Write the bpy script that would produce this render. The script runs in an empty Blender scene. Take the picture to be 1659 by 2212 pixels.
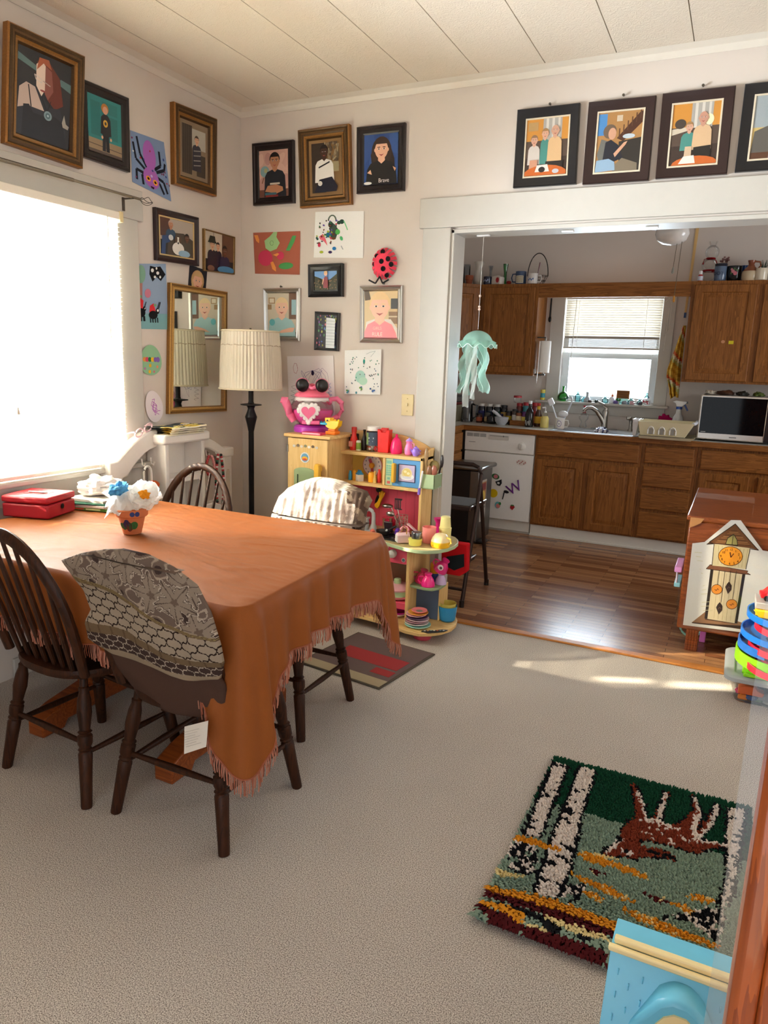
import bpy, math, random
from math import sin, cos, pi, radians
from mathutils import Vector, Matrix, noise
random.seed(7)
SC = bpy.context.scene
COL = SC.collection

# ---------------------------------------------------------------- camera, light, exposure
cd = bpy.data.cameras.new('camera'); cam = bpy.data.objects.new('camera', cd); COL.objects.link(cam)
R_ = [[0.8983844, 0.4380071, 0.0324844], [0.1182662, -0.1700166, -0.9783187], [-0.4229877, 0.882748, -0.2045417]]
cam.matrix_world = Matrix.Translation((0, 0, 1.44)) @ Matrix((
    (R_[0][0], -R_[1][0], -R_[2][0]), (R_[0][1], -R_[1][1], -R_[2][1]), (R_[0][2], -R_[1][2], -R_[2][2]))).to_4x4()
cd.sensor_fit = 'VERTICAL'; cd.sensor_height = 36; cd.sensor_width = 27
cd.lens = 1560.675 / 2212 * 36
cd.clip_start = .02
SC.camera = cam
SC.view_settings.view_transform = 'Standard'; SC.view_settings.look = 'None'
SC.view_settings.gamma = 1; SC.view_settings.use_curve_mapping = False
SC.view_settings.exposure = 0.92
SC.cycles.max_bounces = 16; SC.cycles.diffuse_bounces = 8; SC.cycles.transparent_max_bounces = 32
SUN_AZ, SUN_EL, SUN_E = 24, 23.5, 16
WORLD_E = 1.45
WINDOW_E, KITCHEN_E = 345, 85
w = bpy.data.worlds.new('sky'); SC.world = w; w.use_nodes = True
w.node_tree.nodes['Background'].inputs[0].default_value = (.86, .93, 1, 1)
w.node_tree.nodes['Background'].inputs[1].default_value = WORLD_E
def lamp(name, kind, loc, direc, energy, color, **kw):
    d = bpy.data.lights.new(name, kind); d.energy = energy; d.color = color
    for k, x in kw.items(): setattr(d, k, x)
    o = bpy.data.objects.new(name, d); COL.objects.link(o); o.location = loc
    o.rotation_euler = Vector(direc).to_track_quat('-Z', 'Y').to_euler()
    return o
lamp('sun', 'SUN', (-8, -2, 6), (cos(radians(SUN_AZ)) * cos(radians(SUN_EL)), sin(radians(SUN_AZ)) * cos(radians(SUN_EL)), -sin(radians(SUN_EL))),
     SUN_E, (1, .86, .64), angle=radians(.9))
lamp('daylight_dining', 'AREA', (-3.25, 2.15, 1.62), (1, .12, -.08), WINDOW_E, (.87, .93, 1), shape='RECTANGLE', size=1.2, size_y=1.5)
lamp('daylight_kitchen', 'AREA', (-1.07, 7.05, 1.62), (0, -1, -.12), KITCHEN_E, (.72, .85, 1), shape='RECTANGLE', size=1.1, size_y=1.1)

lamp('kitchen_side_fill', 'AREA', (2.2, 5.1, 1.6), (-1, 0, -.05), 14, (.95, .97, 1), shape='RECTANGLE', size=1.0, size_y=1.1)  # unseen fill lamp added to brighten the kitchen

# ---------------------------------------------------------------- materials
def lin(c):
    if not c: return (1, 1, 1)
    if isinstance(c, str): c = tuple(int(c[i:i + 2], 16) / 255 for i in (0, 2, 4))
    return tuple(x / 12.92 if x <= .04045 else ((x + .055) / 1.055) ** 2.4 for x in c)
MATS = {}
def newmat(n):
    m = bpy.data.materials.new(n); m.use_nodes = True; MATS[n] = m
    nt = m.node_tree; return m, nt, nt.nodes['Principled BSDF']
def N(nt, t, **kw):
    n = nt.nodes.new('ShaderNode' + t)
    for k, v in kw.items():
        if k.startswith('i_'):
            n.inputs[int(k[2:])].default_value = v
        elif hasattr(n, k): setattr(n, k, v)
        else: n.inputs[k].default_value = v
    return n
def bump(nt, b, src, strength, dist):
    n = N(nt, 'Bump'); n.inputs['Strength'].default_value = strength; n.inputs['Distance'].default_value = dist
    nt.links.new(src, n.inputs['Height']); nt.links.new(n.outputs[0], b.inputs['Normal'])
# finishes: the colour of each face comes from the object, the finish gives gloss and grain
def finish(n, rough, spec=.5, metal=0, scale=60, vary=.06, bmp=0, trans=0, sss=0, coat=0):
    m, nt, b = newmat(n)
    a = N(nt, 'Attribute', attribute_name='Col')
    tc = N(nt, 'TexCoord'); nz = N(nt, 'TexNoise', Scale=scale, Detail=3)
    nt.links.new(tc.outputs['Object'], nz.inputs['Vector'])
    mr = N(nt, 'MapRange', i_3=1 - vary, i_4=1 + vary); nt.links.new(nz.outputs[0], mr.inputs[0])
    mx = N(nt, 'MixRGB', blend_type='MULTIPLY', i_0=1)
    nt.links.new(a.outputs['Color'], mx.inputs[1]); nt.links.new(mr.outputs[0], mx.inputs[2])
    nt.links.new(mx.outputs[0], b.inputs['Base Color'])
    b.inputs['Roughness'].default_value = rough; b.inputs['Specular IOR Level'].default_value = spec
    b.inputs['Metallic'].default_value = metal; b.inputs['Transmission Weight'].default_value = trans
    b.inputs['Coat Weight'].default_value = coat
    if bmp: bump(nt, b, nz.outputs[0], bmp, .002)
    return m
finish('plastic', .3, .5, vary=.03)
finish('matte', .75, .3)
finish('paint', .45, .4, scale=25, vary=.03)
finish('print', .35, .5, scale=300, vary=.06)
finish('paper', .85, .2, scale=200, vary=.04)
finish('fabric', .95, .05, scale=700, vary=.14, bmp=.5)
finish('ceramic', .15, .5, vary=.03)
finish('metal', .28, .5, metal=1, vary=.05)
finish('darkmetal', .4, .5, metal=.6, vary=.05)
finish('gilt', .42, .5, metal=.35, scale=160, vary=.35, bmp=.6)
finish('dark_glass', .05, .12, vary=.02)
finish('satin', .6, .18, scale=500, vary=.08, bmp=.2).node_tree.nodes['Principled BSDF'].inputs['Sheen Weight'].default_value = .012
finish('shag', .95, .1, scale=120, vary=.25)
def wood(n, dark, light, axis, rough=.45, scale=1.0, coat=0):
    m, nt, b = newmat(n)
    tc = N(nt, 'TexCoord'); mp = N(nt, 'Mapping')
    s = [14 * scale] * 3; s['xyz'.index(axis)] = .9 * scale
    mp.inputs['Scale'].default_value = s
    nt.links.new(tc.outputs['Object'], mp.inputs[0])
    n1 = N(nt, 'TexNoise', Scale=1.6, Detail=4, Distortion=1.2); n2 = N(nt, 'TexNoise', Scale=9, Detail=3)
    for q in (n1, n2): nt.links.new(mp.outputs[0], q.inputs['Vector'])
    ml = N(nt, 'Math', operation='MULTIPLY', i_1=7.0); nt.links.new(n1.outputs[0], ml.inputs[0])
    fr = N(nt, 'Math', operation='FRACT'); nt.links.new(ml.outputs[0], fr.inputs[0])
    ad = N(nt, 'MixRGB', i_0=.55); nt.links.new(fr.outputs[0], ad.inputs[1]); nt.links.new(n2.outputs[0], ad.inputs[2])
    cr = N(nt, 'ValToRGB'); cr.color_ramp.elements[0].position = .12; cr.color_ramp.elements[1].position = .75
    cr.color_ramp.elements[0].color = (*lin(dark), 1); cr.color_ramp.elements[1].color = (*lin(light), 1)
    nt.links.new(ad.outputs[0], cr.inputs[0]); nt.links.new(cr.outputs[0], b.inputs['Base Color'])
    b.inputs['Roughness'].default_value = rough; b.inputs['Coat Weight'].default_value = coat; b.inputs['Specular IOR Level'].default_value = .25
    bump(nt, b, ad.outputs[0], .12, .002)
wood('oak_upright', '64380F', '9A622B', 'z')
wood('oak_level', '64380F', '9A622B', 'x')
wood('oak_depth', '6E4118', 'A66F36', 'y')
wood('chair_wood', '170904', '40200C', 'z', .5)
wood('maple_upright', 'CFA768', 'E3C184', 'z', .5, .6)
wood('maple_level', 'CFA768', 'E3C184', 'x', .5, .6)
wood('mahogany', '6A2E12', '9C5224', 'x', .3, .8, coat=.4)
wood('varnish', '6E2C0E', '96481A', 'z', .3, .8, coat=.5)
wood('plank_strip', '9A5A24', 'C08040', 'x', .4)

m, nt, b = newmat('wall_paint')
tc = N(nt, 'TexCoord'); nz = N(nt, 'TexNoise', Scale=3, Detail=4); n2 = N(nt, 'TexNoise', Scale=90, Detail=2)
for q in (nz, n2): nt.links.new(tc.outputs['Object'], q.inputs['Vector'])
cr = N(nt, 'ValToRGB'); cr.color_ramp.elements[0].color = (*lin('D0C7BE'), 1); cr.color_ramp.elements[1].color = (*lin('D6CDC4'), 1)
nt.links.new(nz.outputs[0], cr.inputs[0]); nt.links.new(cr.outputs[0], b.inputs['Base Color'])
b.inputs['Roughness'].default_value = .7; bump(nt, b, n2.outputs[0], .08, .003)

m, nt, b = newmat('ceiling_tile')
tc = N(nt, 'TexCoord'); nz = N(nt, 'TexNoise', Scale=55, Detail=4, Distortion=2.5)
nt.links.new(tc.outputs['Object'], nz.inputs['Vector'])
b.inputs['Base Color'].default_value = (*lin('DCD2C2'), 1); b.inputs['Roughness'].default_value = .8
bump(nt, b, nz.outputs[0], .5, .006)

m, nt, b = newmat('carpet')
tc = N(nt, 'TexCoord'); nz = N(nt, 'TexNoise', Scale=340, Detail=3); n2 = N(nt, 'TexNoise', Scale=2.2, Detail=3)
for q in (nz, n2): nt.links.new(tc.outputs['Object'], q.inputs['Vector'])
cr = N(nt, 'ValToRGB'); e = cr.color_ramp.elements
e[0].position = .36; e[0].color = (*lin('827870'), 1); e[1].position = .62; e[1].color = (*lin('E4DDD4'), 1)
nt.links.new(nz.outputs[0], cr.inputs[0])
mr = N(nt, 'MapRange', i_3=.9, i_4=1.1); nt.links.new(n2.outputs[0], mr.inputs[0])
mx = N(nt, 'MixRGB', blend_type='MULTIPLY', i_0=1); nt.links.new(cr.outputs[0], mx.inputs[1]); nt.links.new(mr.outputs[0], mx.inputs[2])
nt.links.new(mx.outputs[0], b.inputs['Base Color']); b.inputs['Roughness'].default_value = 1
b.inputs['Specular IOR Level'].default_value = .1; bump(nt, b, nz.outputs[0], .6, .006)

m, nt, b = newmat('laminate')
tc = N(nt, 'TexCoord'); br = N(nt, 'TexBrick', offset=.37, squash=1)
br.inputs['Scale'].default_value = 1; br.inputs['Brick Width'].default_value = .52; br.inputs['Row Height'].default_value = .047
br.inputs['Mortar Size'].default_value = .0012; br.inputs['Color1'].default_value = (*lin('7E5034'), 1)
br.inputs['Color2'].default_value = (*lin('B4845A'), 1); br.inputs['Mortar'].default_value = (*lin('4A2C1C'), 1); br.inputs['Bias'].default_value = -.1
nt.links.new(tc.outputs['Object'], br.inputs['Vector'])
mp = N(nt, 'Mapping'); mp.inputs['Scale'].default_value = (3, 60, 1); nz = N(nt, 'TexNoise', Scale=1.5, Detail=4)
nt.links.new(tc.outputs['Object'], mp.inputs[0]); nt.links.new(mp.outputs[0], nz.inputs['Vector'])
mr = N(nt, 'MapRange', i_3=.72, i_4=1.25); nt.links.new(nz.outputs[0], mr.inputs[0])
mx = N(nt, 'MixRGB', blend_type='MULTIPLY', i_0=1); nt.links.new(br.outputs[0], mx.inputs[1]); nt.links.new(mr.outputs[0], mx.inputs[2])
nt.links.new(mx.outputs[0], b.inputs['Base Color']); b.inputs['Roughness'].default_value = .26; bump(nt, b, nz.outputs[0], .05, .001)

m, nt, b = newmat('mirror_glass'); b.inputs['Metallic'].default_value = 1; b.inputs['Roughness'].default_value = .02; b.inputs['Base Color'].default_value = (.86, .9, .84, 1)
def thin(n, color, fac, rough=.05):
    m, nt, b = newmat(n); nt.nodes.remove(b); out = nt.nodes['Material Output']
    t = N(nt, 'BsdfTransparent'); t.inputs[0].default_value = (*color, 1)
    g = N(nt, 'BsdfGlossy'); g.inputs['Roughness'].default_value = rough
    fr = N(nt, 'Fresnel'); fr.inputs[0].default_value = 1.45
    ml = N(nt, 'Math', operation='MULTIPLY', i_1=fac); nt.links.new(fr.outputs[0], ml.inputs[0])
    x = N(nt, 'MixShader'); nt.links.new(ml.outputs[0], x.inputs[0]); nt.links.new(t.outputs[0], x.inputs[1]); nt.links.new(g.outputs[0], x.inputs[2])
    nt.links.new(x.outputs[0], out.inputs[0])
thin('pane', (.97, .98, .97), 1); thin('clear', (.97, .98, .98), .6); thin('smoky', (.6, .64, .68), 1.5); thin('film', (.93, .93, .93), .9, .2); thin('wrap', (.99, .99, .99), .5, .08)
thin('green_glass', (.12, .62, .16), 2.5); thin('aqua_glass', (.6, .9, .92), 2); thin('pink_clear', (.95, .45, .6), 2)
def translucent(n, color, mixf, alpha=0, rough=.5):
    m, nt, b = newmat(n); out = nt.nodes['Material Output']
    b.inputs['Base Color'].default_value = (*lin(color), 1); b.inputs['Roughness'].default_value = rough
    t = N(nt, 'BsdfTranslucent'); t.inputs[0].default_value = (*lin(color), 1)
    x = N(nt, 'MixShader'); x.inputs[0].default_value = mixf
    nt.links.new(b.outputs[0], x.inputs[1]); nt.links.new(t.outputs[0], x.inputs[2]); last = x
    if alpha:
        tr = N(nt, 'BsdfTransparent'); y = N(nt, 'MixShader'); y.inputs[0].default_value = alpha
        nt.links.new(x.outputs[0], y.inputs[1]); nt.links.new(tr.outputs[0], y.inputs[2]); last = y
    nt.links.new(last.outputs[0], out.inputs[0])
translucent('slat', 'F4EFE2', .45); translucent('shade_cloth', 'E6DECC', .3)
translucent('organza', 'BFF2E4', .5, .45, .25); translucent('organza_white', 'E6EEE8', .5, .35, .3); translucent('tissue', 'EEF0EE', .4)

# ---------------------------------------------------------------- mesh building
class MB:
    def __init__(s): s.v, s.f, s.m, s.c = [], [], [], []; s.T = None
    def add(s, vs, fs, mat, col):
        o = len(s.v)
        s.v += [tuple(s.T @ Vector(p)) for p in vs] if s.T else [tuple(p) for p in vs]
        for i, f in enumerate(fs):
            s.f.append([k + o for k in f]); s.m.append(mat); s.c.append(col[i] if isinstance(col, list) else col)
    def box(s, x0, x1, y0, y1, z0, z1, mat, col='FFFFFF'):
        s.add([(x0, y0, z0), (x1, y0, z0), (x1, y1, z0), (x0, y1, z0), (x0, y0, z1), (x1, y0, z1), (x1, y1, z1), (x0, y1, z1)],
              [(3, 2, 1, 0), (4, 5, 6, 7), (0, 1, 5, 4), (1, 2, 6, 5), (2, 3, 7, 6), (3, 0, 4, 7)], mat, col)
    def lathe(s, prof, mat, col='FFFFFF', c=(0, 0, 0), seg=20, ax='z', sx=1, sy=1, caps=True):
        vs, fs, cols = [], [], []
        for i, p in enumerate(prof):
            for k in range(seg):
                a = 2 * pi * k / seg; q = (p[0] * cos(a) * sx, p[0] * sin(a) * sy, p[1])
                if ax == 'y': q = (q[0], -q[2], q[1])
                if ax == 'x': q = (q[2], q[0], q[1])
                vs.append((c[0] + q[0], c[1] + q[1], c[2] + q[2]))
        for i in range(len(prof) - 1):
            for k in range(seg):
                k2 = (k + 1) % seg
                fs.append((i * seg + k, i * seg + k2, (i + 1) * seg + k2, (i + 1) * seg + k))
                cols.append(prof[i + 1][2] if len(prof[i + 1]) > 2 else col)
        if caps:
            if prof[0][0] > 1e-5: fs.append(tuple(range(seg))[::-1]); cols.append(prof[0][2] if len(prof[0]) > 2 else col)
            if prof[-1][0] > 1e-5:
                n = (len(prof) - 1) * seg; fs.append(tuple(range(n, n + seg))); cols.append(prof[-1][2] if len(prof[-1]) > 2 else col)
        s.add(vs, fs, mat, cols)
    def sph(s, c, r, mat, col='FFFFFF', seg=16, rings=9):
        r = r if isinstance(r, (tuple, list)) else (r, r, r)
        vs, fs = [], []
        for i in range(rings + 1):
            t = pi * i / rings
            for k in range(seg):
                a = 2 * pi * k / seg
                vs.append((c[0] + r[0] * sin(t) * cos(a), c[1] + r[1] * sin(t) * sin(a), c[2] - r[2] * cos(t)))
        for i in range(rings):
            for k in range(seg): fs.append((i * seg + k, i * seg + (k + 1) % seg, (i + 1) * seg + (k + 1) % seg, (i + 1) * seg + k))
        s.add(vs, fs, mat, col)
    def tube(s, pts, r, mat, col='FFFFFF', seg=8, flat=1, closed=False, up=None):
        pts = [Vector(p) for p in pts]; n = len(pts); vs, fs = [], []
        for i, p in enumerate(pts):
            d = (pts[(i + 1) % n] - pts[i - 1]) if closed else (pts[min(i + 1, n - 1)] - pts[max(i - 1, 0)])
            d.normalize(); u = Vector(up) if up else (Vector((0, 0, 1)) if abs(d.z) < .9 else Vector((0, 1, 0)))
            a = d.cross(u).normalized(); b = a.cross(d)
            rr = r[i] if isinstance(r, (list, tuple)) else r
            for k in range(seg):
                t = 2 * pi * (k + .5) / seg; vs.append(p + a * (cos(t) * rr) + b * (sin(t) * rr * flat))
        for i in range(n if closed else n - 1):
            j = (i + 1) % n
            for k in range(seg): fs.append((i * seg + k, i * seg + (k + 1) % seg, j * seg + (k + 1) % seg, j * seg + k))
        if not closed: fs += [tuple(range(seg))[::-1], tuple(range((n - 1) * seg, n * seg))]
        s.add(vs, fs, mat, col)
    def ext(s, poly, f, d0, d1, mat, col='FFFFFF', side=None):      # a 2D outline given thickness; f(u, v, d) -> point
        n = len(poly); vs = [f(u, v, d0) for u, v in poly] + [f(u, v, d1) for u, v in poly]
        fs = [tuple(range(n))[::-1], tuple(range(n, 2 * n))] + [(k, (k + 1) % n, (k + 1) % n + n, k + n) for k in range(n)]
        s.add(vs, fs, mat, [col, col] + [side or col] * n)
    def grid(s, nu, nv, f, mat, col='FFFFFF', wrap=False):
        vs = [f(i / nu, j / nv) for j in range(nv + 1) for i in range(nu + (0 if wrap else 1))]
        w_ = nu if wrap else nu + 1; fs, cs = [], []
        for j in range(nv):
            for i in range(nu):
                i2 = (i + 1) % w_
                fs.append((j * w_ + i, j * w_ + i2, (j + 1) * w_ + i2, (j + 1) * w_ + i))
                cs.append(col((i + .5) / nu, (j + .5) / nv) if callable(col) else col)
        s.add(vs, fs, mat, cs)
    def build(s, name, parent=None, bev=0, local=False, solid=0, sub=0, at=None, sharp=38, recalc=True):
        me = bpy.data.meshes.new(name); o = bpy.data.objects.new(name, me); COL.objects.link(o)
        vs = [Vector(p) for p in s.v]
        if parent is not None:
            o.parent = parent
            if not local:
                inv = wm(parent).inverted(); vs = [inv @ p for p in vs]
        elif not local:
            if at is None:
                lo = [min(p[k] for p in vs) for k in range(3)]; hi = [max(p[k] for p in vs) for k in range(3)]
                at = ((lo[0] + hi[0]) / 2, (lo[1] + hi[1]) / 2, lo[2])
            o.location = at; vs = [p - Vector(at) for p in vs]
        me.from_pydata(vs, [], s.f)
        names = []
        for q in s.m:
            if q not in names: names.append(q)
        for q in names: me.materials.append(MATS[q])
        me.polygons.foreach_set('material_index', [names.index(q) for q in s.m])
        if recalc:
            import bmesh
            bm = bmesh.new(); bm.from_mesh(me); bmesh.ops.recalc_face_normals(bm, faces=bm.faces); bm.to_mesh(me); bm.free()
        ca = me.color_attributes.new('Col', 'FLOAT_COLOR', 'CORNER'); buf = []; cache = {}
        for f_, c in zip(s.f, s.c):
            if c not in cache: cache[c] = (*lin(c), 1)
            buf += cache[c] * len(f_)
        ca.data.foreach_set('color', buf)
        me.polygons.foreach_set('use_smooth', [True] * len(s.f))
        me.set_sharp_from_angle(angle=radians(sharp)); me.update()
        if bev:
            q = o.modifiers.new('bevel', 'BEVEL'); q.width = bev; q.segments = 2; q.limit_method = 'ANGLE'
        if solid:
            q = o.modifiers.new('thickness', 'SOLIDIFY'); q.thickness = solid; q.offset = 0
        if sub:
            q = o.modifiers.new('smooth', 'SUBSURF'); q.levels = sub; q.render_levels = sub
        return o
def wm(o):
    m_ = Matrix.Translation(o.location) @ o.rotation_euler.to_matrix().to_4x4()
    return wm(o.parent) @ m_ if o.parent else m_
def thing(name, label, cat, loc, rz=0, group=None):
    o = bpy.data.objects.new(name, None); COL.objects.link(o); o.empty_display_size = .05
    o.location = loc; o.rotation_euler = (0, 0, rz); return tag(o, label, cat, group)
def tag(o, label, cat, group=None):
    o['label'] = label; o['category'] = cat
    if group: o['group'] = group
    return o
def struct(mb, name, parent=None, bev=0, **k):
    o = mb.build(name, parent, bev=bev, **k)
    if parent is None: o['kind'] = 'structure'
    return o
def copy_tree(o, parent=None):
    c = o.copy(); COL.objects.link(c); c.parent = parent
    for ch in list(o.children): copy_tree(ch, c)
    return c
def text(mb, s, f, size, mat, col, u0=0, v0=0, center=True):        # lettering laid on a surface by f(u, v)
    cu = bpy.data.curves.new('lettering', 'FONT'); cu.body = s; cu.size = size; cu.resolution_u = 3
    if center: cu.align_x = 'CENTER'; cu.align_y = 'CENTER'
    ob = bpy.data.objects.new('lettering', cu); COL.objects.link(ob)
    dg = bpy.context.evaluated_depsgraph_get(); ev = ob.evaluated_get(dg); me = ev.to_mesh()
    mb.add([f(u0 + v.co.x, v0 + v.co.y) for v in me.vertices], [tuple(p.vertices) for p in me.polygons], mat, col)
    ev.to_mesh_clear(); bpy.data.objects.remove(ob); bpy.data.curves.remove(cu)
class Plane:
    def __init__(s, o, u, n): s.o, s.u, s.n = Vector(o), Vector(u), Vector(n)
    def __call__(s, u, v, d=0): return s.o + s.u * u + Vector((0, 0, v)) + s.n * d
XL, YB, CEIL, FW = -2.769, 3.692, 2.812, 6.68
LW = Plane((XL, 0, 0), (0, 1, 0), (1, 0, 0)); BW = Plane((0, YB, 0), (1, 0, 0), (0, -1, 0))
def facing(y): return Plane((0, y, 0), (1, 0, 0), (0, -1, 0))
def bil(q, a, b):                                                    # q = top-left, top-right, bottom-right, bottom-left; a right, b up
    t = [q[0][k] + (q[1][k] - q[0][k]) * a for k in (0, 1)]; d = [q[3][k] + (q[2][k] - q[3][k]) * a for k in (0, 1)]
    return (d[0] + (t[0] - d[0]) * b, d[1] + (t[1] - d[1]) * b)
def rect(u0, u1, v0, v1): return [(u0, v1), (u1, v1), (u1, v0), (u0, v0)]
def ring(mb, pl, q, prof, fill=None, lean=0):                        # moulded frame: prof = (inset, height off the plane, material, colour)
    W_ = math.hypot(q[1][0] - q[0][0], q[1][1] - q[0][1]); H_ = math.hypot(q[3][0] - q[0][0], q[3][1] - q[0][1])
    v0 = q[3][1]
    loops = []
    for p in prof:
        a, b = p[0] / W_, p[0] / H_
        pts = [bil(q, a, b), bil(q, 1 - a, b), bil(q, 1 - a, 1 - b), bil(q, a, 1 - b)]
        loops.append([pl(u, v, p[1] + lean * (v - v0) / H_) for u, v in pts])
    for i in range(len(loops) - 1):
        mb.add(loops[i] + loops[i + 1], [(k, (k + 1) % 4, (k + 1) % 4 + 4, k + 4) for k in range(4)], prof[i + 1][2], prof[i + 1][3])
    mb.add(loops[0], [(3, 2, 1, 0)], prof[1][2], prof[1][3])
    if fill: mb.add(loops[-1], [(0, 1, 2, 3)], fill[0], fill[1])
# ---------------------------------------------------------------- the rooms
def wallbox(name, *boxes, mat='wall_paint'):
    mb = MB()
    for b_ in boxes: mb.box(*b_, mat)
    return struct(mb, name)
WY0, WY1, WZ0, WZ1 = 1.66, 2.715, .885, 2.075        # dining window hole
wallbox('wall_left', (XL - .16, XL, -1.2, WY0, 0, CEIL), (XL - .16, XL, WY1, 3.832, 0, CEIL), (XL - .16, XL, WY0, WY1, 0, WZ0), (XL - .16, XL, WY0, WY1, WZ1, CEIL))
OX, OZ = -1.432, 2.112                               # opening to the kitchen
wallbox('wall_back', (XL, OX, YB, YB + .14, 0, CEIL), (OX, 1.0, YB, YB + .14, OZ, CEIL), (1.0, 1.9, YB, YB + .14, 0, CEIL))
wallbox('wall_right', (1.9, 2.0, -1.2, 4.6, 0, CEIL), (1.9, 2.0, 5.6, FW + .1, 0, CEIL), (1.9, 2.0, 4.6, 5.6, 0, 1.0), (1.9, 2.0, 4.6, 5.6, 2.15, CEIL))  # gap in the kitchen stretch is made up for the side fill lamp
wallbox('wall_front', (XL, -1.1, -1.3, -1.2, 0, CEIL), (.9, 1.9, -1.3, -1.2, 0, CEIL), (-1.1, .9, -1.3, -1.2, 2.1, CEIL))  # unseen rear wall added to cut sky light; its gap lets some in
wallbox('wall_kitchen_left', (XL - .16, XL, 3.832, FW + .16, 0, CEIL))
KX0, KX1, KZ0, KZ1 = -1.485, -.655, 1.155, 2.06
wallbox('wall_kitchen_far', (XL, KX0, FW, FW + .16, 0, CEIL), (KX1, 1.9, FW, FW + .16, 0, CEIL), (KX0, KX1, FW, FW + .16, 0, KZ0), (KX0, KX1, FW, FW + .16, KZ1, CEIL))
mb = MB(); mb.box(XL, 1.9, YB + .02, FW, -.08, 0, 'laminate'); struct(mb, 'floor_kitchen', at=(0, 0, 0))
mb = MB(); mb.box(XL, 1.9, -1.2, YB + .02, -.08, 0, 'carpet'); struct(mb, 'floor', at=(0, 0, 0))
mb = MB(); mb.box(XL - .1, 1.9, YB, FW + .1, CEIL, CEIL + .08, 'wall_paint', ); struct(mb, 'ceiling_kitchen')
mb = MB()
mb.box(XL - .1, 2.0, -1.2, YB, CEIL + .012, CEIL + .06, 'matte', '2C2620')
xs = [-1.948 + .3195 * k for k in range(-3, 13)]
for a_, b_ in zip(xs, xs[1:]):
    mb.box(max(a_ + .002, XL), b_ - .002, -1.2, YB, CEIL, CEIL + .013, 'ceiling_tile')
struct(mb, 'ceiling', at=(0, 0, CEIL))
# crown moulding
def crown(pl, u0, u1, name, z=CEIL, m0=0, m1=0):
    prof = [(0, -.034), (.008, -.036), (.014, -.03), (.022, -.012), (.048, -.004), (.062, 0), (0, 0)]
    prof = [(d, z + .001 + v * 1.0) for d, v in prof]
    mb = MB(); n = len(prof)
    vs = [pl(u0 + m0 * d, v, d) for d, v in prof] + [pl(u1 - m1 * d, v, d) for d, v in prof]
    mb.add(vs, [(k, (k + 1) % n, (k + 1) % n + n, k + n) for k in range(n)] + [tuple(range(n)), tuple(range(n, 2 * n))], 'paint', 'D8D2C6')
    struct(mb, name)
crown(LW, -1.2, YB, 'trim_1', m1=1); crown(BW, XL, 1.9, 'trim_2', m0=1)
# transition strip, opening casing, jambs
mb = MB(); mb.box(OX, 1.0, YB - .005, YB + .05, 0, .012, 'plank_strip'); struct(mb, 'trim_3', bev=.004)
WHITE = 'C2BFB7'
mb = MB(); mb.box(-1.608, 1.15, YB - .026, YB, 2.123, 2.268, 'paint', WHITE); struct(mb, 'trim_4', bev=.003)
mb = MB(); mb.box(-1.588, OX, YB - .02, YB, 0, 2.123, 'paint', WHITE); struct(mb, 'trim_5', bev=.003)
mb = MB(); mb.box(OX - .001, OX + .018, YB - .012, YB + .15, .0, OZ, 'paint', WHITE); struct(mb, 'trim_6', bev=.002)
mb = MB(); mb.box(OX, 1.0, YB - .012, YB + .15, OZ - .018, OZ + .001, 'paint', WHITE); struct(mb, 'trim_7', bev=.002)
mb = MB(); mb.box(XL, -1.6, YB - .015, YB, 0, .09, 'paint', WHITE); struct(mb, 'baseboard_back', bev=.003)
mb = MB(); mb.box(XL, XL + .015, 2.0, YB - .015, 0, .09, 'paint', WHITE); struct(mb, 'baseboard_left', bev=.003)

# dining window: casing, stool, apron, sashes, panes
win = bpy.data.objects.new('window_1', None); COL.objects.link(win); win.location = (XL, 2.18, WZ0); win['kind'] = 'structure'
def wpart(name, *bs, mat='paint', col=WHITE, bev=.003, par=win):
    mb = MB()
    for b_ in bs: mb.box(*b_, mat, col)
    return mb.build(name, par, bev=bev)
wpart('head_casing', (XL, XL + .024, WY0 - .15, 2.872, WZ1 - .003, 2.212))
wpart('side_casing', (XL, XL + .02, WY1 - .01, 2.838, .9, WZ1 - .003))
wpart('side_casing', (XL, XL + .02, WY0 - .13, WY0 + .01, .9, WZ1 - .003))
wpart('window_sill', (XL - .1, XL + .05, WY0 - .17, 2.87, .862, .886), bev=.006)
wpart('apron', (XL, XL + .018, WY0 - .13, 2.83, .775, .862))
xw = XL - .1
wpart('upper_sash', (xw - .03, xw, WY0, WY0 + .045, 1.47, WZ1), (xw - .03, xw, WY1 - .045, WY1, 1.47, WZ1), (xw - .029, xw - .001, WY0 + .045, WY1 - .045, WZ1 - .05, WZ1), (xw - .029, xw - .001, WY0 + .045, WY1 - .045, 1.47, 1.5), bev=.0015)
wpart('lower_sash', (xw, xw + .03, WY0, WY0 + .045, WZ0, 1.5), (xw, xw + .03, WY1 - .045, WY1, WZ0, 1.5), (xw + .001, xw + .029, WY0 + .045, WY1 - .045, WZ0, WZ0 + .06), (xw + .001, xw + .029, WY0 + .045, WY1 - .045, 1.46, 1.5), bev=.0015)
wpart('pane', (xw - .017, xw - .014, WY0 + .04, WY1 - .04, 1.5, WZ1 - .05), mat='pane', bev=0)
wpart('pane', (xw + .013, xw + .016, WY0 + .04, WY1 - .04, WZ0 + .06, 1.46), mat='pane', bev=0)

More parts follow.
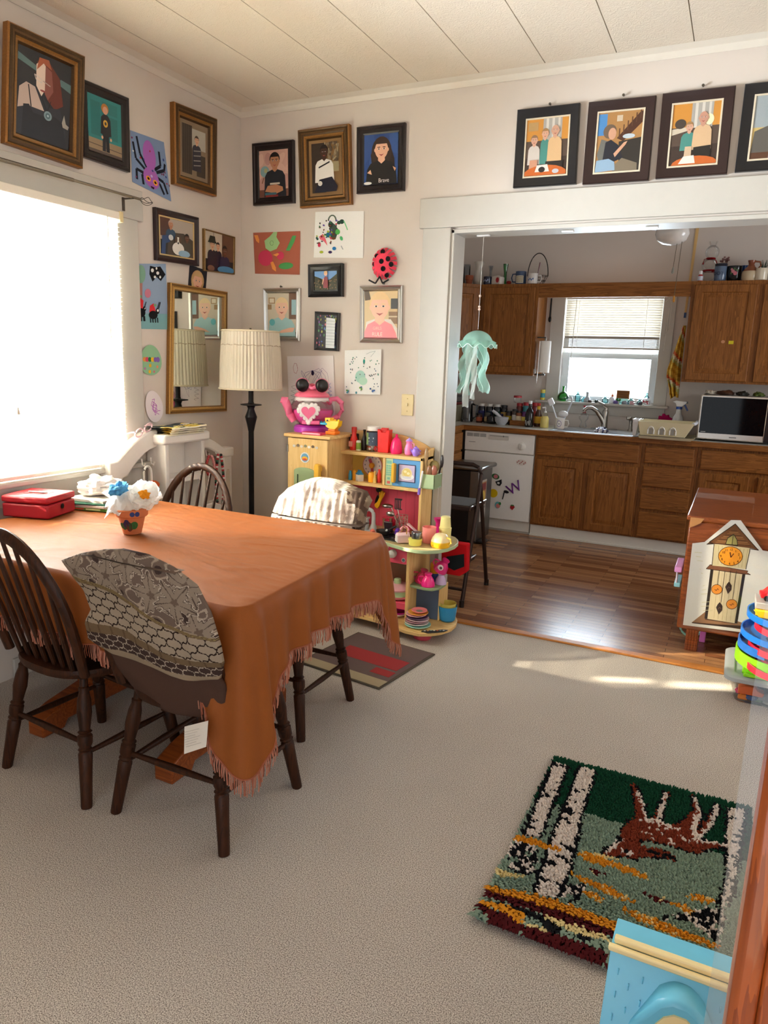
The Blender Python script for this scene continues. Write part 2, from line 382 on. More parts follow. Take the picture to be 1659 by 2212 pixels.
# blind hanging over the dining window
bl = thing('window_blind', 'white slatted blind lowered over the big bright dining window', 'blind', (XL + .04, 2.18, 2.06))
mb = MB(); mb.box(XL + .012, XL + .05, 1.6, 2.7, 2.05, 2.085, 'paint', 'F0EBDD'); mb.build('headrail', bl, bev=.003)
mb = MB(); mb.box(XL + .01, XL + .054, 2.69, 2.712, 2.04, 2.088, 'plastic', 'E0CE9C'); mb.build('bracket', bl, bev=.002)
mb = MB(); z = 2.035; k = 0; xb = XL + .032
while z > .925:
    rnd = random.uniform(-.06, .06); tilt = radians(-13) + rnd
    dx, dz = .0125 * cos(tilt), .0125 * sin(tilt)
    y0, y1 = 1.6, 2.698 - .004 * random.random()
    segs = [(y0, y1)]
    if 1.09 < z < 1.2: segs = [(y0, 2.28), (2.335, y1)]      # gaps added so the sun throws patches on the carpet
    if 1.245 < z < 1.36: segs = [(y0, 2.245), (2.315, y1)]
    for a_, b_ in segs:
        mb.grid(1, 3, lambda u, v: (xb - dx + 2 * dx * v, a_ + (b_ - a_) * u, z + dz - 2 * dz * v + .0022 * sin(pi * v)), 'slat')
    z -= .0212; k += 1
mb.build('slats', bl)
mb = MB(); mb.box(XL + .016, XL + .046, 1.6, 2.695, .893, .91, 'paint', 'F0EBDD'); mb.build('bottom_rail', bl, bev=.004)
for y in (1.78, 2.5, 2.52):
    mb = MB(); mb.tube([(XL + .046, y, 2.05), (XL + .046, y, .9)], .0012, 'paint', 'F0EBDD', 5); mb.build('ladder_cord', bl)
mb = MB(); mb.tube([(XL + .056, 2.61, 2.05), (XL + .056, 2.6, 1.5)], .003, 'paint', 'E6E2D4', 6); mb.build('tilt_wand', bl)
mb = MB(); mb.tube([(XL + .056, 2.075, 2.05), (XL + .056, 2.075, 1.2)], .001, 'paint', 'E6E2D4', 5); mb.lathe([(.004, .03), (.009, 0)], 'plastic', 'C9C2B2', (XL + .056, 2.075, 1.17), 8); mb.build('pull_cord', bl)
# curtain rod
rod = thing('curtain_rod', 'thin grey curtain rod with curled wire finial above the bright window', 'curtain rod', (XL + .08, 2.3, 2.15))
mb = MB(); mb.tube([(XL + .085, 1.5, 2.155), (XL + .085, 2.4, 2.157)], .008, 'metal', '8C8478'); mb.tube([(XL + .085, 2.4, 2.157), (XL + .085, 2.79, 2.158)], .006, 'metal', '9C9486'); mb.build('rod', rod)
mb = MB(); mb.box(XL + .024, XL + .028, 2.735, 2.75, 2.1, 2.16, 'metal', '6A645C'); mb.box(XL + .024, XL + .09, 2.738, 2.747, 2.15, 2.156, 'metal', '6A645C'); mb.build('bracket', rod)
mb = MB()
for k in range(4):
    a0 = k * pi / 2
    mb.tube([(XL + .085 + .02 * sin(pi * t / 8) * cos(a0 + t * .25), 2.79 + .085 * t / 8, 2.158 + .02 * sin(pi * t / 8) * sin(a0 + t * .25)) for t in range(9)], .0016, 'metal', '6A645C', 5)
mb.build('finial', rod)

# kitchen window
kw = bpy.data.objects.new('window_2', None); COL.objects.link(kw); kw.location = (-1.07, FW, KZ0); kw['kind'] = 'structure'
kp = lambda name, *bs, **k: wpart(name, *bs, par=kw, **k)
kp('side_casing', (-1.6, KX0 + .005, FW - .02, FW, 1.14, 2.07)); kp('side_casing', (KX1 - .005, -.56, FW - .02, FW, 1.14, 2.07))
kp('head_casing', (-1.6, -.56, FW - .022, FW, KZ1, 2.16))
kp('window_sill', (-1.675, -.535, FW - .075, FW + .06, 1.118, 1.14), bev=.005); kp('apron', (-1.6, -.56, FW - .018, FW, 1.03, 1.118))
yk = FW + .06
kp('upper_sash', (KX0, KX0 + .04, yk + .03, yk + .06, 1.55, KZ1), (KX1 - .04, KX1, yk + .03, yk + .06, 1.55, KZ1), (KX0 + .04, KX1 - .04, yk + .032, yk + .058, KZ1 - .04, KZ1), (KX0 + .04, KX1 - .04, yk + .032, yk + .058, 1.55, 1.57), col='D8DEE0', bev=.0015)
kp('lower_sash', (KX0, KX0 + .065, yk, yk + .03, KZ0, 1.57), (KX1 - .065, KX1, yk, yk + .03, KZ0, 1.57), (KX0 + .065, KX1 - .065, yk + .002, yk + .028, KZ0, KZ0 + .035), (KX0 + .065, KX1 - .065, yk + .002, yk + .028, 1.525, 1.57), col='D8DEE0', bev=.0015)
kp('pane', (KX0 + .04, KX1 - .04, yk + .044, yk + .047, 1.57, KZ1 - .04), mat='pane', bev=0); kp('pane', (KX0 + .06, KX1 - .06, yk + .013, yk + .016, KZ0 + .03, 1.53), mat='pane', bev=0)
kb = thing('window_blind', 'short raised white blind in the top of the kitchen window over the sink', 'blind', (-1.07, FW + .02, 2.05))
mb = MB(); mb.box(KX0 + .008, KX1 - .008, FW + .005, FW + .04, 2.025, 2.058, 'paint', 'E8E4DA'); mb.build('headrail', kb, bev=.003)
mb = MB(); z = 2.012
while z > 1.7:
    t_ = radians(-47); dy, dz = .0125 * cos(t_), .0125 * sin(t_)
    mb.grid(1, 2, lambda u, v: (KX0 + .012 + u * (KX1 - KX0 - .024), FW + .022 - dy + 2 * dy * v, z - dz + 2 * dz * v + .002 * sin(pi * v)), 'paint', 'BDB3A4')
    z -= .0205
mb.build('slats', kb)
mb = MB()
for k in range(12): mb.box(KX0 + .012, KX1 - .012, FW + .01, FW + .036, 1.622 + k * .0062, 1.6265 + k * .0062, 'paint', 'B0A698')
mb.box(KX0 + .01, KX1 - .01, FW + .01, FW + .036, 1.605, 1.62, 'paint', 'B8AEA0'); mb.build('slat_stack', kb)
for x in (-1.36, -.79):
    mb = MB(); mb.tube([(x, FW + .006, 2.03), (x, FW + .006, 1.6)], .002, 'paint', 'ECE8DC', 5); mb.build('ladder_cord', kb)
mb = MB(); mb.tube([(-1.385, FW - .0, 2.03), (-1.4, FW - .004, 1.3)], .0028, 'paint', 'C8C4BA', 6); mb.build('tilt_wand', kb)
mb = MB(); mb.tube([(-.645, FW - .028, 2.0), (-.62, FW - .028, 2.03), (-.595, FW - .03, 1.98), (-.6, FW - .03, 1.78), (-.63, FW - .028, 1.72), (-.612, FW - .028, 1.95), (-.62, FW - .028, 1.6)], .002, 'paint', 'E8E4DA', 5); mb.build('pull_cord', kb)
# ---------------------------------------------------------------- pictures, drawings and other things on the walls
def ell(u, v, ru, rv, rot=0, n=18, a0=0, a1=360):
    r = radians(rot); full = a1 - a0 >= 360
    out = []
    for k in range(n if full else n + 1):
        t = radians(a0 + (a1 - a0) * k / n); x, y = ru * cos(t), rv * sin(t)
        out.append((u + x * cos(r) - y * sin(r), v + x * sin(r) + y * cos(r)))
    return out
def pic(mb, pl, q, d, shapes, mat='print', lean=0, h=1, step=.00012):
    for s in shapes:
        if s[0] == 'r': pts = [(s[1], s[2]), (s[3], s[2]), (s[3], s[4]), (s[1], s[4])]; col = s[5]
        elif s[0] == 'e': pts = ell(s[1], s[2], s[3], s[4], s[6] if len(s) > 6 else 0); col = s[5]
        elif s[0] == 'p': pts = s[1]; col = s[2]
        elif s[0] == 'l':
            for a, b in zip(s[1], s[1][1:]):
                dx, dy = b[0] - a[0], b[1] - a[1]; L = math.hypot(dx, dy) or 1; nx, ny = -dy / L * s[2] / 2, dx / L * s[2] / 2
                d += step * .2
                mb.add([pl(*bil(q, x, y), d + lean * y) for x, y in ((a[0] + nx, a[1] + ny), (a[0] - nx, a[1] - ny), (b[0] - nx, b[1] - ny), (b[0] + nx, b[1] + ny))], [(0, 1, 2, 3)], mat, s[3])
            continue
        pts = [(min(1, max(0, x)), min(1, max(0, y))) for x, y in pts]
        mb.add([pl(*bil(q, x, y), d + lean * y) for x, y in pts], [tuple(range(len(pts)))], mat, col)
        d += step
    return d
def person(cx, top, h, skin, hair, shirt, asp, bottom=0, long=0, wide=1.0, smile=True, bald=0, light=None):
    a = 1 / asp; S = []; cy = top - h * .52; rw = h * .36 * a
    if long: S.append(('e', cx, cy - h * .25 * long, rw * 1.55, h * (.55 + .45 * long), hair))
    sh = cy - h * .62; sw = h * .95 * a * wide
    sw *= .8
    S.append(('p', [(cx - sw * 1.15, bottom), (cx - sw * 1.05, sh - h * .35), (cx - sw * .8, sh - h * .05), (cx - rw * .5, sh + h * .1), (cx + rw * .5, sh + h * .1), (cx + sw * .8, sh - h * .05), (cx + sw * 1.05, sh - h * .35), (cx + sw * 1.15, bottom)], shirt))
    S.append(('p', [(cx - rw * .45, cy - h * .2), (cx - rw * .55, sh + h * .08), (cx, sh - h * .08), (cx + rw * .55, sh + h * .08), (cx + rw * .45, cy - h * .2)], skin))
    if not bald: S.append(('e', cx, cy + h * .12, rw * 1.14, h * .47, hair))
    for k in (-1, 1): S.append(('e', cx + k * rw * .98, cy - h * .02, rw * .16, h * .09, skin))
    S.append(('p', ell(cx, cy, rw, h * .47, n=22), skin))
    if not bald: S.append(('p', ell(cx, cy + h * .1, rw * 1.04, h * .42, n=14, a0=25, a1=155), hair))
    for k in (-1, 1):
        S += [('e', cx + k * rw * .4, cy + h * .03, rw * .2, h * .035, 'E8E2DC'), ('e', cx + k * rw * .4, cy + h * .03, rw * .11, h * .035, '2A2018'), ('l', [(cx + k * rw * .2, cy + h * .12), (cx + k * rw * .62, cy + h * .11)], h * .03 * a, hair if not bald else 'A08070')]
    S.append(('p', [(cx - rw * .14, cy - h * .12), (cx, cy + h * .02), (cx + rw * .14, cy - h * .12)], light or skin))
    S.append(('p', [(cx - rw * .42, cy - h * .22), (cx, cy - h * .25), (cx + rw * .42, cy - h * .22), (cx, cy - h * (.33 if smile else .27))], 'A04A44'))
    return S
def blobs(n, cols, seed, r0, r1, box=(0, 0, 1, 1), asp=1):
    rr = random.Random(seed)
    return [('e', rr.uniform(box[0], box[2]), rr.uniform(box[1], box[3]), rr.uniform(r0, r1), rr.uniform(r0, r1) * asp, rr.choice(cols), rr.uniform(0, 180)) for _ in range(n)]
def frame(name, label, cat, pl, q, prof, shapes, mat_inset, lean=0, lettering=None, group=None, pmat='print', fillcol='222222', mat=None):
    W_ = math.hypot(q[1][0] - q[0][0], q[1][1] - q[0][1]); H_ = math.hypot(q[3][0] - q[0][0], q[3][1] - q[0][1])
    c = pl(*bil(q, .5, 0), 0)
    t = thing(name, label, cat, c, 0, group)
    mb = MB(); ring(mb, pl, q, prof, lean=lean); mb.build('frame', t)
    i = prof[-1][0]; a, b = i / W_, i / H_
    iq = [bil(q, a, 1 - b), bil(q, 1 - a, 1 - b), bil(q, 1 - a, b), bil(q, a, b)]
    base = prof[-1][1] + .0004
    if mat:                                             # card mount round the print
        mb = MB(); ring(mb, pl, iq, [(0, base + .0002, 'paper', mat), (0, base + .001, 'paper', mat), (mat_inset, base + .001, 'paper', mat), (mat_inset, base, 'paper', mat)], lean=lean); mb.build('mount', t)
        a, b = mat_inset / (W_ - 2 * i), mat_inset / (H_ - 2 * i)
        iq = [bil(iq, a, 1 - b), bil(iq, 1 - a, 1 - b), bil(iq, 1 - a, b), bil(iq, a, b)]
    mb = MB(); d = pic(mb, pl, iq, base, [('r', 0, 0, 1, 1, fillcol)] + shapes, pmat, lean=lean)
    if lettering:
        for s, u, v, sz, col in lettering:
            text(mb, s, lambda x, y: pl(*bil(iq, u + x * (H_ / W_), v + y), d + .0003), sz, pmat, col)
    mb.build('photo_print' if pmat != 'mirror_glass' else 'mirror', t)
    return t
GOLD = [(0, 0, 'gilt', '7A4E1C'), (0, .028, 'gilt', '8A5A22'), (.006, .034, 'gilt', '9A6830'), (.012, .03, 'gilt', '5A4224'), (.02, .034, 'gilt', '50391E'), (.028, .033, 'gilt', '644826'), (.036, .027, 'gilt', '4A341A'), (.042, .02, 'gilt', '9A6C30'), (.05, .022, 'gilt', '8A6230'), (.058, .01, 'gilt', '4A3218')]
BLACK = [(0, 0, 'plastic', '1C1517'), (0, .02, 'plastic', '1C1517'), (.005, .026, 'plastic', '241B1D'), (.013, .024, 'plastic', '181214'), (.018, .018, 'plastic', '2A2022'), (.034, .016, 'plastic', '1A1315'), (.042, .01, 'plastic', '140F10')]
def plain(col, wd, lip=None, dp=.02, mat='plastic'):
    p = [(0, 0, mat, col), (0, dp, mat, col), (.004, dp + .004, mat, col), (wd * .5, dp - .002, mat, col), (wd * .85, dp - .006, mat, col), (wd, dp - .008, mat, col)]
    if lip: p += [(wd + .001, dp - .006, mat, lip), (wd + .007, dp - .006, mat, lip), (wd + .008, dp - .01, mat, lip)]
    return p
SK, SK2, SK3 = 'D8A888', 'B57F5E', '6A4632'
# left wall
frame('picture_frame', 'wide gold-framed portrait of a red-haired person in glasses, largest frame above the window', 'picture', LW, [(2.15, 2.68), (2.522, 2.684), (2.508, 2.232), (2.125, 2.24)], GOLD,
      [('r', 0, 0, 1, 1, '2A2B30'), ('p', [(0, .84), (.35, .78), (.35, .84), (0, .92)], '5A7A7C'), ('p', [(.72, .74), (1, .68), (1, .78), (.8, .8)], '5A7A7C'),
       ('p', [(.34, .9), (.55, .95), (.78, .8), (.86, .5), (.7, .42), (.56, .5)], '6A2E22'), ('p', [(0, .1), (.02, .5), (.16, .62), (.4, .58), (.6, .42), (.8, .45), (.92, .2), (.92, 0), (0, 0)], '30333C'),
       ('p', [(.02, .3), (.04, .54), (.16, .62), (.32, .6), (.5, .36), (.2, .36)], 'C8B4A8'), ('p', [(.1, 0), (.12, .36), (.22, .38), (.3, .3), (.5, .3), (.7, .34), (.86, .3), (.95, 0)], '23262E'), ('l', [(.2, .6), (.26, .36)], .02, '1A1B20'),
       ('p', [(.33, .86), (.42, .93), (.5, .88), (.5, .6), (.44, .52), (.34, .62)], 'E6D2C2'), ('p', [(.5, .88), (.62, .84), (.66, .62), (.56, .5), (.5, .56)], '8A5248'), ('p', [(.34, .8), (.38, .95), (.56, .96), (.62, .86), (.46, .9)], 'A85A3A'),
       ('l', [(.3, .74), (.44, .71), (.44, .67), (.33, .69), (.3, .74)], .012, 'D8D0C8'), ('l', [(.46, .7), (.6, .67)], .012, 'B8A8A0'), ('e', .46, .585, .05, .012, '9A4A48'),
       ('l', [(.44, .52), (.55, .36), (.62, .5)], .01, '1C1C22'), ('e', .57, .32, .075, .055, '7E98A0'), ('e', .57, .32, .045, .033, '4E6A74'), ('e', .57, .32, .02, .015, 'A8C0C8'),
       ('p', [(.84, .3), (.88, .4), (.92, .3), (.98, .28), (.96, .24), (.86, .25)], 'A8A49A')], 0, lean=.03)
frame('picture_frame', 'dark-framed photo of a child standing by teal doors, above the window corner', 'picture', LW, [(2.527, 2.607), (2.808, 2.612), (2.8, 2.284), (2.522, 2.286)], BLACK,
      [('r', 0, .2, 1, 1, '2E8484'), ('r', .08, .3, .36, .9, '287474'), ('r', .42, .3, .88, .7, '277272'), ('r', .42, .74, .88, .94, '2A7878'), ('r', 0, .04, 1, .24, '9A8468'), ('l', [(0, .14), (1, .12)], .015, '5A4A3C'), ('r', 0, 0, 1, .05, '5E5048'),
       ('p', [(.4, .06), (.42, .4), (.6, .4), (.62, .06), (.52, .06), (.51, .3), (.5, .06)], '20222A'), ('p', [(.36, .36), (.38, .66), (.46, .72), (.58, .72), (.66, .64), (.68, .36), (.6, .34)], '26262C'), ('e', .51, .56, .07, .065, 'D0A030'), ('e', .51, .56, .03, .03, '26262C'),
       ('e', .5, .82, .11, .09, 'B87838'), ('e', .51, .79, .075, .07, 'D8A084'), ('e', .4, .3, .03, .03, SK), ('e', .66, .3, .03, .03, SK)], 0)
frame('picture_frame', 'gold-framed photo of a person in plaid beside a tree trunk, at the wall corner', 'picture', LW, [(3.108, 2.688), (3.448, 2.703), (3.434, 2.303), (3.1, 2.297)], GOLD,
      [('r', 0, 0, 1, 1, '6A6054'), ('r', 0, 0, .42, 1, '4E443C')] + [('l', [(x, 0), (x + .02, 1)], .02, '3A322C') for x in (.05, .14, .22, .31, .38)] + [('r', .42, .55, 1, .95, 'B4B0A4'), ('r', .62, 0, 1, .45, '4A4238')] +
      person(.62, .82, .17, SK, '4A3424', '3A3A44', .75, bottom=.1) + [('l', [(.48, .2 + .1 * k), (.78, .24 + .1 * k)], .02, 'A09C98') for k in range(4)], .018, mat='8E7C66')
frame('picture_frame', 'dark wood frame, person in blue shirt with a dog and another person', 'picture', LW, [(2.962, 2.16), (3.291, 2.168), (3.287, 1.915), (2.96, 1.905)], plain('241318', .03, 'C8AE78'),
      [('r', 0, .4, 1, 1, 'AEA498'), ('r', 0, .5, .3, 1, '54362C'), ('p', [(.2, 0), (.25, .62), (.7, .66), (1, .5), (1, 0)], '4A4034')] +
      person(.32, .95, .22, SK2, 'B8A090', '2C4C66', 1.25, bottom=.45) + [('p', [(.02, 0), (.06, .5), (.3, .56), (.28, .36), (.16, .3), (.14, 0)], '2E4A78')] + person(.8, .66, .22, SK3, '1C1614', '4C483E', 1.25) +
      [('e', .52, .2, .18, .18, 'E4E0D8'), ('e', .52, .42, .09, .11, 'E8E4DC'), ('e', .46, .46, .04, .1, '5A4434'), ('e', .58, .46, .04, .1, '5A4434'), ('e', .52, .36, .025, .03, '1A1614'), ('e', .7, .08, .18, .1, '8FB4CE'), ('e', .3, .48, .07, .08, 'C8CCCC')], 0)
frame('picture_frame', 'thin gold-edged photo of three people in dark jackets, near the room corner', 'picture', LW, [(3.34, 2.122), (3.614, 2.12), (3.606, 1.908), (3.336, 1.898)], plain('8A6A3A', .007, dp=.016, mat='gilt'),
      [('r', 0, .3, 1, 1, 'C4BAA8'), ('r', .6, .3, 1, 1, '6A4A38'), ('r', .3, .6, .32, 1, '8A7E70')] + person(.46, .76, .2, SK, '2A2020', '1E2030', 1.25) + person(.26, .8, .24, SK, '20241E', '1E1E2C', 1.25) + [('p', [(.1, .72), (.14, .78), (.18, .9), (.34, .9), (.36, .78), (.42, .72)], '22261E')] +
      person(.68, .7, .26, SK3, '181210', '2A2A44', 1.25) + [('e', .72, .06, .3, .1, '4A88B4'), ('e', .2, .06, .12, .08, '7A5A4A')], 0)
def sheet(name, label, cat, pl, q, shapes, base, d=.002, mat='paper', outline=None, curl=0, extra=None, thick=.0008):
    mb = MB(); o = outline or [(0, 0), (1, 0), (1, 1), (0, 1)]
    mb.ext(o, lambda u, v, e: pl(*bil(q, u, v), e + curl * max(0, .5 - v) ** 2 * 4 * 1), d, d + thick, mat, base)
    if curl:
        f = lambda u, v: pl(*bil(q, u, v), d + thick + .0002 + curl * max(0, .5 - v) ** 2 * 4)
    sh = MB(); e = pic(sh, pl, q, d + thick + .0002, shapes, mat)
    t = mb.build(name); tag(t, label, cat)
    if shapes: sh.build('drawn_shapes', t)
    return t
photo = frame  # same builder
sheet('photograph', 'loose portrait print of a curly blond person tucked above the mirror', 'photo', LW, [(3.228, 1.917), (3.375, 1.903), (3.352, 1.75), (3.205, 1.76)], [('r', 0, 0, 1, 1, '2A2A30')] +
      [('e', .5, .55, .36, .36, 'B89468'), ('e', .38, .42, .2, .3, 'C8A678'), ('e', .64, .4, .18, .28, 'AC8858')] + person(.5, .84, .62, 'DCAA90', 'C2A072', '6A6A72', .95), 'EEEEEE')
frame('wall_mirror', 'tall gold-framed mirror behind the floor lamp, reflecting its shade', 'mirror', LW, [(3.055, 1.806), (3.53, 1.803), (3.51, 1.115), (3.015, 1.122)],
      [(0, 0, 'gilt', '7A5424'), (0, .022, 'gilt', '8A6028'), (.005, .026, 'gilt', 'B88C48'), (.013, .022, 'gilt', '7A5628'), (.02, .026, 'gilt', 'A87C3A'), (.03, .024, 'gilt', 'C09A58'), (.036, .012, 'gilt', '8A6430')], [], 0, pmat='mirror_glass')
leg = lambda pts: ('l', pts, .055, '20222C')
sheet('paper_craft', 'blue paper with a purple upside-down spider and orange eyes', 'drawing', LW, [(2.827, 2.48), (3.055, 2.486), (3.098, 2.213), (2.829, 2.25)],
      [leg([(.06, .8), (.12, .5), (.36, .36)]), leg([(.17, .93), (.24, .62), (.4, .42)]), leg([(.94, .62), (.9, .5), (.66, .4)]), leg([(.8, .8), (.8, .55), (.62, .44)]), leg([(.12, .1), (.12, .3), (.36, .28)]), leg([(.28, .06), (.26, .24), (.4, .26)]), leg([(.82, .06), (.72, .22), (.6, .28)]), leg([(.92, .1), (.84, .28), (.62, .32)]),
       ('e', .5, .66, .18, .27, 'A866B8'), ('e', .5, .25, .21, .19, 'A866B8'), ('e', .42, .22, .06, .05, 'F0A030'), ('e', .6, .2, .06, .05, 'F0A030'), ('e', .42, .22, .03, .025, '201818'), ('e', .6, .2, .03, .025, '201818'), ('e', .51, .29, .03, .025, 'C8B0E0'), ('p', [(.46, .1), (.56, .1), (.54, .06), (.48, .06)], '301C30')] +
      blobs(14, ['B0343C', '3A4A8A', 'E0E0E0', '7A3A5A'], 3, .015, .025), '7E94B8', curl=0)
sheet('paper_craft', 'tall blue drawing with a tree and two black-and-red bugs beside the window', 'drawing', LW, [(2.838, 1.873), (3.045, 1.898), (3.05, 1.566), (2.816, 1.558)],
      [('r', 0, 0, 1, .24, '7FB0B6'), ('r', .1, .4, .19, .78, 'B08078'), ('e', .14, .84, .15, .14, '7FA892'), ('p', [(.42, .84), (.44, .97), (.62, .95), (.8, .96), (.97, .84), (.8, .74), (.66, .8), (.52, .73)], '17181C'), ('e', .52, .9, .05, .03, 'E8E8E4'), ('e', .7, .86, .05, .025, 'E8E8E4'), ('e', .6, .8, .04, .02, 'E8E8E4'), ('e', .78, .8, .03, .02, 'E8E8E4'), ('e', .66, .93, .03, .02, 'E8E8E4'),
       ('e', .36, .55, .1, .07, 'C27A90'), ('p', [(.06, .34), (.1, .48), (.22, .44), (.2, .3)], 'D8343C'), ('e', .16, .25, .12, .07, '17181C'), ('e', .25, .31, .05, .04, '17181C'), ('p', [(.4, .26), (.42, .36), (.54, .4), (.6, .28)], 'D8343C'), ('e', .52, .22, .14, .065, '17181C'), ('e', .66, .28, .06, .045, '17181C'), ('e', .67, .29, .03, .02, 'F0F0F0'), ('e', .26, .32, .02, .015, 'F0F0F0'), ('e', .12, .5, .05, .02, '7FA87A'), ('e', .58, .37, .05, .02, '7FA87A')] +
      [('l', [(x, .2), (x + .01, .12)], .03, '17181C') for x in (.08, .15, .22, .25)] + [('l', [(x, .18), (x + .01, .1)], .03, '17181C') for x in (.43, .5, .58, .65)] + [('l', [(x, .32), (x + .06, .42)], .02, '17181C') for x in (.24, .66, .7)], '93A9C4')
EGG = [(.5 + .5 * cos(t) * (1 - .12 * sin(t)), .5 + .5 * sin(t)) for t in [2 * pi * k / 28 for k in range(28)]]
sheet('paper_craft', 'green egg-shaped paper with a striped caterpillar', 'drawing', LW, [(2.834, 1.482), (2.988, 1.482), (2.988, 1.328), (2.834, 1.328)],
      [('e', .22, .52, .1, .08, 'E89A50'), ('e', .32, .52, .08, .08, 'D8486A'), ('e', .44, .52, .08, .08, '2F7E48'), ('e', .57, .52, .08, .08, 'E8B82C'), ('e', .7, .52, .08, .08, '8868B8'), ('e', .82, .52, .09, .09, '8868B8'), ('e', .45, .32, .06, .06, 'E8B82C'), ('e', .42, .12, .06, .06, 'E8B82C'), ('e', .2, .22, .05, .04, 'C080B0'), ('e', .78, .28, .05, .05, 'E09070'), ('e', .62, .12, .04, .04, 'C86A80')], '93C29A', outline=EGG, d=.006)
sheet('paper_craft', 'white tilted egg-shaped paper with a purple scribble, below the green one', 'drawing', LW, [(2.835, 1.215), (2.945, 1.275), (3.01, 1.12), (2.9, 1.06)],
      [('l', [(.5 + .16 * sin(k * 1.9), .55 + .2 * sin(k * 1.3 + 1) - k * .012) for k in range(18)], .02, 'B868C0'), ('l', [(.62, .3), (.75, .24)], .02, 'B868C0')], 'E6DFE4', outline=EGG, d=.006)
# back wall
frame('picture_frame', 'black-framed school photo of a child in a dark shirt with a globe', 'picture', BW, [(-2.674, 2.631), (-2.395, 2.627), (-2.387, 2.297), (-2.667, 2.297)], BLACK,
      [('r', 0, 0, 1, 1, 'C8A092')] + blobs(16, ['D4B0A0', 'BA9086', 'CFA898'], 5, .08, .2) + [('r', 0, 0, 1, .16, '6A4438'), ('e', .2, .55, .16, .12, '7FA4A8'), ('e', .23, .57, .06, .05, 'A8A878'), ('l', [(.16, .42), (.1, .3)], .03, '7A4A30')] + person(.55, .93, .33, SK2, '1A1414', '20242C', .75) +
      [('r', .38, .26, .72, .3, 'C8C0B0'), ('p', [(.2, .12), (.3, .24), (.6, .26), (.82, .2), (.84, .12), (.6, .06), (.36, .1)], SK2), ('r', .2, .04, .6, .09, '3A6A78'), ('r', .22, 0, .66, .04, '8A2A28')], 0)
frame('picture_frame', 'gold-framed photo of a person in a white sweater, between two black frames', 'picture', BW, [(-2.36, 2.668), (-2.038, 2.67), (-2.016, 2.268), (-2.342, 2.265)], GOLD,
      [('r', 0, 0, 1, 1, '7A6A50'), ('r', 0, 0, .5, 1, '3A2E26')] + blobs(60, ['8A7A60', 'A09070', '5A4A38', '6A5C46'], 8, .02, .06, (.5, .5, 1, 1)) + [('r', .55, .4, 1, .6, '9A8E6C')] + person(.48, .94, .26, '4A3024', '1A1210', 'E8E6E0', .75, bottom=.2, wide=1.15) +
      [('l', [(.28, .5), (.68, .6)], .03, '22242C'), ('p', [(.1, 0), (.3, .26), (.75, .3), (.95, .1), (.9, 0)], '1E2030'), ('e', .32, .18, .08, .05, 'D8D4CC')], .016, mat='8A6C48')
frame('picture_frame', 'black-framed portrait of a long-haired child on blue, shirt lettered white', 'picture', BW, [(-1.996, 2.65), (-1.713, 2.646), (-1.707, 2.317), (-1.988, 2.318)], BLACK,
      [('r', 0, 0, 1, 1, '2E4E8A')] + blobs(10, ['345694', '284680'], 4, .1, .25) + [('p', [(.25, .3), (.2, .6), (.35, .85), (.55, .9), (.75, .82), (.9, .5), (.92, .25)], '2E201C')] + person(.52, .9, .4, 'E0AE92', '3A2820', '1C1A1C', .75, long=.5) + [('p', [(.1, .24), (.2, .3), (.24, .2)], SK), ('p', [(.86, .34), (.96, .3), (.92, .24)], SK), ('e', .12, .03, .12, .03, 'E0DCD8')], 0, lettering=[('Brave', .6, .07, .12, 'ECE4E0')])
sheet('paper_craft', 'reddish brown paper with green pear, pink rounds and orange cut-outs', 'drawing', BW, [(-2.68, 2.152), (-2.354, 2.147), (-2.356, 1.91), (-2.668, 1.922)],
      [('p', [(.24, .8), (.26, .62), (.36, .54), (.5, .6), (.57, .74), (.5, .88), (.52, 1), (.44, 1), (.36, .9)], '9CC48A'), ('e', .25, .38, .16, .19, 'C23A58'), ('e', .58, .44, .08, .1, 'C23A58'), ('p', [(.7, .56), (.84, .9), (.92, .9), (.88, .76), (.78, .55)], '4E9A58'), ('e', .7, .2, .16, .08, '4E9A58', 6), ('p', [(.02, .94), (.1, .94), (.13, .82), (.12, .74), (.06, .8)], 'E0904A'), ('p', [(.36, .28), (.42, .3), (.48, .16), (.48, .06), (.4, .12)], 'E0904A'), ('p', [(.42, .46), (.52, .5), (.56, .48), (.5, .42)], 'E0904A'), ('l', [(.4 + .04 * cos(t), .74 + .06 * sin(t)) for t in range(7)], .006, '4A6A40')], 'A8604C')
rr = random.Random(12)
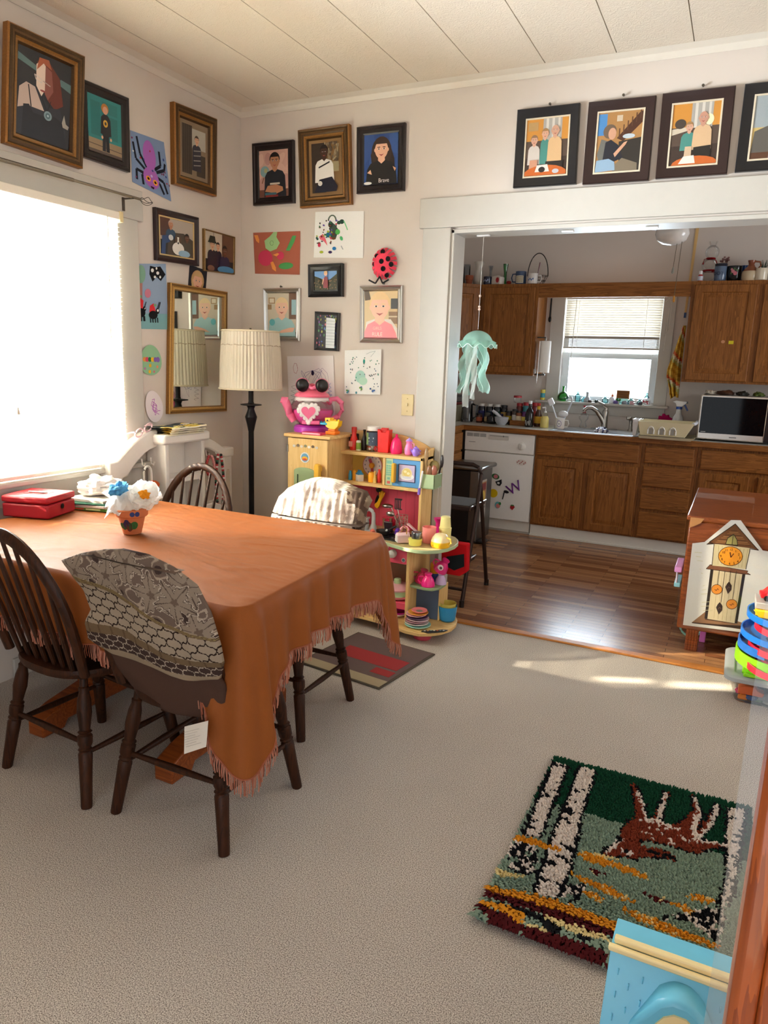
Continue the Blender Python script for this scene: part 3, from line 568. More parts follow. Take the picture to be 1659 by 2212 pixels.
sheet('painting', 'white sheet with a dark and many-coloured dab painting, under the gold frame', 'drawing', BW, [(-2.254, 2.244), (-1.948, 2.232), (-1.945, 1.989), (-2.262, 2.001)],
      [('p', [(.3, .5), (.34, .78), (.42, .72), (.5, .6), (.44, .4), (.36, .4)], '46564A'), ('l', [(.36 + .08 * cos(pi - k * .4), .8 + .12 * sin(k * .4)) for k in range(9)], .03, '5A6A5E'), ('e', .56, .78, .05, .05, '26463C'), ('e', .5, .76, .04, .04, '2E4A40'), ('e', .33, .72, .05, .07, '2E3E38'), ('e', .3, .5, .06, .06, '1F6A84'), ('e', .48, .56, .05, .06, '58B85A'), ('p', [(.1, .46), (.18, .52), (.24, .4), (.28, .26), (.2, .36), (.12, .4)], 'E26A7A'), ('e', .4, .42, .04, .03, '6A4A2A'), ('l', [(.6, .8), (.66, .66), (.68, .6)], .02, '70C890'), ('e', .42, .2, .04, .04, '2E80C0'), ('e', .34, .12, .04, .03, '3A2A5A'), ('e', .16, .12, .04, .03, 'A8B83A'), ('e', .11, .28, .03, .05, 'C83A58'), ('e', .56, .42, .03, .05, '50B070', 20), ('l', [(.56, .26), (.6, .18)], .02, 'A8B0B4')] +
      blobs(34, ['3A6A44', '7A3A2A', 'A8B83A', '6A5AA0', 'C04A5A', '2E5A50', '404040'], 21, .012, .026, (.04, .3, .46, .82)), 'EEF0EE', d=.004)
t = thing('paper_ladybug', 'red paper-strip ladybug with black dots and curled legs, standing out from wall', 'craft', (-1.81, YB - .03, 1.85))
mb = MB()
for k in range(9):
    a = k * pi / 9; pts = [(-1.812 + .075 * cos(a) * c_, YB - .008 - .036 * sqrt_, 1.955 + .082 * sin(a) * c_) for c_, sqrt_ in [(x / 6 - 1, max(0, 1 - (x / 6 - 1) ** 2) ** .5) for x in range(13)]]
    mb.tube(pts, .012, 'paper', 'E8485E', 4, flat=.08, up=(0, -1, 0))
mb.build('body', t)
for (u, v) in ((-.01, .058), (-.048, .036), (-.062, -.004), (.03, .02), (-.012, .008), (.05, -.008), (0, -.03), (.02, -.062)):
    mb = MB(); mb.lathe([(.0135, 0), (.0135, .003)], 'paper', '1C1A1C', (-1.802 + u * .9, YB - .010 - .035 * (1 - min(1, (u * u + v * v) / .0065)) ** .5, 1.955 + v), 14, ax='y'); mb.build('dot', t)
for sx, a in ((-1, 1), (1, .4)):
    mb = MB(); mb.tube([(-1.82 + sx * .03 * k / 8 * (1.6 if sx < 0 else .6) + (0 if k < 6 else sx * .008 * (k - 6)), YB - .045 + .02 * k / 8, 1.885 - .032 * min(k, 5) / 5 + (.006 * (k - 6) if k > 6 else 0)) for k in range(10)], .006, 'paper', '2A2A2C', 4, flat=.2, up=(0, -1, 0)); mb.build('leg', t)
frame('picture_frame', 'small black landscape-shaped frame, child in red by a flower field', 'picture', BW, [(-2.287, 1.961), (-2.065, 1.963), (-2.061, 1.785), (-2.283, 1.783)], plain('17181C', .03, '0E0E10', .026),
      [('r', 0, .5, 1, 1, '6A9AD0'), ('p', [(0, 0), (0, .75), (.2, .66), (.5, .5), (.7, .56), (1, .85), (1, 0)], '3A3A24')] + blobs(60, ['6A5A3A', '8A6A48', '55502E', 'A07A58'], 2, .015, .035, (0, .05, 1, .55)) + [('p', [(.42, .1), (.44, .6), (.5, .72), (.6, .7), (.64, .4), (.62, .1)], '8A3038'), ('e', .53, .86, .08, .12, SK), ('e', .53, .93, .08, .07, 'C8A070'), ('l', [(.44, .6), (.38, .3)], .04, SK)], 0)
SILVER = [(0, 0, 'metal', 'C8C6C2'), (0, .014, 'metal', 'D2D0CC'), (.006, .02, 'metal', 'D8D8D4'), (.016, .014, 'metal', 'C4C4C0'), (.022, .018, 'metal', 'DADAD6'), (.028, .01, 'metal', 'B0B0AC')]
frame('picture_frame', 'silver-framed photo of a toddler in pale blue, half behind the lampshade', 'picture', BW, [(-2.602, 1.836), (-2.345, 1.835), (-2.346, 1.536), (-2.595, 1.537)], SILVER,
      [('r', 0, 0, 1, 1, 'C6BCA8'), ('r', .04, .76, .26, .9, '9A7A50'), ('r', .07, .78, .23, .88, 'D8CDB8'), ('r', 0, .62, .14, .74, '9A7A50'), ('r', .75, .4, 1, 1, '6A4A34'), ('r', .84, .5, 1, .85, '9AC0C8'), ('r', 0, 0, 1, .1, '54402E')] + person(.5, .88, .42, 'E4B8A0', 'E0C698', '9CC4C8', .74) + [('e', .16, .32, .1, .08, '5AB0B8'), ('p', [(.3, .06), (.9, .1), (.96, .2), (.8, .2), (.5, .14)], 'DCAA92')], 0)
frame('picture_frame', 'slim dark grey tilted frame above the scribble sheets', 'picture', BW, [(-2.241, 1.705), (-2.082, 1.697), (-2.086, 1.485), (-2.243, 1.489)], plain('3C3E40', .016, None, .02),
      blobs(90, ['4A6AB0', 'B05A6A', '4A8A5A', 'A0A040', '6A4A8A', '2A2A3A'], 14, .02, .045) + [('p', [(.5, 0), (.5, .92), (.96, .9), (.96, 0)], 'C8D0D4')] + [('l', [(.5, .1 + .09 * k), (.96, .1 + .09 * k)], .012, '8A98A0') for k in range(9)], 0, fillcol='2A2C3A')  # pale lined panel paints a reflection into the print
frame('picture_frame', 'beaded silver frame, toddler in a pink lettered top', 'picture', BW, [(-1.957, 1.84), (-1.698, 1.841), (-1.691, 1.538), (-1.949, 1.537)], SILVER,
      [('r', 0, 0, 1, 1, 'D6BC8C'), ('p', [(0, 1), (.02, .8), (.2, .82), (.14, 1)], '5A4A3C'), ('r', .8, .62, 1, .84, '3A3E44'), ('r', .74, .3, 1, .56, '8A6A4A'), ('r', .74, .44, 1, .47, 'D8C8A8'), ('p', [(0, 0), (.06, .34), (.3, .4), (.8, .4), (1, .2), (1, 0)], 'E6DDD4')] + person(.47, .95, .56, 'ECBBA0', 'E4C088', 'F0828C', .74, wide=.8), 0, lettering=[('GIRLS', .4, .2, .09, 'F6C8C4'), ('RULE', .4, .07, .12, 'FBEDE8')])
sc = [('l', [(.5 + .28 * cos(k * .7) * (1 - k * .012), .55 + .22 * sin(k * .9)) for k in range(26)], .005, '5A5A9A'), ('l', [(.6 + .3 * cos(k * .5), .5 + .3 * sin(k * .8)) for k in range(16)], .005, '9A8AA8'), ('l', [(.9 + .05 * cos(k * 2.), .3 + .02 * k) for k in range(14)], .006, '6A8AC8'), ('e', .55, .72, .03, .04, '2A2040'), ('l', [(.18 + .05 * cos(k), .8 + .09 * sin(k)) for k in range(8)], .006, 'B0707A'), ('l', [(.12 + .07 * sin(k * 2.2), .15 + .025 * k) for k in range(16)], .005, '8A8A90')]
sheet('drawing', 'white paper with fine crayon scribbles behind the pink teapot', 'drawing', BW, [(-2.438, 1.449), (-2.122, 1.46), (-2.102, 1.112), (-2.42, 1.096)], sc, 'E6E4E4', d=.004)
sheet('drawing', 'white paper with green and blue paint dots, above the toy kitchen shelf', 'drawing', BW, [(-2.044, 1.492), (-1.812, 1.503), (-1.811, 1.254), (-2.04, 1.247)],
      [('e', .44, .4, .14, .14, 'A8D4C8'), ('e', .52, .3, .12, .09, 'B4DCC8'), ('e', .54, .74, .03, .05, '3AA090'), ('l', [(.6, .9), (.7, .94), (.84, .96), (.72, .84)], .006, '7A98A0')] + blobs(46, ['4A6A70', '5A7A90', '6A6A6A', '3A8A78'], 31, .01, .018, (.05, .08, .95, .85)) + blobs(10, ['4A6AA0', '4A8A9A', '6AA050'], 32, .02, .032, (.05, .03, .95, .2)), 'EEF2F2', d=.012)
# switch
t = thing('light_switch', 'almond plastic light switch plate beside the kitchen opening', 'light switch', (-1.645, YB, 1.147))
mb = MB(); mb.box(-1.681, -1.609, YB - .007, YB, 1.147, 1.264, 'plastic', 'DCCB9C'); mb.build('cover_plate', t, bev=.003)
mb = MB(); mb.box(-1.65, -1.64, YB - .018, YB - .006, 1.2, 1.216, 'plastic', 'E6D8B0'); mb.build('toggle', t, bev=.002)
for z in (1.172, 1.24):
    mb = MB(); mb.lathe([(.003, 0), (.003, .001)], 'metal', 'A89868', (-1.645, YB - .007, z), 8, ax='y'); mb.build('screw', t)
# four frames above the opening
FP = 'D8CCB4'
sofa = lambda: [('r', 0, 0, 1, 1, 'C88A3A'), ('r', 0, .3, 1, .62, '54443A'), ('r', .4, .6, .85, 1, 'A8A49C'), ('l', [(.5, .6), (.5, 1)], .06, 'CFCAC0'), ('l', [(.64, .6), (.64, 1)], .06, 'CFCAC0'), ('l', [(.78, .6), (.78, 1)], .05, 'CFCAC0'), ('r', 0, 0, 1, .32, '3E3029')]
frame('picture_frame', 'black-framed photo of three people on a sofa, leftmost above the opening', 'picture', BW, [(-1.12, 2.641), (-.823, 2.639), (-.813, 2.288), (-1.118, 2.29)], plain('17171B', .042, FP),
      sofa() + [('r', .04, .8, .28, .95, 'B09060')] + person(.2, .72, .17, 'CFA088', '8A6A50', 'C8C0B8', .8, bottom=.2, wide=.8) + person(.46, .82, .17, 'CFA088', 'A07A50', '4A8A80', .8, bottom=.2, wide=.6) + person(.7, .88, .2, 'C89A80', 'D0C8C0', 'D0AC80', .8, bottom=.2, bald=1, wide=.8) + [('p', [(.1, .1), (.12, .28), (.3, .28), (.3, .1)], 'C89478'), ('p', [(.5, .1), (.5, .24), (.92, .24), (.9, .1)], '2A2420'), ('e', .5, .02, .52, .16, 'C0622A'), ('p', [(.25, .06), (.3, .18), (.55, .19), (.6, .06)], 'E0D8D0'), ('e', .42, .1, .08, .05, '2A2424'), ('e', .75, .06, .08, .04, 'B8B8C0')], 0)
frame('picture_frame', 'brown-framed photo of a seated person in dark shirt by a staircase', 'picture', BW, [(-.783, 2.637), (-.488, 2.632), (-.486, 2.281), (-.782, 2.283)], plain('2C1A18', .042, FP),
      [('r', 0, 0, 1, 1, 'A87C4A'), ('r', 0, .62, .2, .98, '4A86C0'), ('p', [(.45, .56), (.95, .98), (1, .98), (1, .8), (.6, .5)], '4A2A1C')] + [('l', [(.5 + .09 * k, .56 + .06 * k), (.5 + .09 * k, .72 + .06 * k)], .025, '5A3A28') for k in range(6)] + [('p', [(.55, .0), (.5, .5), (1, .55), (1, 0)], '2E2A26'), ('r', .42, .84, .55, .94, 'C8B8A0'), ('p', [(.02, .3), (.1, .56), (.3, .5), (.3, .2), (.1, .1)], '6A6A64'), ('e', .28, .68, .15, .12, '6A5848'), ('e', .34, .64, .09, .1, 'C8987C'), ('p', [(.16, .2), (.2, .5), (.32, .54), (.5, .44), (.62, .22), (.4, .16)], '22242E'), ('p', [(.44, .24), (.66, .44), (.7, .5), (.62, .48), (.4, .3)], 'C8987C'), ('e', .72, .58, .14, .04, 'B8C4CC'), ('p', [(.4, .08), (.6, .22), (.95, .12), (.96, 0), (.4, 0)], '7A6E5C'), ('p', [(0, 0), (.02, .2), (.3, .22), (.44, .16), (.46, .02)], '8CA8C0')], 0)
frame('picture_frame', 'brown-framed photo of a short and a tall person before striped curtains', 'picture', BW, [(-.462, 2.636), (-.169, 2.634), (-.163, 2.284), (-.457, 2.285)], plain('2C1A18', .042, FP),
      sofa() + [('p', [(0, .6), (.3, .62), (.34, .56), (0, .5)], 'C8BCA8'), ('e', .78, .72, .1, .09, 'F0E2BC'), ('e', .18, .68, .12, .08, '4A4038')] + person(.38, .7, .16, 'CFA088', 'A07A50', '4A8A80', .8, bottom=.24) + person(.66, .86, .21, 'C0907A', 'C0B0A8', 'CFAE88', .8, bottom=.24, bald=1, wide=.9) + [('p', [(.3, .05), (.32, .3), (.46, .3), (.46, .05)], 'C8AE90'), ('p', [(.5, .08), (.5, .28), (.86, .3), (.86, .08)], '28241F'), ('e', .55, 0, .5, .14, 'C0622A'), ('p', [(.2, .02), (.3, .14), (.52, .15), (.56, .02)], 'E0D8D0')], 0)
frame('picture_frame', 'black frame cut by the photo edge, rightmost above the opening', 'picture', BW, [(-.134, 2.635), (.16, 2.633), (.165, 2.287), (-.133, 2.288)], plain('17171B', .042, FP),
      [('r', 0, 0, 1, 1, 'C8B070'), ('r', 0, .5, .3, 1, '9AA4A8'), ('p', [(0, .1), (.04, .44), (.4, .55), (.5, .1)], '5E5A54'), ('r', 0, 0, 1, .1, '5A3A28')] + person(.62, .8, .24, SK, 'A08060', '8A8098', .8), 0)
for x, z, lb in ((-.966, 2.652, 'first sofa picture from the left'), (-.632, 2.652, 'staircase picture'), (-.3, 2.652, 'striped curtain picture'), (-2.478, 1.845, 'toddler picture behind the lamp'), (-1.812, 1.852, 'pink-topped toddler picture')):
    mb = MB(); mb.lathe([(.0032, 0), (.0032, .012), (.006, .012), (.006, .016)], 'metal', '6A665E', (x, YB, z), 8, ax='y'); tag(mb.build('nail'), 'small nail sticking out of the wall above the ' + lb, 'nail')
# ---------------------------------------------------------------- dining set
def turned(mb, foot, top, r=.021, mat='chair_wood'):
    foot, top = Vector(foot), Vector(top); d = top - foot; L = d.length
    q = Vector((0, 0, 1)).rotation_difference(d.normalized()).to_matrix().to_4x4()
    mb.T = Matrix.Translation(foot) @ q
    P = [(0, .8), (.02, .84), (.3, .98), (.42, 1.06), (.44, .86), (.455, 1.08), (.47, .86), (.5, 1.1), (.56, 1.12), (.575, .84), (.59, 1.1), (.605, .8), (.66, .92), (.74, 1.12), (.84, 1.0), (.9, .72), (.93, .8), (.94, .6), (1, .62)]
    mb.lathe([(r * k, L * t) for t, k in P], mat, '', seg=14); mb.T = None
def windsor():
    t = thing('dining_chair', '', 'chair', (0, 0, 0), 0, 'bow-backed dining chairs')
    ol = []
    for k in range(40):
        a = 2 * pi * k / 40; c, s = cos(a), sin(a); x = .218 * math.copysign(abs(c) ** .75, c); y = .205 * math.copysign(abs(s) ** .8, s)
        ol.append((x * (1 + .06 * s), y))
    mb = MB(); n = len(ol)
    lay = [(.86, .405), (.97, .412), (1, .428), (.985, .44), (.93, .443), (.7, .434), (.35, .43)]
    vs = [(x * k, y * k, z) for k, z in lay for x, y in ol]
    fs = [(i * n + k, i * n + (k + 1) % n, (i + 1) * n + (k + 1) % n, (i + 1) * n + k) for i in range(len(lay) - 1) for k in range(n)]
    fs += [tuple(range(n))[::-1], tuple(range((len(lay) - 1) * n, len(lay) * n))]
    mb.add(vs, fs, 'chair_wood', ''); mb.build('seat', t, local=True)
    F = {}
    for sx in (-1, 1):
        for sy in (-1, 1):
            f, p = Vector((sx * .215, sy * .198, 0)), Vector((sx * .155, sy * .14, .41)); F[sx, sy] = (f, p)
            mb = MB(); turned(mb, f, p); mb.build('leg', t, local=True)
    L = lambda k, h: F[k][0].lerp(F[k][1], h)
    for a, b, h in (((-1, -1), (1, -1), .5), ((-1, 1), (1, 1), .55), ((-1, -1), (-1, 1), .42), ((1, -1), (1, 1), .42)):
        p, q = L(a, h), L(b, h); mb = MB(); mb.tube([p, p.lerp(q, .25), p.lerp(q, .5), p.lerp(q, .75), q], [.007, .0095, .0115, .0095, .007], 'chair_wood', '', 10); mb.build('stretcher', t, local=True)
    bow = []
    for k in range(25):
        a = pi * k / 24; x = .215 * cos(a) * (1.06 if sin(a) < .55 else 1.06 - .06 * (sin(a) - .55)); h = .452 * sin(a) ** .72
        bow.append((x * (.86 + .14 * min(1, h * 4)), -.165 - .27 * h, .44 + h))
    mb = MB(); mb.tube(bow, .0195, 'chair_wood', '', 10, flat=.75, up=(0, -1, .25)); mb.build('back_bow', t, local=True)
    for k in range(7):
        x0 = -.135 + .045 * k; x1 = x0 * 1.22; h = .452 * (max(0, 1 - (x1 / .228) ** 2)) ** .40
        a, b = Vector((x0, -.163, .435)), Vector((x1, -.165 - .27 * h, .44 + h)); mb = MB()
        mb.tube([a, a.lerp(b, .35), b], [.0075, .0095, .006], 'chair_wood', '', 8); mb.build('spindle', t, local=True)
    return t
chair = windsor()
for i, (x, y, rz, lb) in enumerate([
    (-1.42, 1.70, 0, 'dark bow-backed wooden chair whose back is covered by the brown floral pillow sham'),
    (-1.93, 1.69, -5, 'dark bow-backed wooden chair with bare spindles, cut by the left photo edge'),
    (-2.375, 2.55, 180, 'bow-backed wooden chair seen over the far table edge by the white toy vanity'),
    (-1.572, 2.36, 180, 'wooden chair beyond the table under a crinkled cream quilted sham')]):
    c = chair if i == 0 else copy_tree(chair)
    c.location = (x, y, 0); c.rotation_euler = (0, 0, radians(rz)); c['label'] = lb

# table
t = thing('dining_table', 'rectangular pedestal dining table under the rust tablecloth', 'table', (-1.9, 2.05, 0))
mb = MB(); mb.box(-2.655, -1.23, 1.555, 2.545, .715, .748, 'mahogany'); mb.build('tabletop', t, bev=.01)
for x in (-1.62, -2.25):
    mb = MB(); mb.ext([(1.70, 0), (1.70, .07), (1.78, .1), (1.95, .13), (2.15, .13), (2.32, .1), (2.4, .07), (2.4, 0), (2.3, 0), (2.28, .03), (1.82, .03), (1.8, 0)], lambda u, v, d: (x + d, u, v), -.04, .04, 'mahogany'); mb.build('foot', t, bev=.006)
    mb = MB(); mb.box(x - .035, x + .035, 1.93, 2.17, .12, .715, 'mahogany'); mb.build('pedestal', t, bev=.006)
mb = MB(); mb.box(-2.22, -1.65, 2.03, 2.07, .2, .3, 'mahogany'); mb.build('stretcher', t, bev=.004)
# tablecloth with fringe
TZ = .757; per = []
def side(a, b, n): return [(a[0] + (b[0] - a[0]) * k / n, a[1] + (b[1] - a[1]) * k / n) for k in range(n)]
def arc(cx, cy, r, a0, a1, n): return [(cx + r * cos(radians(a0 + (a1 - a0) * k / n)), cy + r * sin(radians(a0 + (a1 - a0) * k / n))) for k in range(n)]
q = .05
per += side((-2.6, 1.54), (-1.21, 1.54), 150) + arc(-1.21, 1.54 + q, q, -90, 0, 26) + side((-1.16, 1.59), (-1.215, 2.515), 120) + arc(-1.265, 2.515, q, 0, 90, 26) + side((-1.265, 2.565), (-2.6, 2.565), 120) + arc(-2.6, 2.515, q, 90, 180, 20) + side((-2.65, 2.515), (-2.65, 1.59), 60) + arc(-2.6, 1.59, q, 180, 270, 20)
NP = len(per); cen = (-1.92, 2.05)
corner = [(-1.17, 1.55), (-1.225, 2.555), (-2.64, 2.555), (-2.64, 1.55)]
nrm = []
for k in range(NP):
    a, b = per[k - 1], per[(k + 1) % NP]; d = Vector((b[0] - a[0], b[1] - a[1])).normalized(); nrm.append((d.y, -d.x))
def cdist(p): return min(math.hypot(p[0] - c[0], p[1] - c[1]) for c in corner)
arcl = [0]
for k in range(1, NP): arcl.append(arcl[-1] + math.hypot(per[k][0] - per[k - 1][0], per[k][1] - per[k - 1][1]))
vs, fs = [], []
rings_ = [.015 + .955 * k / 44 for k in range(45)] + [.985, 1]
def wrinkle(x, y):
    n_ = noise.noise(Vector((x * 2.2 + y * 1.2, y * 9 - x * 2, 0))); m_ = noise.noise(Vector((x * 5, y * 22 + x * 4, 5)))
    return .005 * max(0, 1 - abs(n_) * 7) * (.5 + .5 * noise.noise(Vector((x * 3, y * 3, 9)))) + .0018 * max(0, 1 - abs(m_) * 5)
for f in rings_:
    for x, y in per:
        X_, Y_ = cen[0] + (x - cen[0]) * f, cen[1] + (y - cen[1]) * f
        vs.append((X_, Y_, TZ + (wrinkle(X_, Y_) if f < .98 else 0)))
hem = []
ND = 9
for j in range(1, ND + 1):
    tt = j / ND
    for k, (x, y) in enumerate(per):
        e = math.exp(-(cdist((x, y)) / .085) ** 2); far = .7 if y > 2 else 1
        L = .205 + .27 * e + .012 * sin(arcl[k] * 9)
        fold = (.012 + .016 * sin(arcl[k] * 34 + 2 * sin(arcl[k] * 7))) * (1 - e) + .0 * e
        fl = fold + .07 * e + .012 * e * sin(arcl[k] * 120)
        o = .012 + fl * tt ** .8
        z = TZ - L * tt - .0
        vs.append((x + nrm[k][0] * o, y + nrm[k][1] * o, max(z, .03)))
NR = len(rings_) + ND
for i in range(NR - 1):
    for k in range(NP): fs.append((i * NP + k, i * NP + (k + 1) % NP, (i + 1) * NP + (k + 1) % NP, (i + 1) * NP + k))
fs.append(tuple(range(NP)))
mb = MB(); mb.add(vs, fs, 'satin', '8A4C1E')
cl = thing('tablecloth', 'rust brown tablecloth with fringed hem draped over the dining table', 'tablecloth', (-1.9, 2.05, TZ))
mb.build('cloth', cl, sharp=80)
mb = MB(); last = vs[-NP:]
for k in range(NP):
    if last[k][0] < -2.5: continue
    for s in range(2):
        p = Vector(last[k]).lerp(Vector(last[(k + 1) % NP]), s / 2); j = random.uniform(-.004, .004); l_ = random.uniform(.04, .056)
        mb.tube([p, p + Vector((j + nrm[k][0] * .003, nrm[k][1] * .003, -l_ * .5)), p + Vector((j * 2, -j, -l_))], .0015, 'fabric', 'B8806C' if (k + s) % 3 else 'A0604C', 4)
    mb.tube([Vector(last[k]) + Vector((0, 0, .002)), Vector(last[(k + 1) % NP]) + Vector((0, 0, .002))], .003, 'fabric', '9C5C44', 4)
mb.build('fringe', cl)

# pillow shams pulled over two chair backs
def rows(poly, n):
    zs = [p[1] for p in poly]; z0, z1 = min(zs) + .003, max(zs) - .003; out = []
    for i in range(n + 1):
        z = z0 + (z1 - z0) * i / n; xs_ = []
        for a, b in zip(poly, poly[1:] + poly[:1]):
            if (a[1] - z) * (b[1] - z) < 0: xs_.append(a[0] + (b[0] - a[0]) * (z - a[1]) / (b[1] - a[1]))
        out.append((z, min(xs_), max(xs_)))
    return out
def sham(poly, n, m, plane, thick, puff, sgn, colf, taper=.08):
    R = rows(poly, n); vs, fs, cs = [], [], []
    for z, a, b in R:
        for side_ in (1, -1):
            for k in range(m):
                u = (k + .5) / m if side_ > 0 else 1 - (k + .5) / m; x = a + (b - a) * u
                th = thick * max(.02, (4 * u * (1 - u))) ** .4 * min(1, max(.04, (R[-1][0] - z) / taper)) ** .5
                vs.append((x, plane(z) + sgn * (th * side_ + (puff(x, z) if side_ > 0 else 0)), z))
    W_ = 2 * m
    for i in range(n):
        for k in range(W_):
            fs.append((i * W_ + k, i * W_ + (k + 1) % W_, (i + 1) * W_ + (k + 1) % W_, (i + 1) * W_ + k))
            u = (k + .5) / m if k < m else 1; z, a, b = R[i]; cs.append(colf(a + (b - a) * min(1, u), z, R[-1][0], R[0][0]) )
    fs.append(tuple(range(n * W_, (n + 1) * W_))); cs.append(colf((R[-1][1] + R[-1][2]) / 2, R[-1][0], 1, 0))
    fs.append(tuple(range(W_))[::-1]); cs.append(colf((R[0][1] + R[0][2]) / 2, R[0][0], 1, 0))
    mb = MB(); mb.add(vs, fs, 'fabric', cs); return mb
rf = random.Random(5)
FLOW = [(-1.62, .83), (-1.42, .89), (-1.27, .8), (-1.21, .72), (-1.34, .81), (-1.5, .84), (-1.23, .85)]
def trellis(u, v, s, w_):
    a = (u + v) / s; b = (u - v) / s
    a += .12 * sin(2 * pi * b); b += .12 * sin(2 * pi * a)
    return abs(a - round(a)) < w_ or abs(b - round(b)) < w_
def brocade(x, z, z1, z0):
    h = (z - (.79 - .24 * (x + 1.58) + .012 * sin((x + 1.6) * 16))) / (.125 - .14 * (x + 1.58))      # bands slanting across the sham
    if h > .13:
        for i, (fx, fz) in enumerate(FLOW):
            dx, dz = x - fx, z - fz; r = math.hypot(dx, dz); a = math.atan2(dz, dx)
            pr = .052 + .014 * cos(5 * a + i)
            pr += .006 * cos(15 * a)
            if r < pr * .22: return '6A5A4E'
            if r < pr: return 'B4A696' if pr - r < .0035 else ('564840' if pr - r < .007 or abs(sin(2.5 * a + i / 2)) < .09 else '8A7C6E')
        v = noise.noise(Vector((x * 22, z * 22, 3)))
        if abs(v) < .06: return 'A09080'
        return '443632' if v > .28 else '6C5C52'
    if h > 0: return '8A7850' if int(h * 46) % 2 else '5C4A3A'
    if h > -1: return '2C201C' if trellis(x, z * 1.05, .052, .055) else '9A8B7A'
    if h > -1.25: return '6E5C46' if int(x * 150) % 7 else '5E4C3A'
    if h > -1.66: return 'A89A8A' if trellis(x, z, .036, .05) else '40322E'
    return '8C7C68'
NEAR = [(-1.683, .854), (-1.601, .888), (-1.5, .915), (-1.42, .928), (-1.352, .925), (-1.266, .899), (-1.201, .858), (-1.174, .782), (-1.164, .687), (-1.165, .628), (-1.189, .572), (-1.261, .552), (-1.376, .556), (-1.496, .566), (-1.606, .57), (-1.668, .6), (-1.661, .651), (-1.623, .705), (-1.639, .763), (-1.655, .805)]
np_ = lambda z: 1.6 - .261 * z + .026
cv = thing('pillow_sham', 'brown and cream floral brocade sham pulled over the near chair back', 'chair cover', (-1.42, 1.47, .41))
sham(NEAR, 190, 200, np_, .03, lambda x, z: .012 * noise.noise(Vector((x * 7, z * 10, 1))) + .006 * noise.noise(Vector((x * 22, z * 16, 2))), -1, brocade).build('front_panel', cv, sharp=80)
BROWN = [(-1.63, .6), (-1.2, .6), (-1.178, .55), (-1.186, .47), (-1.212, .43), (-1.332, .406), (-1.454, .408), (-1.552, .45), (-1.6, .52)]
sham(BROWN, 26, 40, lambda z: np_(z) + .006, .026, lambda x, z: .008 * noise.noise(Vector((x * 9, z * 14, 4))), -1, lambda *a: '4E3A32').build('lining', cv, sharp=80)
mb = MB(); tq = [(-1.284, .422), (-1.2, .462), (-1.192, .396), (-1.27, .352)]
mb.ext([(0, 0), (1, 0), (1, 1), (0, 1)], lambda u, v, d: Vector((bil(tq, u, v)[0], 1.437 - .02 * (1 - v) - d, bil(tq, u, v)[1])), 0, .001, 'paper', 'DCD6CC')
for k in range(7): pic(mb, Plane((0, 1.4345, 0), (1, 0, 0), (0, -1, 0)), [(a, b) for a, b in tq], .0175, [('l', [(.12, .85 - .1 * k), (.8 - .1 * (k % 3), .84 - .1 * k)], .012, '9A948C')], 'paper')
mb.build('care_label', cv)['label'] = 'white care label sticking out under the sham'
FAR = [(-1.815, .5), (-1.81, .764), (-1.785, .836), (-1.74, .88), (-1.689, .908), (-1.63, .932), (-1.578, .941), (-1.485, .93), (-1.415, .91), (-1.36, .9), (-1.331, .865), (-1.347, .82), (-1.348, .74), (-1.352, .5)]
fp = lambda z: 2.395 + .261 * z + .034
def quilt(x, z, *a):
    if x > -1.39 or (x > -1.43 and z > .85): return '5C4C42' if noise.noise(Vector((x * 40, z * 30, 1))) > -.05 else '8A7A68'  # darker right edge: shade painted into the cloth colour
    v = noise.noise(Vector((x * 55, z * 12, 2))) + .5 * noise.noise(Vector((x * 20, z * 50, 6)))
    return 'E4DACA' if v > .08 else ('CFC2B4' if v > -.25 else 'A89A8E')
def pucker(x, z): return .007 * noise.noise(Vector((x * 60, z * 9, 3))) + .005 * noise.noise(Vector((x * 25, z * 60, 7))) * (1 if z < .8 else .4) + .006 * noise.noise(Vector((x * 8, z * 8, 3)))
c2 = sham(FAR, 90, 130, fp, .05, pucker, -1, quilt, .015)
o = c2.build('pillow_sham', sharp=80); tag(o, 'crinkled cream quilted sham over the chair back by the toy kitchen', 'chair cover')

# things on the table
def onquad(x, y, rz): return Matrix.Translation((x, y, TZ + .004)) @ Matrix.Rotation(radians(rz), 4, 'Z')
t = thing('cash_box', 'flat red metal box with a carry handle on the table corner by the window', 'box', (-2.6, 2.06, TZ + .004))
M_ = onquad(-2.6, 2.06, 16)
mb = MB(); mb.T = M_; mb.box(-.105, .105, -.095, .095, 0, .058, 'paint', 'A01828'); mb.build('body', t, bev=.008)
mb = MB(); mb.T = M_; mb.box(-.107, .107, -.097, .097, .061, .09, 'paint', 'A81A2A'); mb.build('lid', t, bev=.009)
mb = MB(); mb.T = M_; mb.box(-.05, .05, -.03, .03, .0902, .0912, 'paint', '8A1020'); mb.tube([(-.04, 0, .092), (-.036, -.012, .0945), (.036, -.012, .0945), (.04, 0, .092)], .0035, 'metal', 'C8C4BC'); mb.build('handle', t)
mb = MB(); mb.T = M_; mb.lathe([(.011, 0), (.011, .002), (.006, .003)], 'darkmetal', '18181A', (.106, 0, .04), 14, ax='x'); mb.build('lock', t)
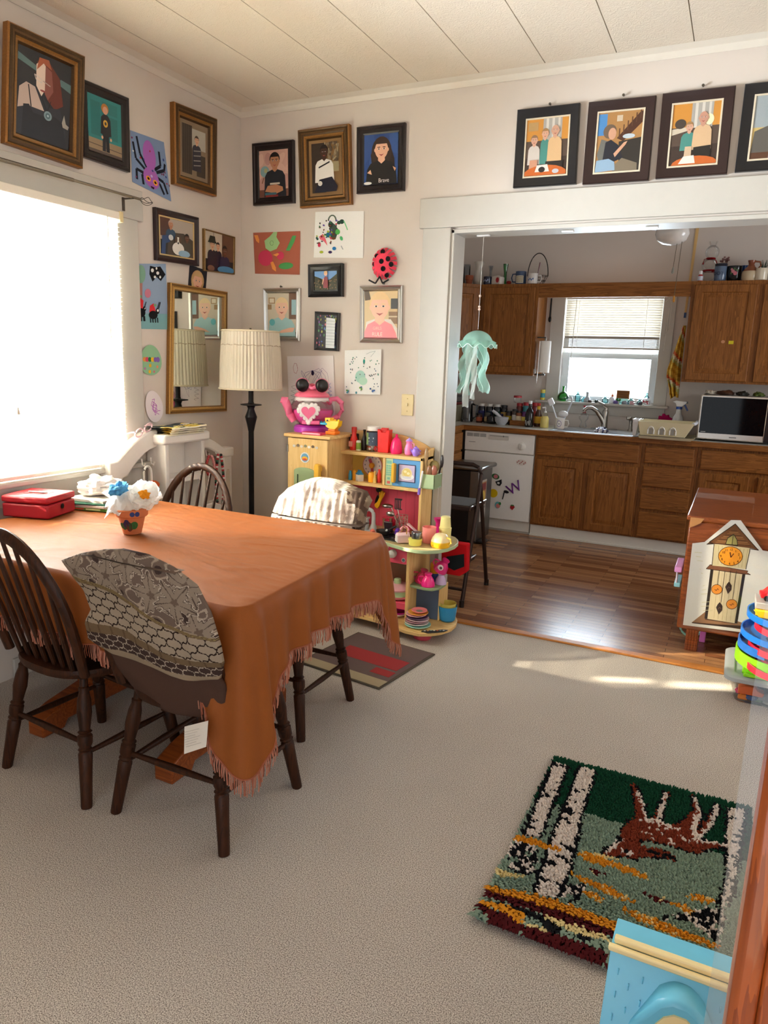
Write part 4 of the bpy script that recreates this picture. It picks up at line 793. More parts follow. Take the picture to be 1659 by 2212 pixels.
# paper stack
zz = TZ + .004
for i, (nm, lb, dx, dy, w_, d_, h, rz, col, top) in enumerate([
    ('magazine', 'green-spined activity book at the bottom of the paper pile', 0, 0, .2, .27, .014, 14, '5C8A3C', 'D8D4C8'), ('magazine', 'white-paged notebook lying on the green-spined book', .005, .005, .2, .27, .01, 8, 'E0DCD4', 'EAE8E2'),
    ('folder', 'dark green folder in the middle of the paper pile', .004, -.004, .21, .27, .005, 18, '1E4A3C', '24503E'), ('newspaper', 'folded grey newspaper under the crumpled plastic bag', -.005, .01, .2, .24, .012, 5, 'B8B4AC', 'DCD8D0')]):
    mb = MB(); mb.T = Matrix.Translation((-2.53 + dx, 2.34 + dy, zz)) @ Matrix.Rotation(radians(rz), 4, 'Z'); mb.box(-w_ / 2, w_ / 2, -d_ / 2, d_ / 2, 0, h * .85, 'paper', col); mb.box(-w_ / 2, w_ / 2, -d_ / 2, d_ / 2, h * .85, h, 'paper', top)
    if i == 0: mb.box(-.06, -.01, -d_ / 2 - .0005, -d_ / 2, .003, .009, 'paper', 'C0403A'); mb.box(.0, .07, -d_ / 2 - .0005, -d_ / 2, .003, .009, 'paper', 'C8D8A0')
    tag(mb.build(nm, bev=.001), lb, 'book' if 'mag' in nm else 'paper'); zz += h + .0006
mb = MB(); mb.grid(6, 6, lambda u, v: (-2.44 + .1 * v - .03 * u, 2.25 + .2 * u, zz - .01 + .045 * (1 - v) + .01 * sin(3 * u)), 'paper', 'CFCBC2'); tag(mb.build('magazine', solid=.004), 'open magazine leaf curling off the paper pile', 'paper')
mb = MB()
def crumple(c, r, f=1, seed=0, amp=.35):
    def g(u, v):
        a, b_ = 2 * pi * u, pi * (v * .98 + .01); d = Vector((sin(b_) * cos(a), sin(b_) * sin(a), -cos(b_)))
        k = 1 + amp * noise.noise(d * 2.2 + Vector((seed, 0, 0))) + amp * .5 * noise.noise(d * 6 + Vector((0, seed, 0)))
        return (c[0] + r[0] * d.x * k, c[1] + r[1] * d.y * k, max(c[2] - r[2] * .55, c[2] + r[2] * d.z * k))
    return g
mb.grid(36, 24, crumple((-2.56, 2.35, zz + .034), (.085, .09, .05)), 'paper', 'ECEAE8', wrap=True); tag(mb.build('plastic_bag'), 'crumpled white plastic bag on top of the paper pile', 'bag')
# flower pot
pt = thing('flower_pot', 'small painted terracotta pot in the middle of the table', 'pot', (-2.035, 2.015, TZ + .005))
px_, py_, pz = -2.035, 2.015, TZ + .005
mb = MB(); mb.lathe([(.033, 0), (.035, .003), (.05, .068), (.056, .068), (.06, .072), (.062, .096), (.059, .099), (.054, .096), (.05, .07), (.03, .06)], 'matte', 'C87A50', (px_, py_, pz), 32); mb.build('body', pt)
def on_pot(a, z, r0=.0355, k=.2235): rr_ = r0 + k * z; return (px_ + rr_ * cos(a), py_ + rr_ * sin(a), pz + z)
mb = MB()
for a, z, s, c in [(-1.1, .038, .016, '4A2030'), (-1.25, .042, .014, '3A2458'), (-1.45, .034, .014, '2E5A34'), (-.85, .034, .014, '2E5A34'), (-.6, .038, .016, '2A6A3A'), (-1.0, .026, .012, '6A2A2A'), (-1.7, .036, .012, '2E5A34'), (-1.2, .052, .01, '2A2A5A')]:
    o_ = [on_pot(a + u, z + v) for u, v in ell(0, 0, s / .05, s, 0, 10)]; mb.add([(p[0] + .001 * cos(a), p[1] + .001 * sin(a), p[2]) for p in o_], [tuple(range(10))], 'paint', c)
for a in (-.75, -.45): mb.add([(px_ + .0618 * cos(a + u), py_ + .0618 * sin(a + u), pz + .084 + v) for u, v in ell(0, 0, .15, .0095, 0, 10)], [tuple(range(10))], 'paint', '243A7A')
mb.build('painted_pattern', pt)
def bloom(name, label, c, nrm_, R, lobes, cup, colf, core, seed, layers, core_r=.017):
    f = thing(name, label, 'flower', c); q_ = Vector(nrm_).to_track_quat('Z', 'Y').to_matrix().to_4x4(); mb = MB()
    for j in range(layers):
        mb.T = Matrix.Translation(c) @ q_ @ Matrix.Rotation(j * .9, 4, 'Z'); k_ = 1 - .16 * j
        def g(u, v, j=j, k_=k_):
            t = 2 * pi * u; r = R * k_ * v * (1 + lobes * (abs(cos(2 * t + .4)) ** 3 - .3)); n_ = noise.noise(Vector((cos(t) * 2.5 * v, sin(t) * 2.5 * v, seed + j * 3)))
            m_ = noise.noise(Vector((cos(t) * 7 * v, sin(t) * 7 * v, seed + j)))
            return (r * cos(t) + .1 * R * m_ * v, r * sin(t) + .1 * R * n_ * v, cup * R * v ** 1.6 + R * (.32 * n_ + .14 * m_) * v + .012 * j + .1 * R * v * sin(5 * t + seed))
        mb.grid(64, 16, g, 'tissue', colf, wrap=True)
    mb.build('petals', f, recalc=False)
    mb = MB(); mb.T = Matrix.Translation(c) @ q_; mb.grid(20, 12, crumple((0, 0, .01 * layers), (core_r, core_r, core_r * .7), seed=seed, amp=.7), 'paper', core, wrap=True); mb.build('flower_center', f)
    mb = MB(); mb.tube([(px_ + .2 * (c[0] - px_), py_ + .2 * (c[1] - py_), pz + .07), tuple(Vector(c) - Vector(nrm_).normalized() * .004)], .004, 'paper', '6A8A4A', 6); mb.build('stem', f)
bloom('tissue_flower', 'blue and white tissue paper flower in the painted pot', (-2.068, 1.995, pz + .152), (-.05, -.35, .9), .07, .4, -.75, lambda u, v: '3E94CC' if v < .8 and .3 < u < .75 else ('88C0E0' if v < .7 else 'B4D4E6'), '5AA8DC', 1.3, 2, .034)
bloom('tissue_flower', 'white tissue paper flower with a yellow middle in the painted pot', (-1.982, 2.035, pz + .142), (.45, -.6, .6), .06, .1, .3, lambda u, v: 'E0A840' if v < .3 else ('E8D890' if v < .6 else 'ECEAE2'), 'E89820', 4.1, 2)

# floor lamp
lx, ly = -2.49, 3.4
t = thing('floor_lamp', 'black floor lamp with a pleated cream shade in the room corner', 'lamp', (lx, ly, 0))
mb = MB(); mb.lathe([(.15, 0), (.15, .012), (.13, .022), (.05, .035), (.03, .06), (.016, .08)], 'darkmetal', '1A191B', (lx, ly, 0), 32); mb.build('base', t)
mb = MB(); mb.lathe([(.0155, .07), (.0155, 1.02), (.018, 1.03), (.024, 1.06), (.034, 1.1), (.034, 1.105), (.022, 1.135), (.018, 1.15), (.024, 1.165), (.06, 1.17), (.06, 1.175), (.018, 1.18), (.0145, 1.19), (.0145, 1.3)], 'darkmetal', '1A191B', (lx, ly, 0), 12); mb.build('pole', t)
mb = MB()
def pleat(u, v):
    a = 2 * pi * u; k = 56; rr_ = .158 + .017 * (1 - v) + (.0035 * sin(a * k) + .002 * sin(a * 17 + 3)) * (.35 + 1.4 * min(v, 1 - v))
    return (lx + rr_ * cos(a), ly + rr_ * sin(a), 1.262 + .315 * v)
mb.grid(448, 14, pleat, 'shade_cloth', wrap=True); mb.build('lamp_shade', t)
for z, rr_ in ((1.262, .176), (1.577, .159)):
    mb = MB(); mb.tube([(lx + rr_ * cos(a), ly + rr_ * sin(a), z) for a in [2 * pi * k / 48 for k in range(48)]], .005, 'fabric', 'D8CDB4', 6, closed=True); mb.build('trim_band', t)
mb = MB(); mb.tube([(lx + .1635 * cos(a), ly + .1635 * sin(a), 1.5 + .002 * sin(20 * a)) for a in [2 * pi * k / 80 for k in range(80)]], .0022, 'fabric', 'B8A890', 5, closed=True); mb.build('smocking_cord', t)
mb = MB(); mb.lathe([(.004, 1.55), (.004, 1.58), (.008, 1.585), (.005, 1.595)], 'darkmetal', '4A4438', (lx, ly, 0), 8); mb.tube([(lx - .155, ly, 1.57), (lx + .155, ly, 1.57)], .002, 'darkmetal', '3A3632', 5); mb.sph((lx, ly, 1.42), (.03, .03, .045), 'ceramic', 'F0EEE8'); mb.build('harp', t)

# white toy vanity along the left wall
V = 'EDE9E4'
t = thing('toy_vanity', 'white plastic toy vanity with arched wings under the mirror', 'toy furniture', (-2.7, 3.0, 0))
f = lambda u, v, d: (-2.762 + d, u * 1.0346, 1.44 - (1.44 - v) * 1.0346)
def fbox(mb, d0, d1, u0, u1, v0, v1, c=V): mb.ext([(u0, v0), (u1, v0), (u1, v1), (u0, v1)], f, d0, d1, 'plastic', c)
mb = MB(); mb.ext([(2.45, .87), (2.45, .932)] + [(2.5 + .27 * k / 8, .935 + .13 * sin(pi / 2 * k / 8)) for k in range(9)] + [(2.78, .985)] + [(2.74 - .18 * k / 6, .975 - .12 * (k / 6) ** 1.6) for k in range(7)] + [(2.53, .85), (2.53, .835), (2.46, .835)], f, 0, .072, 'plastic', V); mb.build('wing', t, bev=.009)
mb = MB(); mb.ext([(3.06, .985), (3.08, 1.0)] + [(3.1 + .2 * k / 8, 1.0 - .075 * (1 - cos(pi / 2 * k / 8))) for k in range(9)] + [(3.385, .925), (3.385, .87), (3.3, .87)] + [(3.26 - .14 * k / 5, .885 + .055 * sin(pi / 2 * k / 5)) for k in range(6)], f, 0, .072, 'plastic', V); mb.build('wing', t, bev=.009)
for y0, y1, z1 in ((2.462, 2.535, .845), (3.295, 3.372, .88)):
    mb = MB(); fbox(mb, .004, .066, y0, y1, .05, z1); mb.build('post', t, bev=.008)
    mb = MB(); mb.ext([(y0 + .02 + .033 * (.5 + .5 * sx), z) for sx, z in ((-1, .62), (1, .62), (1, .78), (.5, .8), (-.5, .8), (-1, .78))], f, .066, .069, 'plastic', 'D8CDBC'); mb.build('post_panel', t)
mb = MB(); fbox(mb, 0, .15, 2.735, 3.085, .995, 1.045); mb.build('top_slab', t, bev=.013)
mb = MB(); fbox(mb, 0, .13, 2.76, 2.785, .55, 1.0); fbox(mb, 0, .13, 3.035, 3.06, .55, 1.0); fbox(mb, -.004, .01, 2.785, 3.035, .55, 1.0); fbox(mb, .01, .135, 2.785, 3.035, .79, .82); mb.build('cubby', t, bev=.005)
mb = MB(); mb.ext([(2.56, .05), (2.56, .5), (2.6, .6), (2.7, .64), (3.15, .64), (3.25, .6), (3.29, .5), (3.29, .05), (3.2, .05), (3.2, .42)] + [(2.93 + .27 * cos(pi * k / 10), .42 + .12 * sin(pi * k / 10)) for k in range(11)] + [(2.66, .05)], f, .01, .12, 'plastic', V); mb.build('lower_body', t, bev=.008)
mb = MB(); fbox(mb, -.005, .004, 2.5, 3.35, .3, .62, 'E4DFD8'); mb.build('back_panel', t)
for y in (2.66, 2.72, 3.14, 3.22):
    p = f(y, .93, .066); mb = MB(); mb.tube([p, (p[0] + .005, p[1], p[2] - .03), (p[0] + .02, p[1], p[2] - .036), (p[0] + .026, p[1], p[2] - .02)], .004, 'plastic', V, 6); mb.build('hook', t)
g = lambda p: tuple(f(p[1], p[2], .098 + p[0] + 2.6))
t = thing('teether_ring', 'white loop with yellow and orange toy shapes hanging from the toy vanity hook', 'toy', g((-2.6, 2.66, .75)))
mb = MB(); mb.tube([g(p) for p in [(-2.6, 2.64 + .025 - .025 * cos(pi * k / 10), .86 + .035 * sin(pi * k / 10)) for k in range(11)] + [(-2.6, 2.69, .8)]], .006, 'plastic', 'F0EEE6'); mb.tube([g((-2.6, 2.64, .86)), g((-2.6, 2.64, .8))], .006, 'plastic', 'F0EEE6'); mb.build('loop', t)
mb = MB(); mb.ext([(2.62, .765), (2.64, .765), (2.64, .735), (2.656, .735), (2.656, .765), (2.675, .765), (2.672, .775), (2.648, .825), (2.64, .825)], f, .098, .11, 'plastic', 'F0BE20'); mb.build('yellow_triangle', t, bev=.003)
mb = MB(); mb.ext(ell(2.7, .805, .034, .016, -20, 12), f, .103, .115, 'plastic', 'D8602C'); mb.build('orange_shape', t, bev=.003)
mb = MB(); mb.ext(ell(2.715, .785, .026, .014, -60, 12), f, .086, .096, 'plastic', '3A6A3A'); mb.build('green_shape', t, bev=.003)
mb = MB(); mb.ext(ell(2.665, .745, .02, .014, 0, 12), f, .086, .096, 'plastic', '2A4A5A'); mb.build('blue_shape', t, bev=.003)
for y, lb, L, cols in ((3.14, 'pink beaded necklace hanging under the right vanity wing', .12, ['D86A6A', 'E8A0A0', 'C04A50']), (3.22, 'long red black and white beaded necklace hanging under the right vanity wing', .33, ['B0242C', '1E1E22', 'EDE8E4', '2E6A4A', 'C83A44'])):
    mb = MB(); n_ = int(L / .011)
    for k in range(n_):
        for s in (-1, 1): mb.sph(g((-2.6 + .006 * s, y + s * (.006 + .02 * sin(pi * k / n_)), .895 - k * .011)), .0088, 'plastic', cols[(k * 3 + s) % len(cols)], 8, 5)
    tag(mb.build('bead_necklace'), lb, 'necklace')
# folded daisy cloth and pink headband on the vanity
mb = MB(); ds = [(rf.uniform(-.5, .5), rf.uniform(-.5, .5), rf.choice(['E8DE9A', 'ECE8DC', 'D8B84A'])) for _ in range(14)]
def daisy(u, v):
    for x, y, c in ds:
        r = math.hypot(u - .5 - x, v - .5 - y)
        if r < .035: return 'C89A3A'
        if r < .12: return c
    return '4A5258'
sz = 1.44 - (1.44 - 1.045) * 1.0346
for j in range(4):
    hh = lambda u, v, j=j: sz + .002 + j * .011 + .005 * abs(noise.noise(Vector((u * 4, v * 4, j)))) + (.022 * max(0, v - .7) if j == 3 else 0)
    mb.grid(26, 26, lambda u, v, j=j: (-2.755 + .15 * u + .006 * j, 2.9 - .03 * j + .27 * v + .03 * u * (j - 1.5), hh(u, v)), 'fabric', daisy)
    mb.grid(26, 1, lambda u, v, j=j: (-2.605 + .006 * j + .006 * v, 2.9 - .03 * j + .27 * u + .03 * (j - 1.5), hh(1, u) - .007 * v), 'fabric', 'E8E0C8')
tag(mb.build('cloth', recalc=False), 'folded grey cloth with yellow and white daisies on the white toy vanity', 'cloth')
t = thing('toy_sunglasses', 'pale pink toy sunglasses on the slope of the white toy vanity', 'toy', (-2.7, 2.75, 1.03))
mb = MB()
for y in (2.745, 2.81): mb.tube([(-2.7 + .004 * sin(a), y + .026 * cos(a), 1.045 + (y - 2.745) * .35 + .02 * sin(a) + .006 * cos(a)) for a in [2 * pi * k / 20 for k in range(20)]], .0045, 'plastic', 'ECC8D0', 6, closed=True)
mb.build('rims', t)
for y, z in ((2.838, 1.08), (2.717, 1.05)): mb = MB(); mb.tube([(-2.7, y, z), (-2.73, y + .003, z - .004), (-2.755, y - .005, z - .012)], .003, 'plastic', 'E8B8C4'); mb.build('temple', t)
mb = MB(); mb.box(-2.335, -2.262, 3.42, 3.6, 0, .54, 'paper', 'A8875C'); mb.box(-2.335, -2.262, 3.419, 3.421, .5, .51, 'paper', '6E5436'); tag(mb.build('cardboard_box', bev=.003), 'narrow brown cardboard box between the lamp and the toy kitchen', 'box')
# ---------------------------------------------------------------- toy kitchen
MP = 'maple_upright'; MLV = 'maple_level'; GRN = 'A9BD93'; PINK = 'D8506A'
pk = thing('toy_kitchen', 'wooden toy kitchen with pink, blue and green panels beside the opening', 'toy kitchen', (-1.75, 3.55, 0))
def B(name, par, *bs, bev=.002, lab=None):
    mb = MB()
    for b_ in bs: mb.box(*b_)
    o = mb.build(name, par, bev=bev)
    if lab: o['label'] = lab
    return o
yb = YB - .018
B('fridge_cabinet', pk, (-2.225, -2.21, 3.39, yb, .05, 1.012, MP), (-1.98, -1.965, 3.39, yb, .05, 1.012, MP), (-2.225, -1.965, yb - .01, yb, .05, 1.012, MP), (-2.22, -1.97, 3.4, yb, .05, .07, MLV))
B('top_board', pk, (-2.25, -1.95, 3.372, yb, 1.012, 1.03, MLV), bev=.004)
dr = B('fridge_door', pk, (-2.222, -1.968, 3.374, 3.39, .53, 1.008, MP))
mb = MB(); fd = facing(3.373)
ring(mb, fd, rect(-2.175, -2.045, .62, .83), [(0, 0, 'paint', '8FA578'), (0, .008, 'paint', '9DB286'), (.02, .008, 'paint', '9DB286'), (.022, -.004, 'paint', '4A5A44')], ('paint', '3E4C40'))
mb.ext(ell(-2.11, .828, .065, .022, 0, 14, 0, 180), lambda u, v, d: fd(u, v, d), 0, .008, 'paint', '9DB286'); mb.build('dispenser', dr)
mb = MB(); mb.ext([(-2.03, .7), (-1.995, .7), (-1.995, .86), (-2.0, .88), (-2.02, .885), (-2.03, .87)], lambda u, v, d: fd(u, v, d), .012, .04, 'plastic', 'E8B43C'); mb.box(-2.03, -1.995, 3.36, 3.373, .84, .87, 'plastic', 'E8B43C'); mb.build('door_handle', dr, bev=.006)
mb = MB(); mb.ext(ell(-2.11, .905, .03, .03, 0, 20), lambda u, v, d: fd(u, v, d), 0, .001, 'paper', 'F0EEE8'); mb.ext(ell(-2.11, .905, .023, .023, 0, 20), lambda u, v, d: fd(u, v, d), .001, .0014, 'paper', '6AA0C0'); mb.ext(ell(-2.11, .9, .02, .012, 0, 16), lambda u, v, d: fd(u, v, d), .0014, .0018, 'paper', 'D8A83A'); mb.ext(ell(-2.11, .895, .014, .006, 0, 12), lambda u, v, d: fd(u, v, d), .0018, .0022, 'paper', 'C04838'); mb.build('round_sticker', dr)
mb = MB()
for k in range(7): mb.ext(ell(-2.18 + .024 * k, .965 + .004 * (k % 2), .01, .008, 0, 8), lambda u, v, d: fd(u, v, d), 0, .0008, 'paper', ['E4E0D6', '7A6A5A', 'D8D0C0', '8A8A70', 'E8E4DA', '6A5A4A', 'D6CFC2'][k])
mb.build('animal_sticker', dr)
mb = MB(); mb.lathe([(.006, .93), (.006, .97)], 'metal', '9A9A96', (-2.224, 3.372, 0), 10); mb.build('hinge', dr)
X0, X1 = -1.965, -1.465
mb = MB(); mb.ext([(X0, .5), (X1, .5), (X1, .97), (-1.52, 1.0), (-1.58, 1.022), (-1.66, 1.04), (-1.76, 1.05), (-1.86, 1.05), (X0, 1.045)], lambda u, v, d: (u, yb - d, v), 0, .012, MLV); mb.build('backboard', pk)
B('clock_panel', pk, (X0, -1.702, yb - .014, yb - .0121, .774, .926, 'paint', 'DCBC5A'), lab='yellow panel behind the toy clock')
mb = MB(); mb.box(X0, X1 - .016, yb - .014, yb - .0121, .508, .757, 'paint', PINK)
for k in range(9): mb.box(-1.95 + .055 * k, -1.9485 + .055 * k, yb - .0146, yb - .0139, .51, .756, 'paint', 'B43E56')
mb.build('splashback', pk)['label'] = 'pink grooved splashback'
B('shelf', pk, (X0, X1, 3.515, yb - .012, .925, .943, MLV)); B('shelf', pk, (X0, X1 - .015, 3.515, yb - .012, .757, .775, MLV))
B('divider', pk, (-1.703, -1.688, 3.518, yb - .012, .775, .925, MP))
mb = MB(); mb.ext([(3.515, .508), (yb, .508), (yb, .985), (3.6, .97), (3.53, .945), (3.515, .943)], lambda u, v, d: (X1 - .015 + d, u, v), 0, .015, MP); mb.build('side_panel', pk, bev=.002)
# toy microwave
mw = B('microwave_door', pk, (-1.687, -1.482, 3.525, 3.54, .776, .924, 'paint', '5E9CD0'), lab='blue toy microwave door')
m2 = facing(3.525)
mb = MB(); mb.box(-1.687, -1.645, 3.523, 3.526, .777, .923, 'paint', 'B8D0A4')
for j in range(5):
    for k in range(3): mb.box(-1.682 + .0115 * k, -1.673 + .0115 * k, 3.522, 3.5235, .83 + .012 * j, .839 + .012 * j, 'paint', '7CB8A4')
mb.box(-1.68, -1.652, 3.522, 3.5235, .895, .912, 'paint', '7CB8A4'); mb.box(-1.676, -1.66, 3.522, 3.5235, .808, .82, 'paint', '7CB8A4'); mb.box(-1.676, -1.658, 3.522, 3.5235, .785, .8, 'paint', 'D0605C'); mb.build('keypad', mw)
mb = MB(); mb.ext([(-1.64, .8), (-1.622, .795), (-1.622, .9), (-1.632, .905), (-1.64, .895)], lambda u, v, d: m2(u, v, d), .01, .032, 'plastic', 'E8B43C'); mb.box(-1.638, -1.622, 3.51, 3.525, .8, .9, 'plastic', 'D8A030'); mb.build('door_handle', mw, bev=.004)
mb = MB(); ring(mb, m2, rect(-1.61, -1.51, .803, .9), [(0, 0, 'paint', '3A3A5A'), (0, .003, 'paint', '3A3A5A'), (.004, .003, 'paint', '3A3A5A'), (.004, .002, 'print', 'C8B8D4')], ('print', 'C8B8D4'))
pic(mb, m2, rect(-1.606, -1.514, .807, .896), .0022, [('e', .5, .3, .46, .22, 'F0F0F0'), ('e', .5, .5, .34, .34, 'E0CFA0'), ('e', .5, .55, .26, .24, 'D8C070'), ('e', .4, .6, .1, .08, 'E8DCA8'), ('e', .6, .5, .1, .08, 'EADFB0'), ('e', .5, .24, .3, .08, 'DCDCE4')]); mb.build('window_print', mw)
cf = facing(yb - .014)
mb = MB(); mb.ext(ell(-1.835, .855, .062, .062, 0, 32), lambda u, v, d: cf(u, v, d), 0, .004, 'paint', 'C87A8A'); mb.ext(ell(-1.835, .855, .058, .058, 0, 32), lambda u, v, d: cf(u, v, d), .004, .005, 'paint', 'E6E2E6')
for k in range(12): mb.ext(ell(-1.835 + .046 * sin(k * pi / 6), .855 + .046 * cos(k * pi / 6), .004, .005, 0, 8), lambda u, v, d: cf(u, v, d), .005, .0056, 'paint', '8A90A8')
ck = mb.build('toy_clock', pk)
mb = MB(); mb.ext([(-1.858, .888), (-1.844, .895), (-1.828, .86), (-1.823, .81), (-1.838, .81), (-1.842, .85)], lambda u, v, d: cf(u, v, d), .008, .013, 'plastic', 'CF5A6A'); mb.build('clock_hand', ck)
mb = MB(); mb.lathe([(.016, 0), (.016, .012), (.012, .016)], 'plastic', 'E8A838', (-1.835, yb - .02, .855), 16, ax='y'); mb.build('clock_knob', ck)
# counter, lower cabinet
ct = [(X0, yb), (X0, 3.372), (-1.62, 3.352), (-1.5, 3.302), (-1.44, 3.282), (-1.38, 3.275), (-1.33, 3.292), (-1.285, 3.335), (-1.255, 3.4), (-1.245, 3.47), (-1.252, 3.54), (-1.275, 3.6), (-1.31, 3.65), (-1.35, yb)]
mb = MB(); mb.ext(ct, lambda u, v, d: (u, v, d), .487, .507, 'paint', 'B4A478', side=GRN); mb.build('worktop', pk, bev=.003)['label'] = 'rounded toy worktop with pale green edge'
B('side_panel', pk, (X1 - .015, X1 + .003, 3.385, yb, .07, .487, MP))
cp = B('control_panel', pk, (-1.95, X1 - .015, 3.39, 3.402, .385, .487, 'paint', PINK), lab='pink control panel')
c3 = facing(3.389)
for u in (-1.66, -1.56):
    mb = MB(); mb.lathe([(.021, 0), (.024, .012), (.02, .03), (.012, .036), (.004, .044)], 'plastic', 'D8DCD8', (u, 3.389, .438), 16, ax='y'); mb.build('knob', cp)
for u, v, c in ((-1.6, .468, 'E8B8A8'), (-1.5, .468, 'A8D8E8'), (-1.6, .408, '9A5060'), (-1.5, .408, '5A6A70')):
    mb = MB(); mb.ext(ell(u, v, .0115, .0115, 0, 16), lambda a, b, d: c3(a, b, d), 0, .001, 'paint', 'F0E4E0'); mb.ext(ell(u, v, .009, .009, 0, 16), lambda a, b, d: c3(a, b, d), .001, .0014, 'paint', c); mb.build('burner_sign', cp)
B('oven_shelf', pk, (-1.95, X1 - .015, 3.4, yb - .012, .15, .165, 'paint', PINK), (-1.95, X1 - .015, 3.39, 3.4, .132, .167, 'paint', PINK), lab='pink oven shelf')
B('back_panel', pk, (X0, X1, yb - .008, yb, .07, .487, 'paint', 'B8A480'))
bt = [(X0, yb), (X0, 3.37), (-1.6, 3.33), (-1.5, 3.293), (-1.42, 3.27), (-1.345, 3.265), (-1.29, 3.3), (-1.25, 3.35), (-1.222, 3.42), (-1.222, 3.49), (-1.24, 3.56), (-1.28, 3.63), (-1.33, yb)]
mb = MB(); mb.ext(bt, lambda u, v, d: (u, v, d), .05, .07, MLV); mb.build('bottom_board', pk, bev=.003)
mb = MB(); mb.ext([(X1 + .003, 3.4), (-1.42, 3.392), (-1.37, 3.385), (-1.33, 3.395), (-1.305, 3.44), (-1.302, 3.52), (-1.32, 3.58), (X1 + .003, 3.6)], lambda u, v, d: (u, v, d), .262, .276, 'paint', '8FA37A'); mb.build('corner_shelf', pk, bev=.002)['label'] = 'green rounded corner shelf'
B('corner_panel', pk, (X1 + .003, -1.325, 3.495, 3.51, .07, .262, 'paint', '54657E'), (-1.33, -1.318, 3.49, 3.6, .07, .262, MP), lab='slate blue upright panel')
for x, y in ((-1.37, 3.385), (-1.9, 3.46), (-1.5, 3.6), (-2.1, 3.5)):
    mb = MB(); mb.lathe([(.046, 0), (.05, .01), (.05, .05)], 'paint', 'C84A5E', (x, y, 0), 24); mb.build('foot', pk)
ub = B('utensil_box', pk, (-1.462, -1.385, 3.49, 3.496, .79, .862, 'paint', GRN), (-1.462, -1.385, 3.59, 3.596, .79, .862, 'paint', GRN), (-1.391, -1.385, 3.49, 3.596, .79, .862, 'paint', '8FA37A'), (-1.462, -1.385, 3.49, 3.596, .785, .791, 'paint', '8FA37A'), lab='green utensil box on the side')
# wooden toy sink tap and hob
tp = MB(); tp.box(-1.79, -1.7, 3.44, 3.52, .507, .522, 'plastic', 'C8CACC'); tp.lathe([(.015, 0), (.017, .045), (.012, .06)], 'plastic', 'A8AAAC', (-1.775, 3.48, .522), 14); tp.lathe([(.02, 0), (.02, .015), (.012, .035), (.011, .075)], 'plastic', 'B8BABC', (-1.735, 3.49, .522), 14)
tp.tube([(-1.735, 3.49, .59)] + [(-1.735 - .026 + .026 * cos(pi * k / 8), 3.49 - .01 * k / 8, .605 + .032 * sin(pi * k / 8)) for k in range(9)] + [(-1.788, 3.478, .59)], .011, 'plastic', 'B8BABC', 10); tp.box(-1.795, -1.76, 3.46, 3.5, .58, .592, 'plastic', 'B0B2B4')
tp.build('toy_tap', pk, bev=.002)['label'] = 'grey toy tap with lever'
hb = MB(); hb.ext([(-1.69, 3.39), (-1.5, 3.36), (-1.5, 3.56), (-1.69, 3.56)], lambda u, v, d: (u, v, d), .507, .511, 'plastic', '2A2A2C')
for u, v in ((-1.645, 3.42), (-1.55, 3.4), (-1.645, 3.51), (-1.55, 3.5)):
    hb.tube([(u + .032 * cos(a), v + .032 * sin(a), .516) for a in [2 * pi * k / 20 for k in range(20)]], .005, 'plastic', '1C1C1E', 6, closed=True); hb.lathe([(.016, .511), (.016, .514)], 'plastic', 'D0584A', (u, v, 0), 14)
    for a in range(4): hb.tube([(u + .014 * cos(a * pi / 2), v + .014 * sin(a * pi / 2), .516), (u + .034 * cos(a * pi / 2), v + .034 * sin(a * pi / 2), .516)], .004, 'plastic', '1C1C1E', 5)
hb.build('hob', pk)['label'] = 'black toy hob with red burners'
for x in (-1.79, -1.64):
    mb = MB(); mb.lathe([(.01, 0), (.01, .006), (.004, .01), (.004, .022), (.008, .026)], 'metal', '9A8A78', (x, yb - .014, .735), 12, ax='y'); mb.build('peg_hook', pk)

# toy teapot with black goggle eyes
t = thing('toy_teapot', 'big pink and clear toy teapot with a heart badge, on the toy kitchen top', 'toy', (-2.18, 3.55, 1.031))
tx, ty, tz = -2.18, 3.555, 1.031
TT = Matrix.Translation((tx, ty, 0)) @ Matrix.Rotation(radians(31), 4, 'Z') @ Matrix.Translation((-tx, -ty, 0))
def MBT():
    m_ = MB(); m_.T = TT; return m_
mb = MBT(); mb.lathe([(.1, 0), (.104, .01), (.1, .03), (.088, .04)], 'plastic', 'B43AB8', (tx, ty, tz), 32); mb.build('base', t)['label'] = 'purple base'
mb = MBT(); mb.lathe([(.075, .04), (.108, .075), (.124, .115), (.12, .15), (.1, .18), (.085, .192)], 'clear', '', (tx, ty, tz), 32, caps=False); mb.build('clear_body', t)
mb = MBT(); mb.lathe([(.07, .042), (.1, .075), (.115, .11), (.112, .125), (.0, .13)], 'plastic', 'F05CAE', (tx + .004, ty + .01, tz), 28); mb.build('inner_cup', t)
mb = MBT(); mb.grid(72, 2, lambda u, v: (tx + (.088 + .012 * v) * cos(2 * pi * u), ty + (.088 + .012 * v) * sin(2 * pi * u), tz + .2 - v * (.022 + .006 * abs(sin(12 * pi * u)))), 'plastic', 'F2EEF0', wrap=True); mb.build('lace_rim', t, solid=.003)
mb = MBT(); mb.lathe([(.098, .198), (.1, .206), (.088, .218), (.055, .232), (.022, .24), (.016, .25), (.02, .262), (.012, .27), (0, .272)], 'plastic', 'F0708C', (tx, ty, tz), 32); mb.build('lid', t)
tf = facing(ty - .118)
HRT = [(.5 * 1.0667 * 16 * sin(a) ** 3 / 16, (13 * cos(a) - 5 * cos(2 * a) - 2 * cos(3 * a) - cos(4 * a)) / 16 * .5) for a in [2 * pi * k / 40 for k in range(40)]]
hx, hz = tx - .018, tz + .118
mb = MBT()
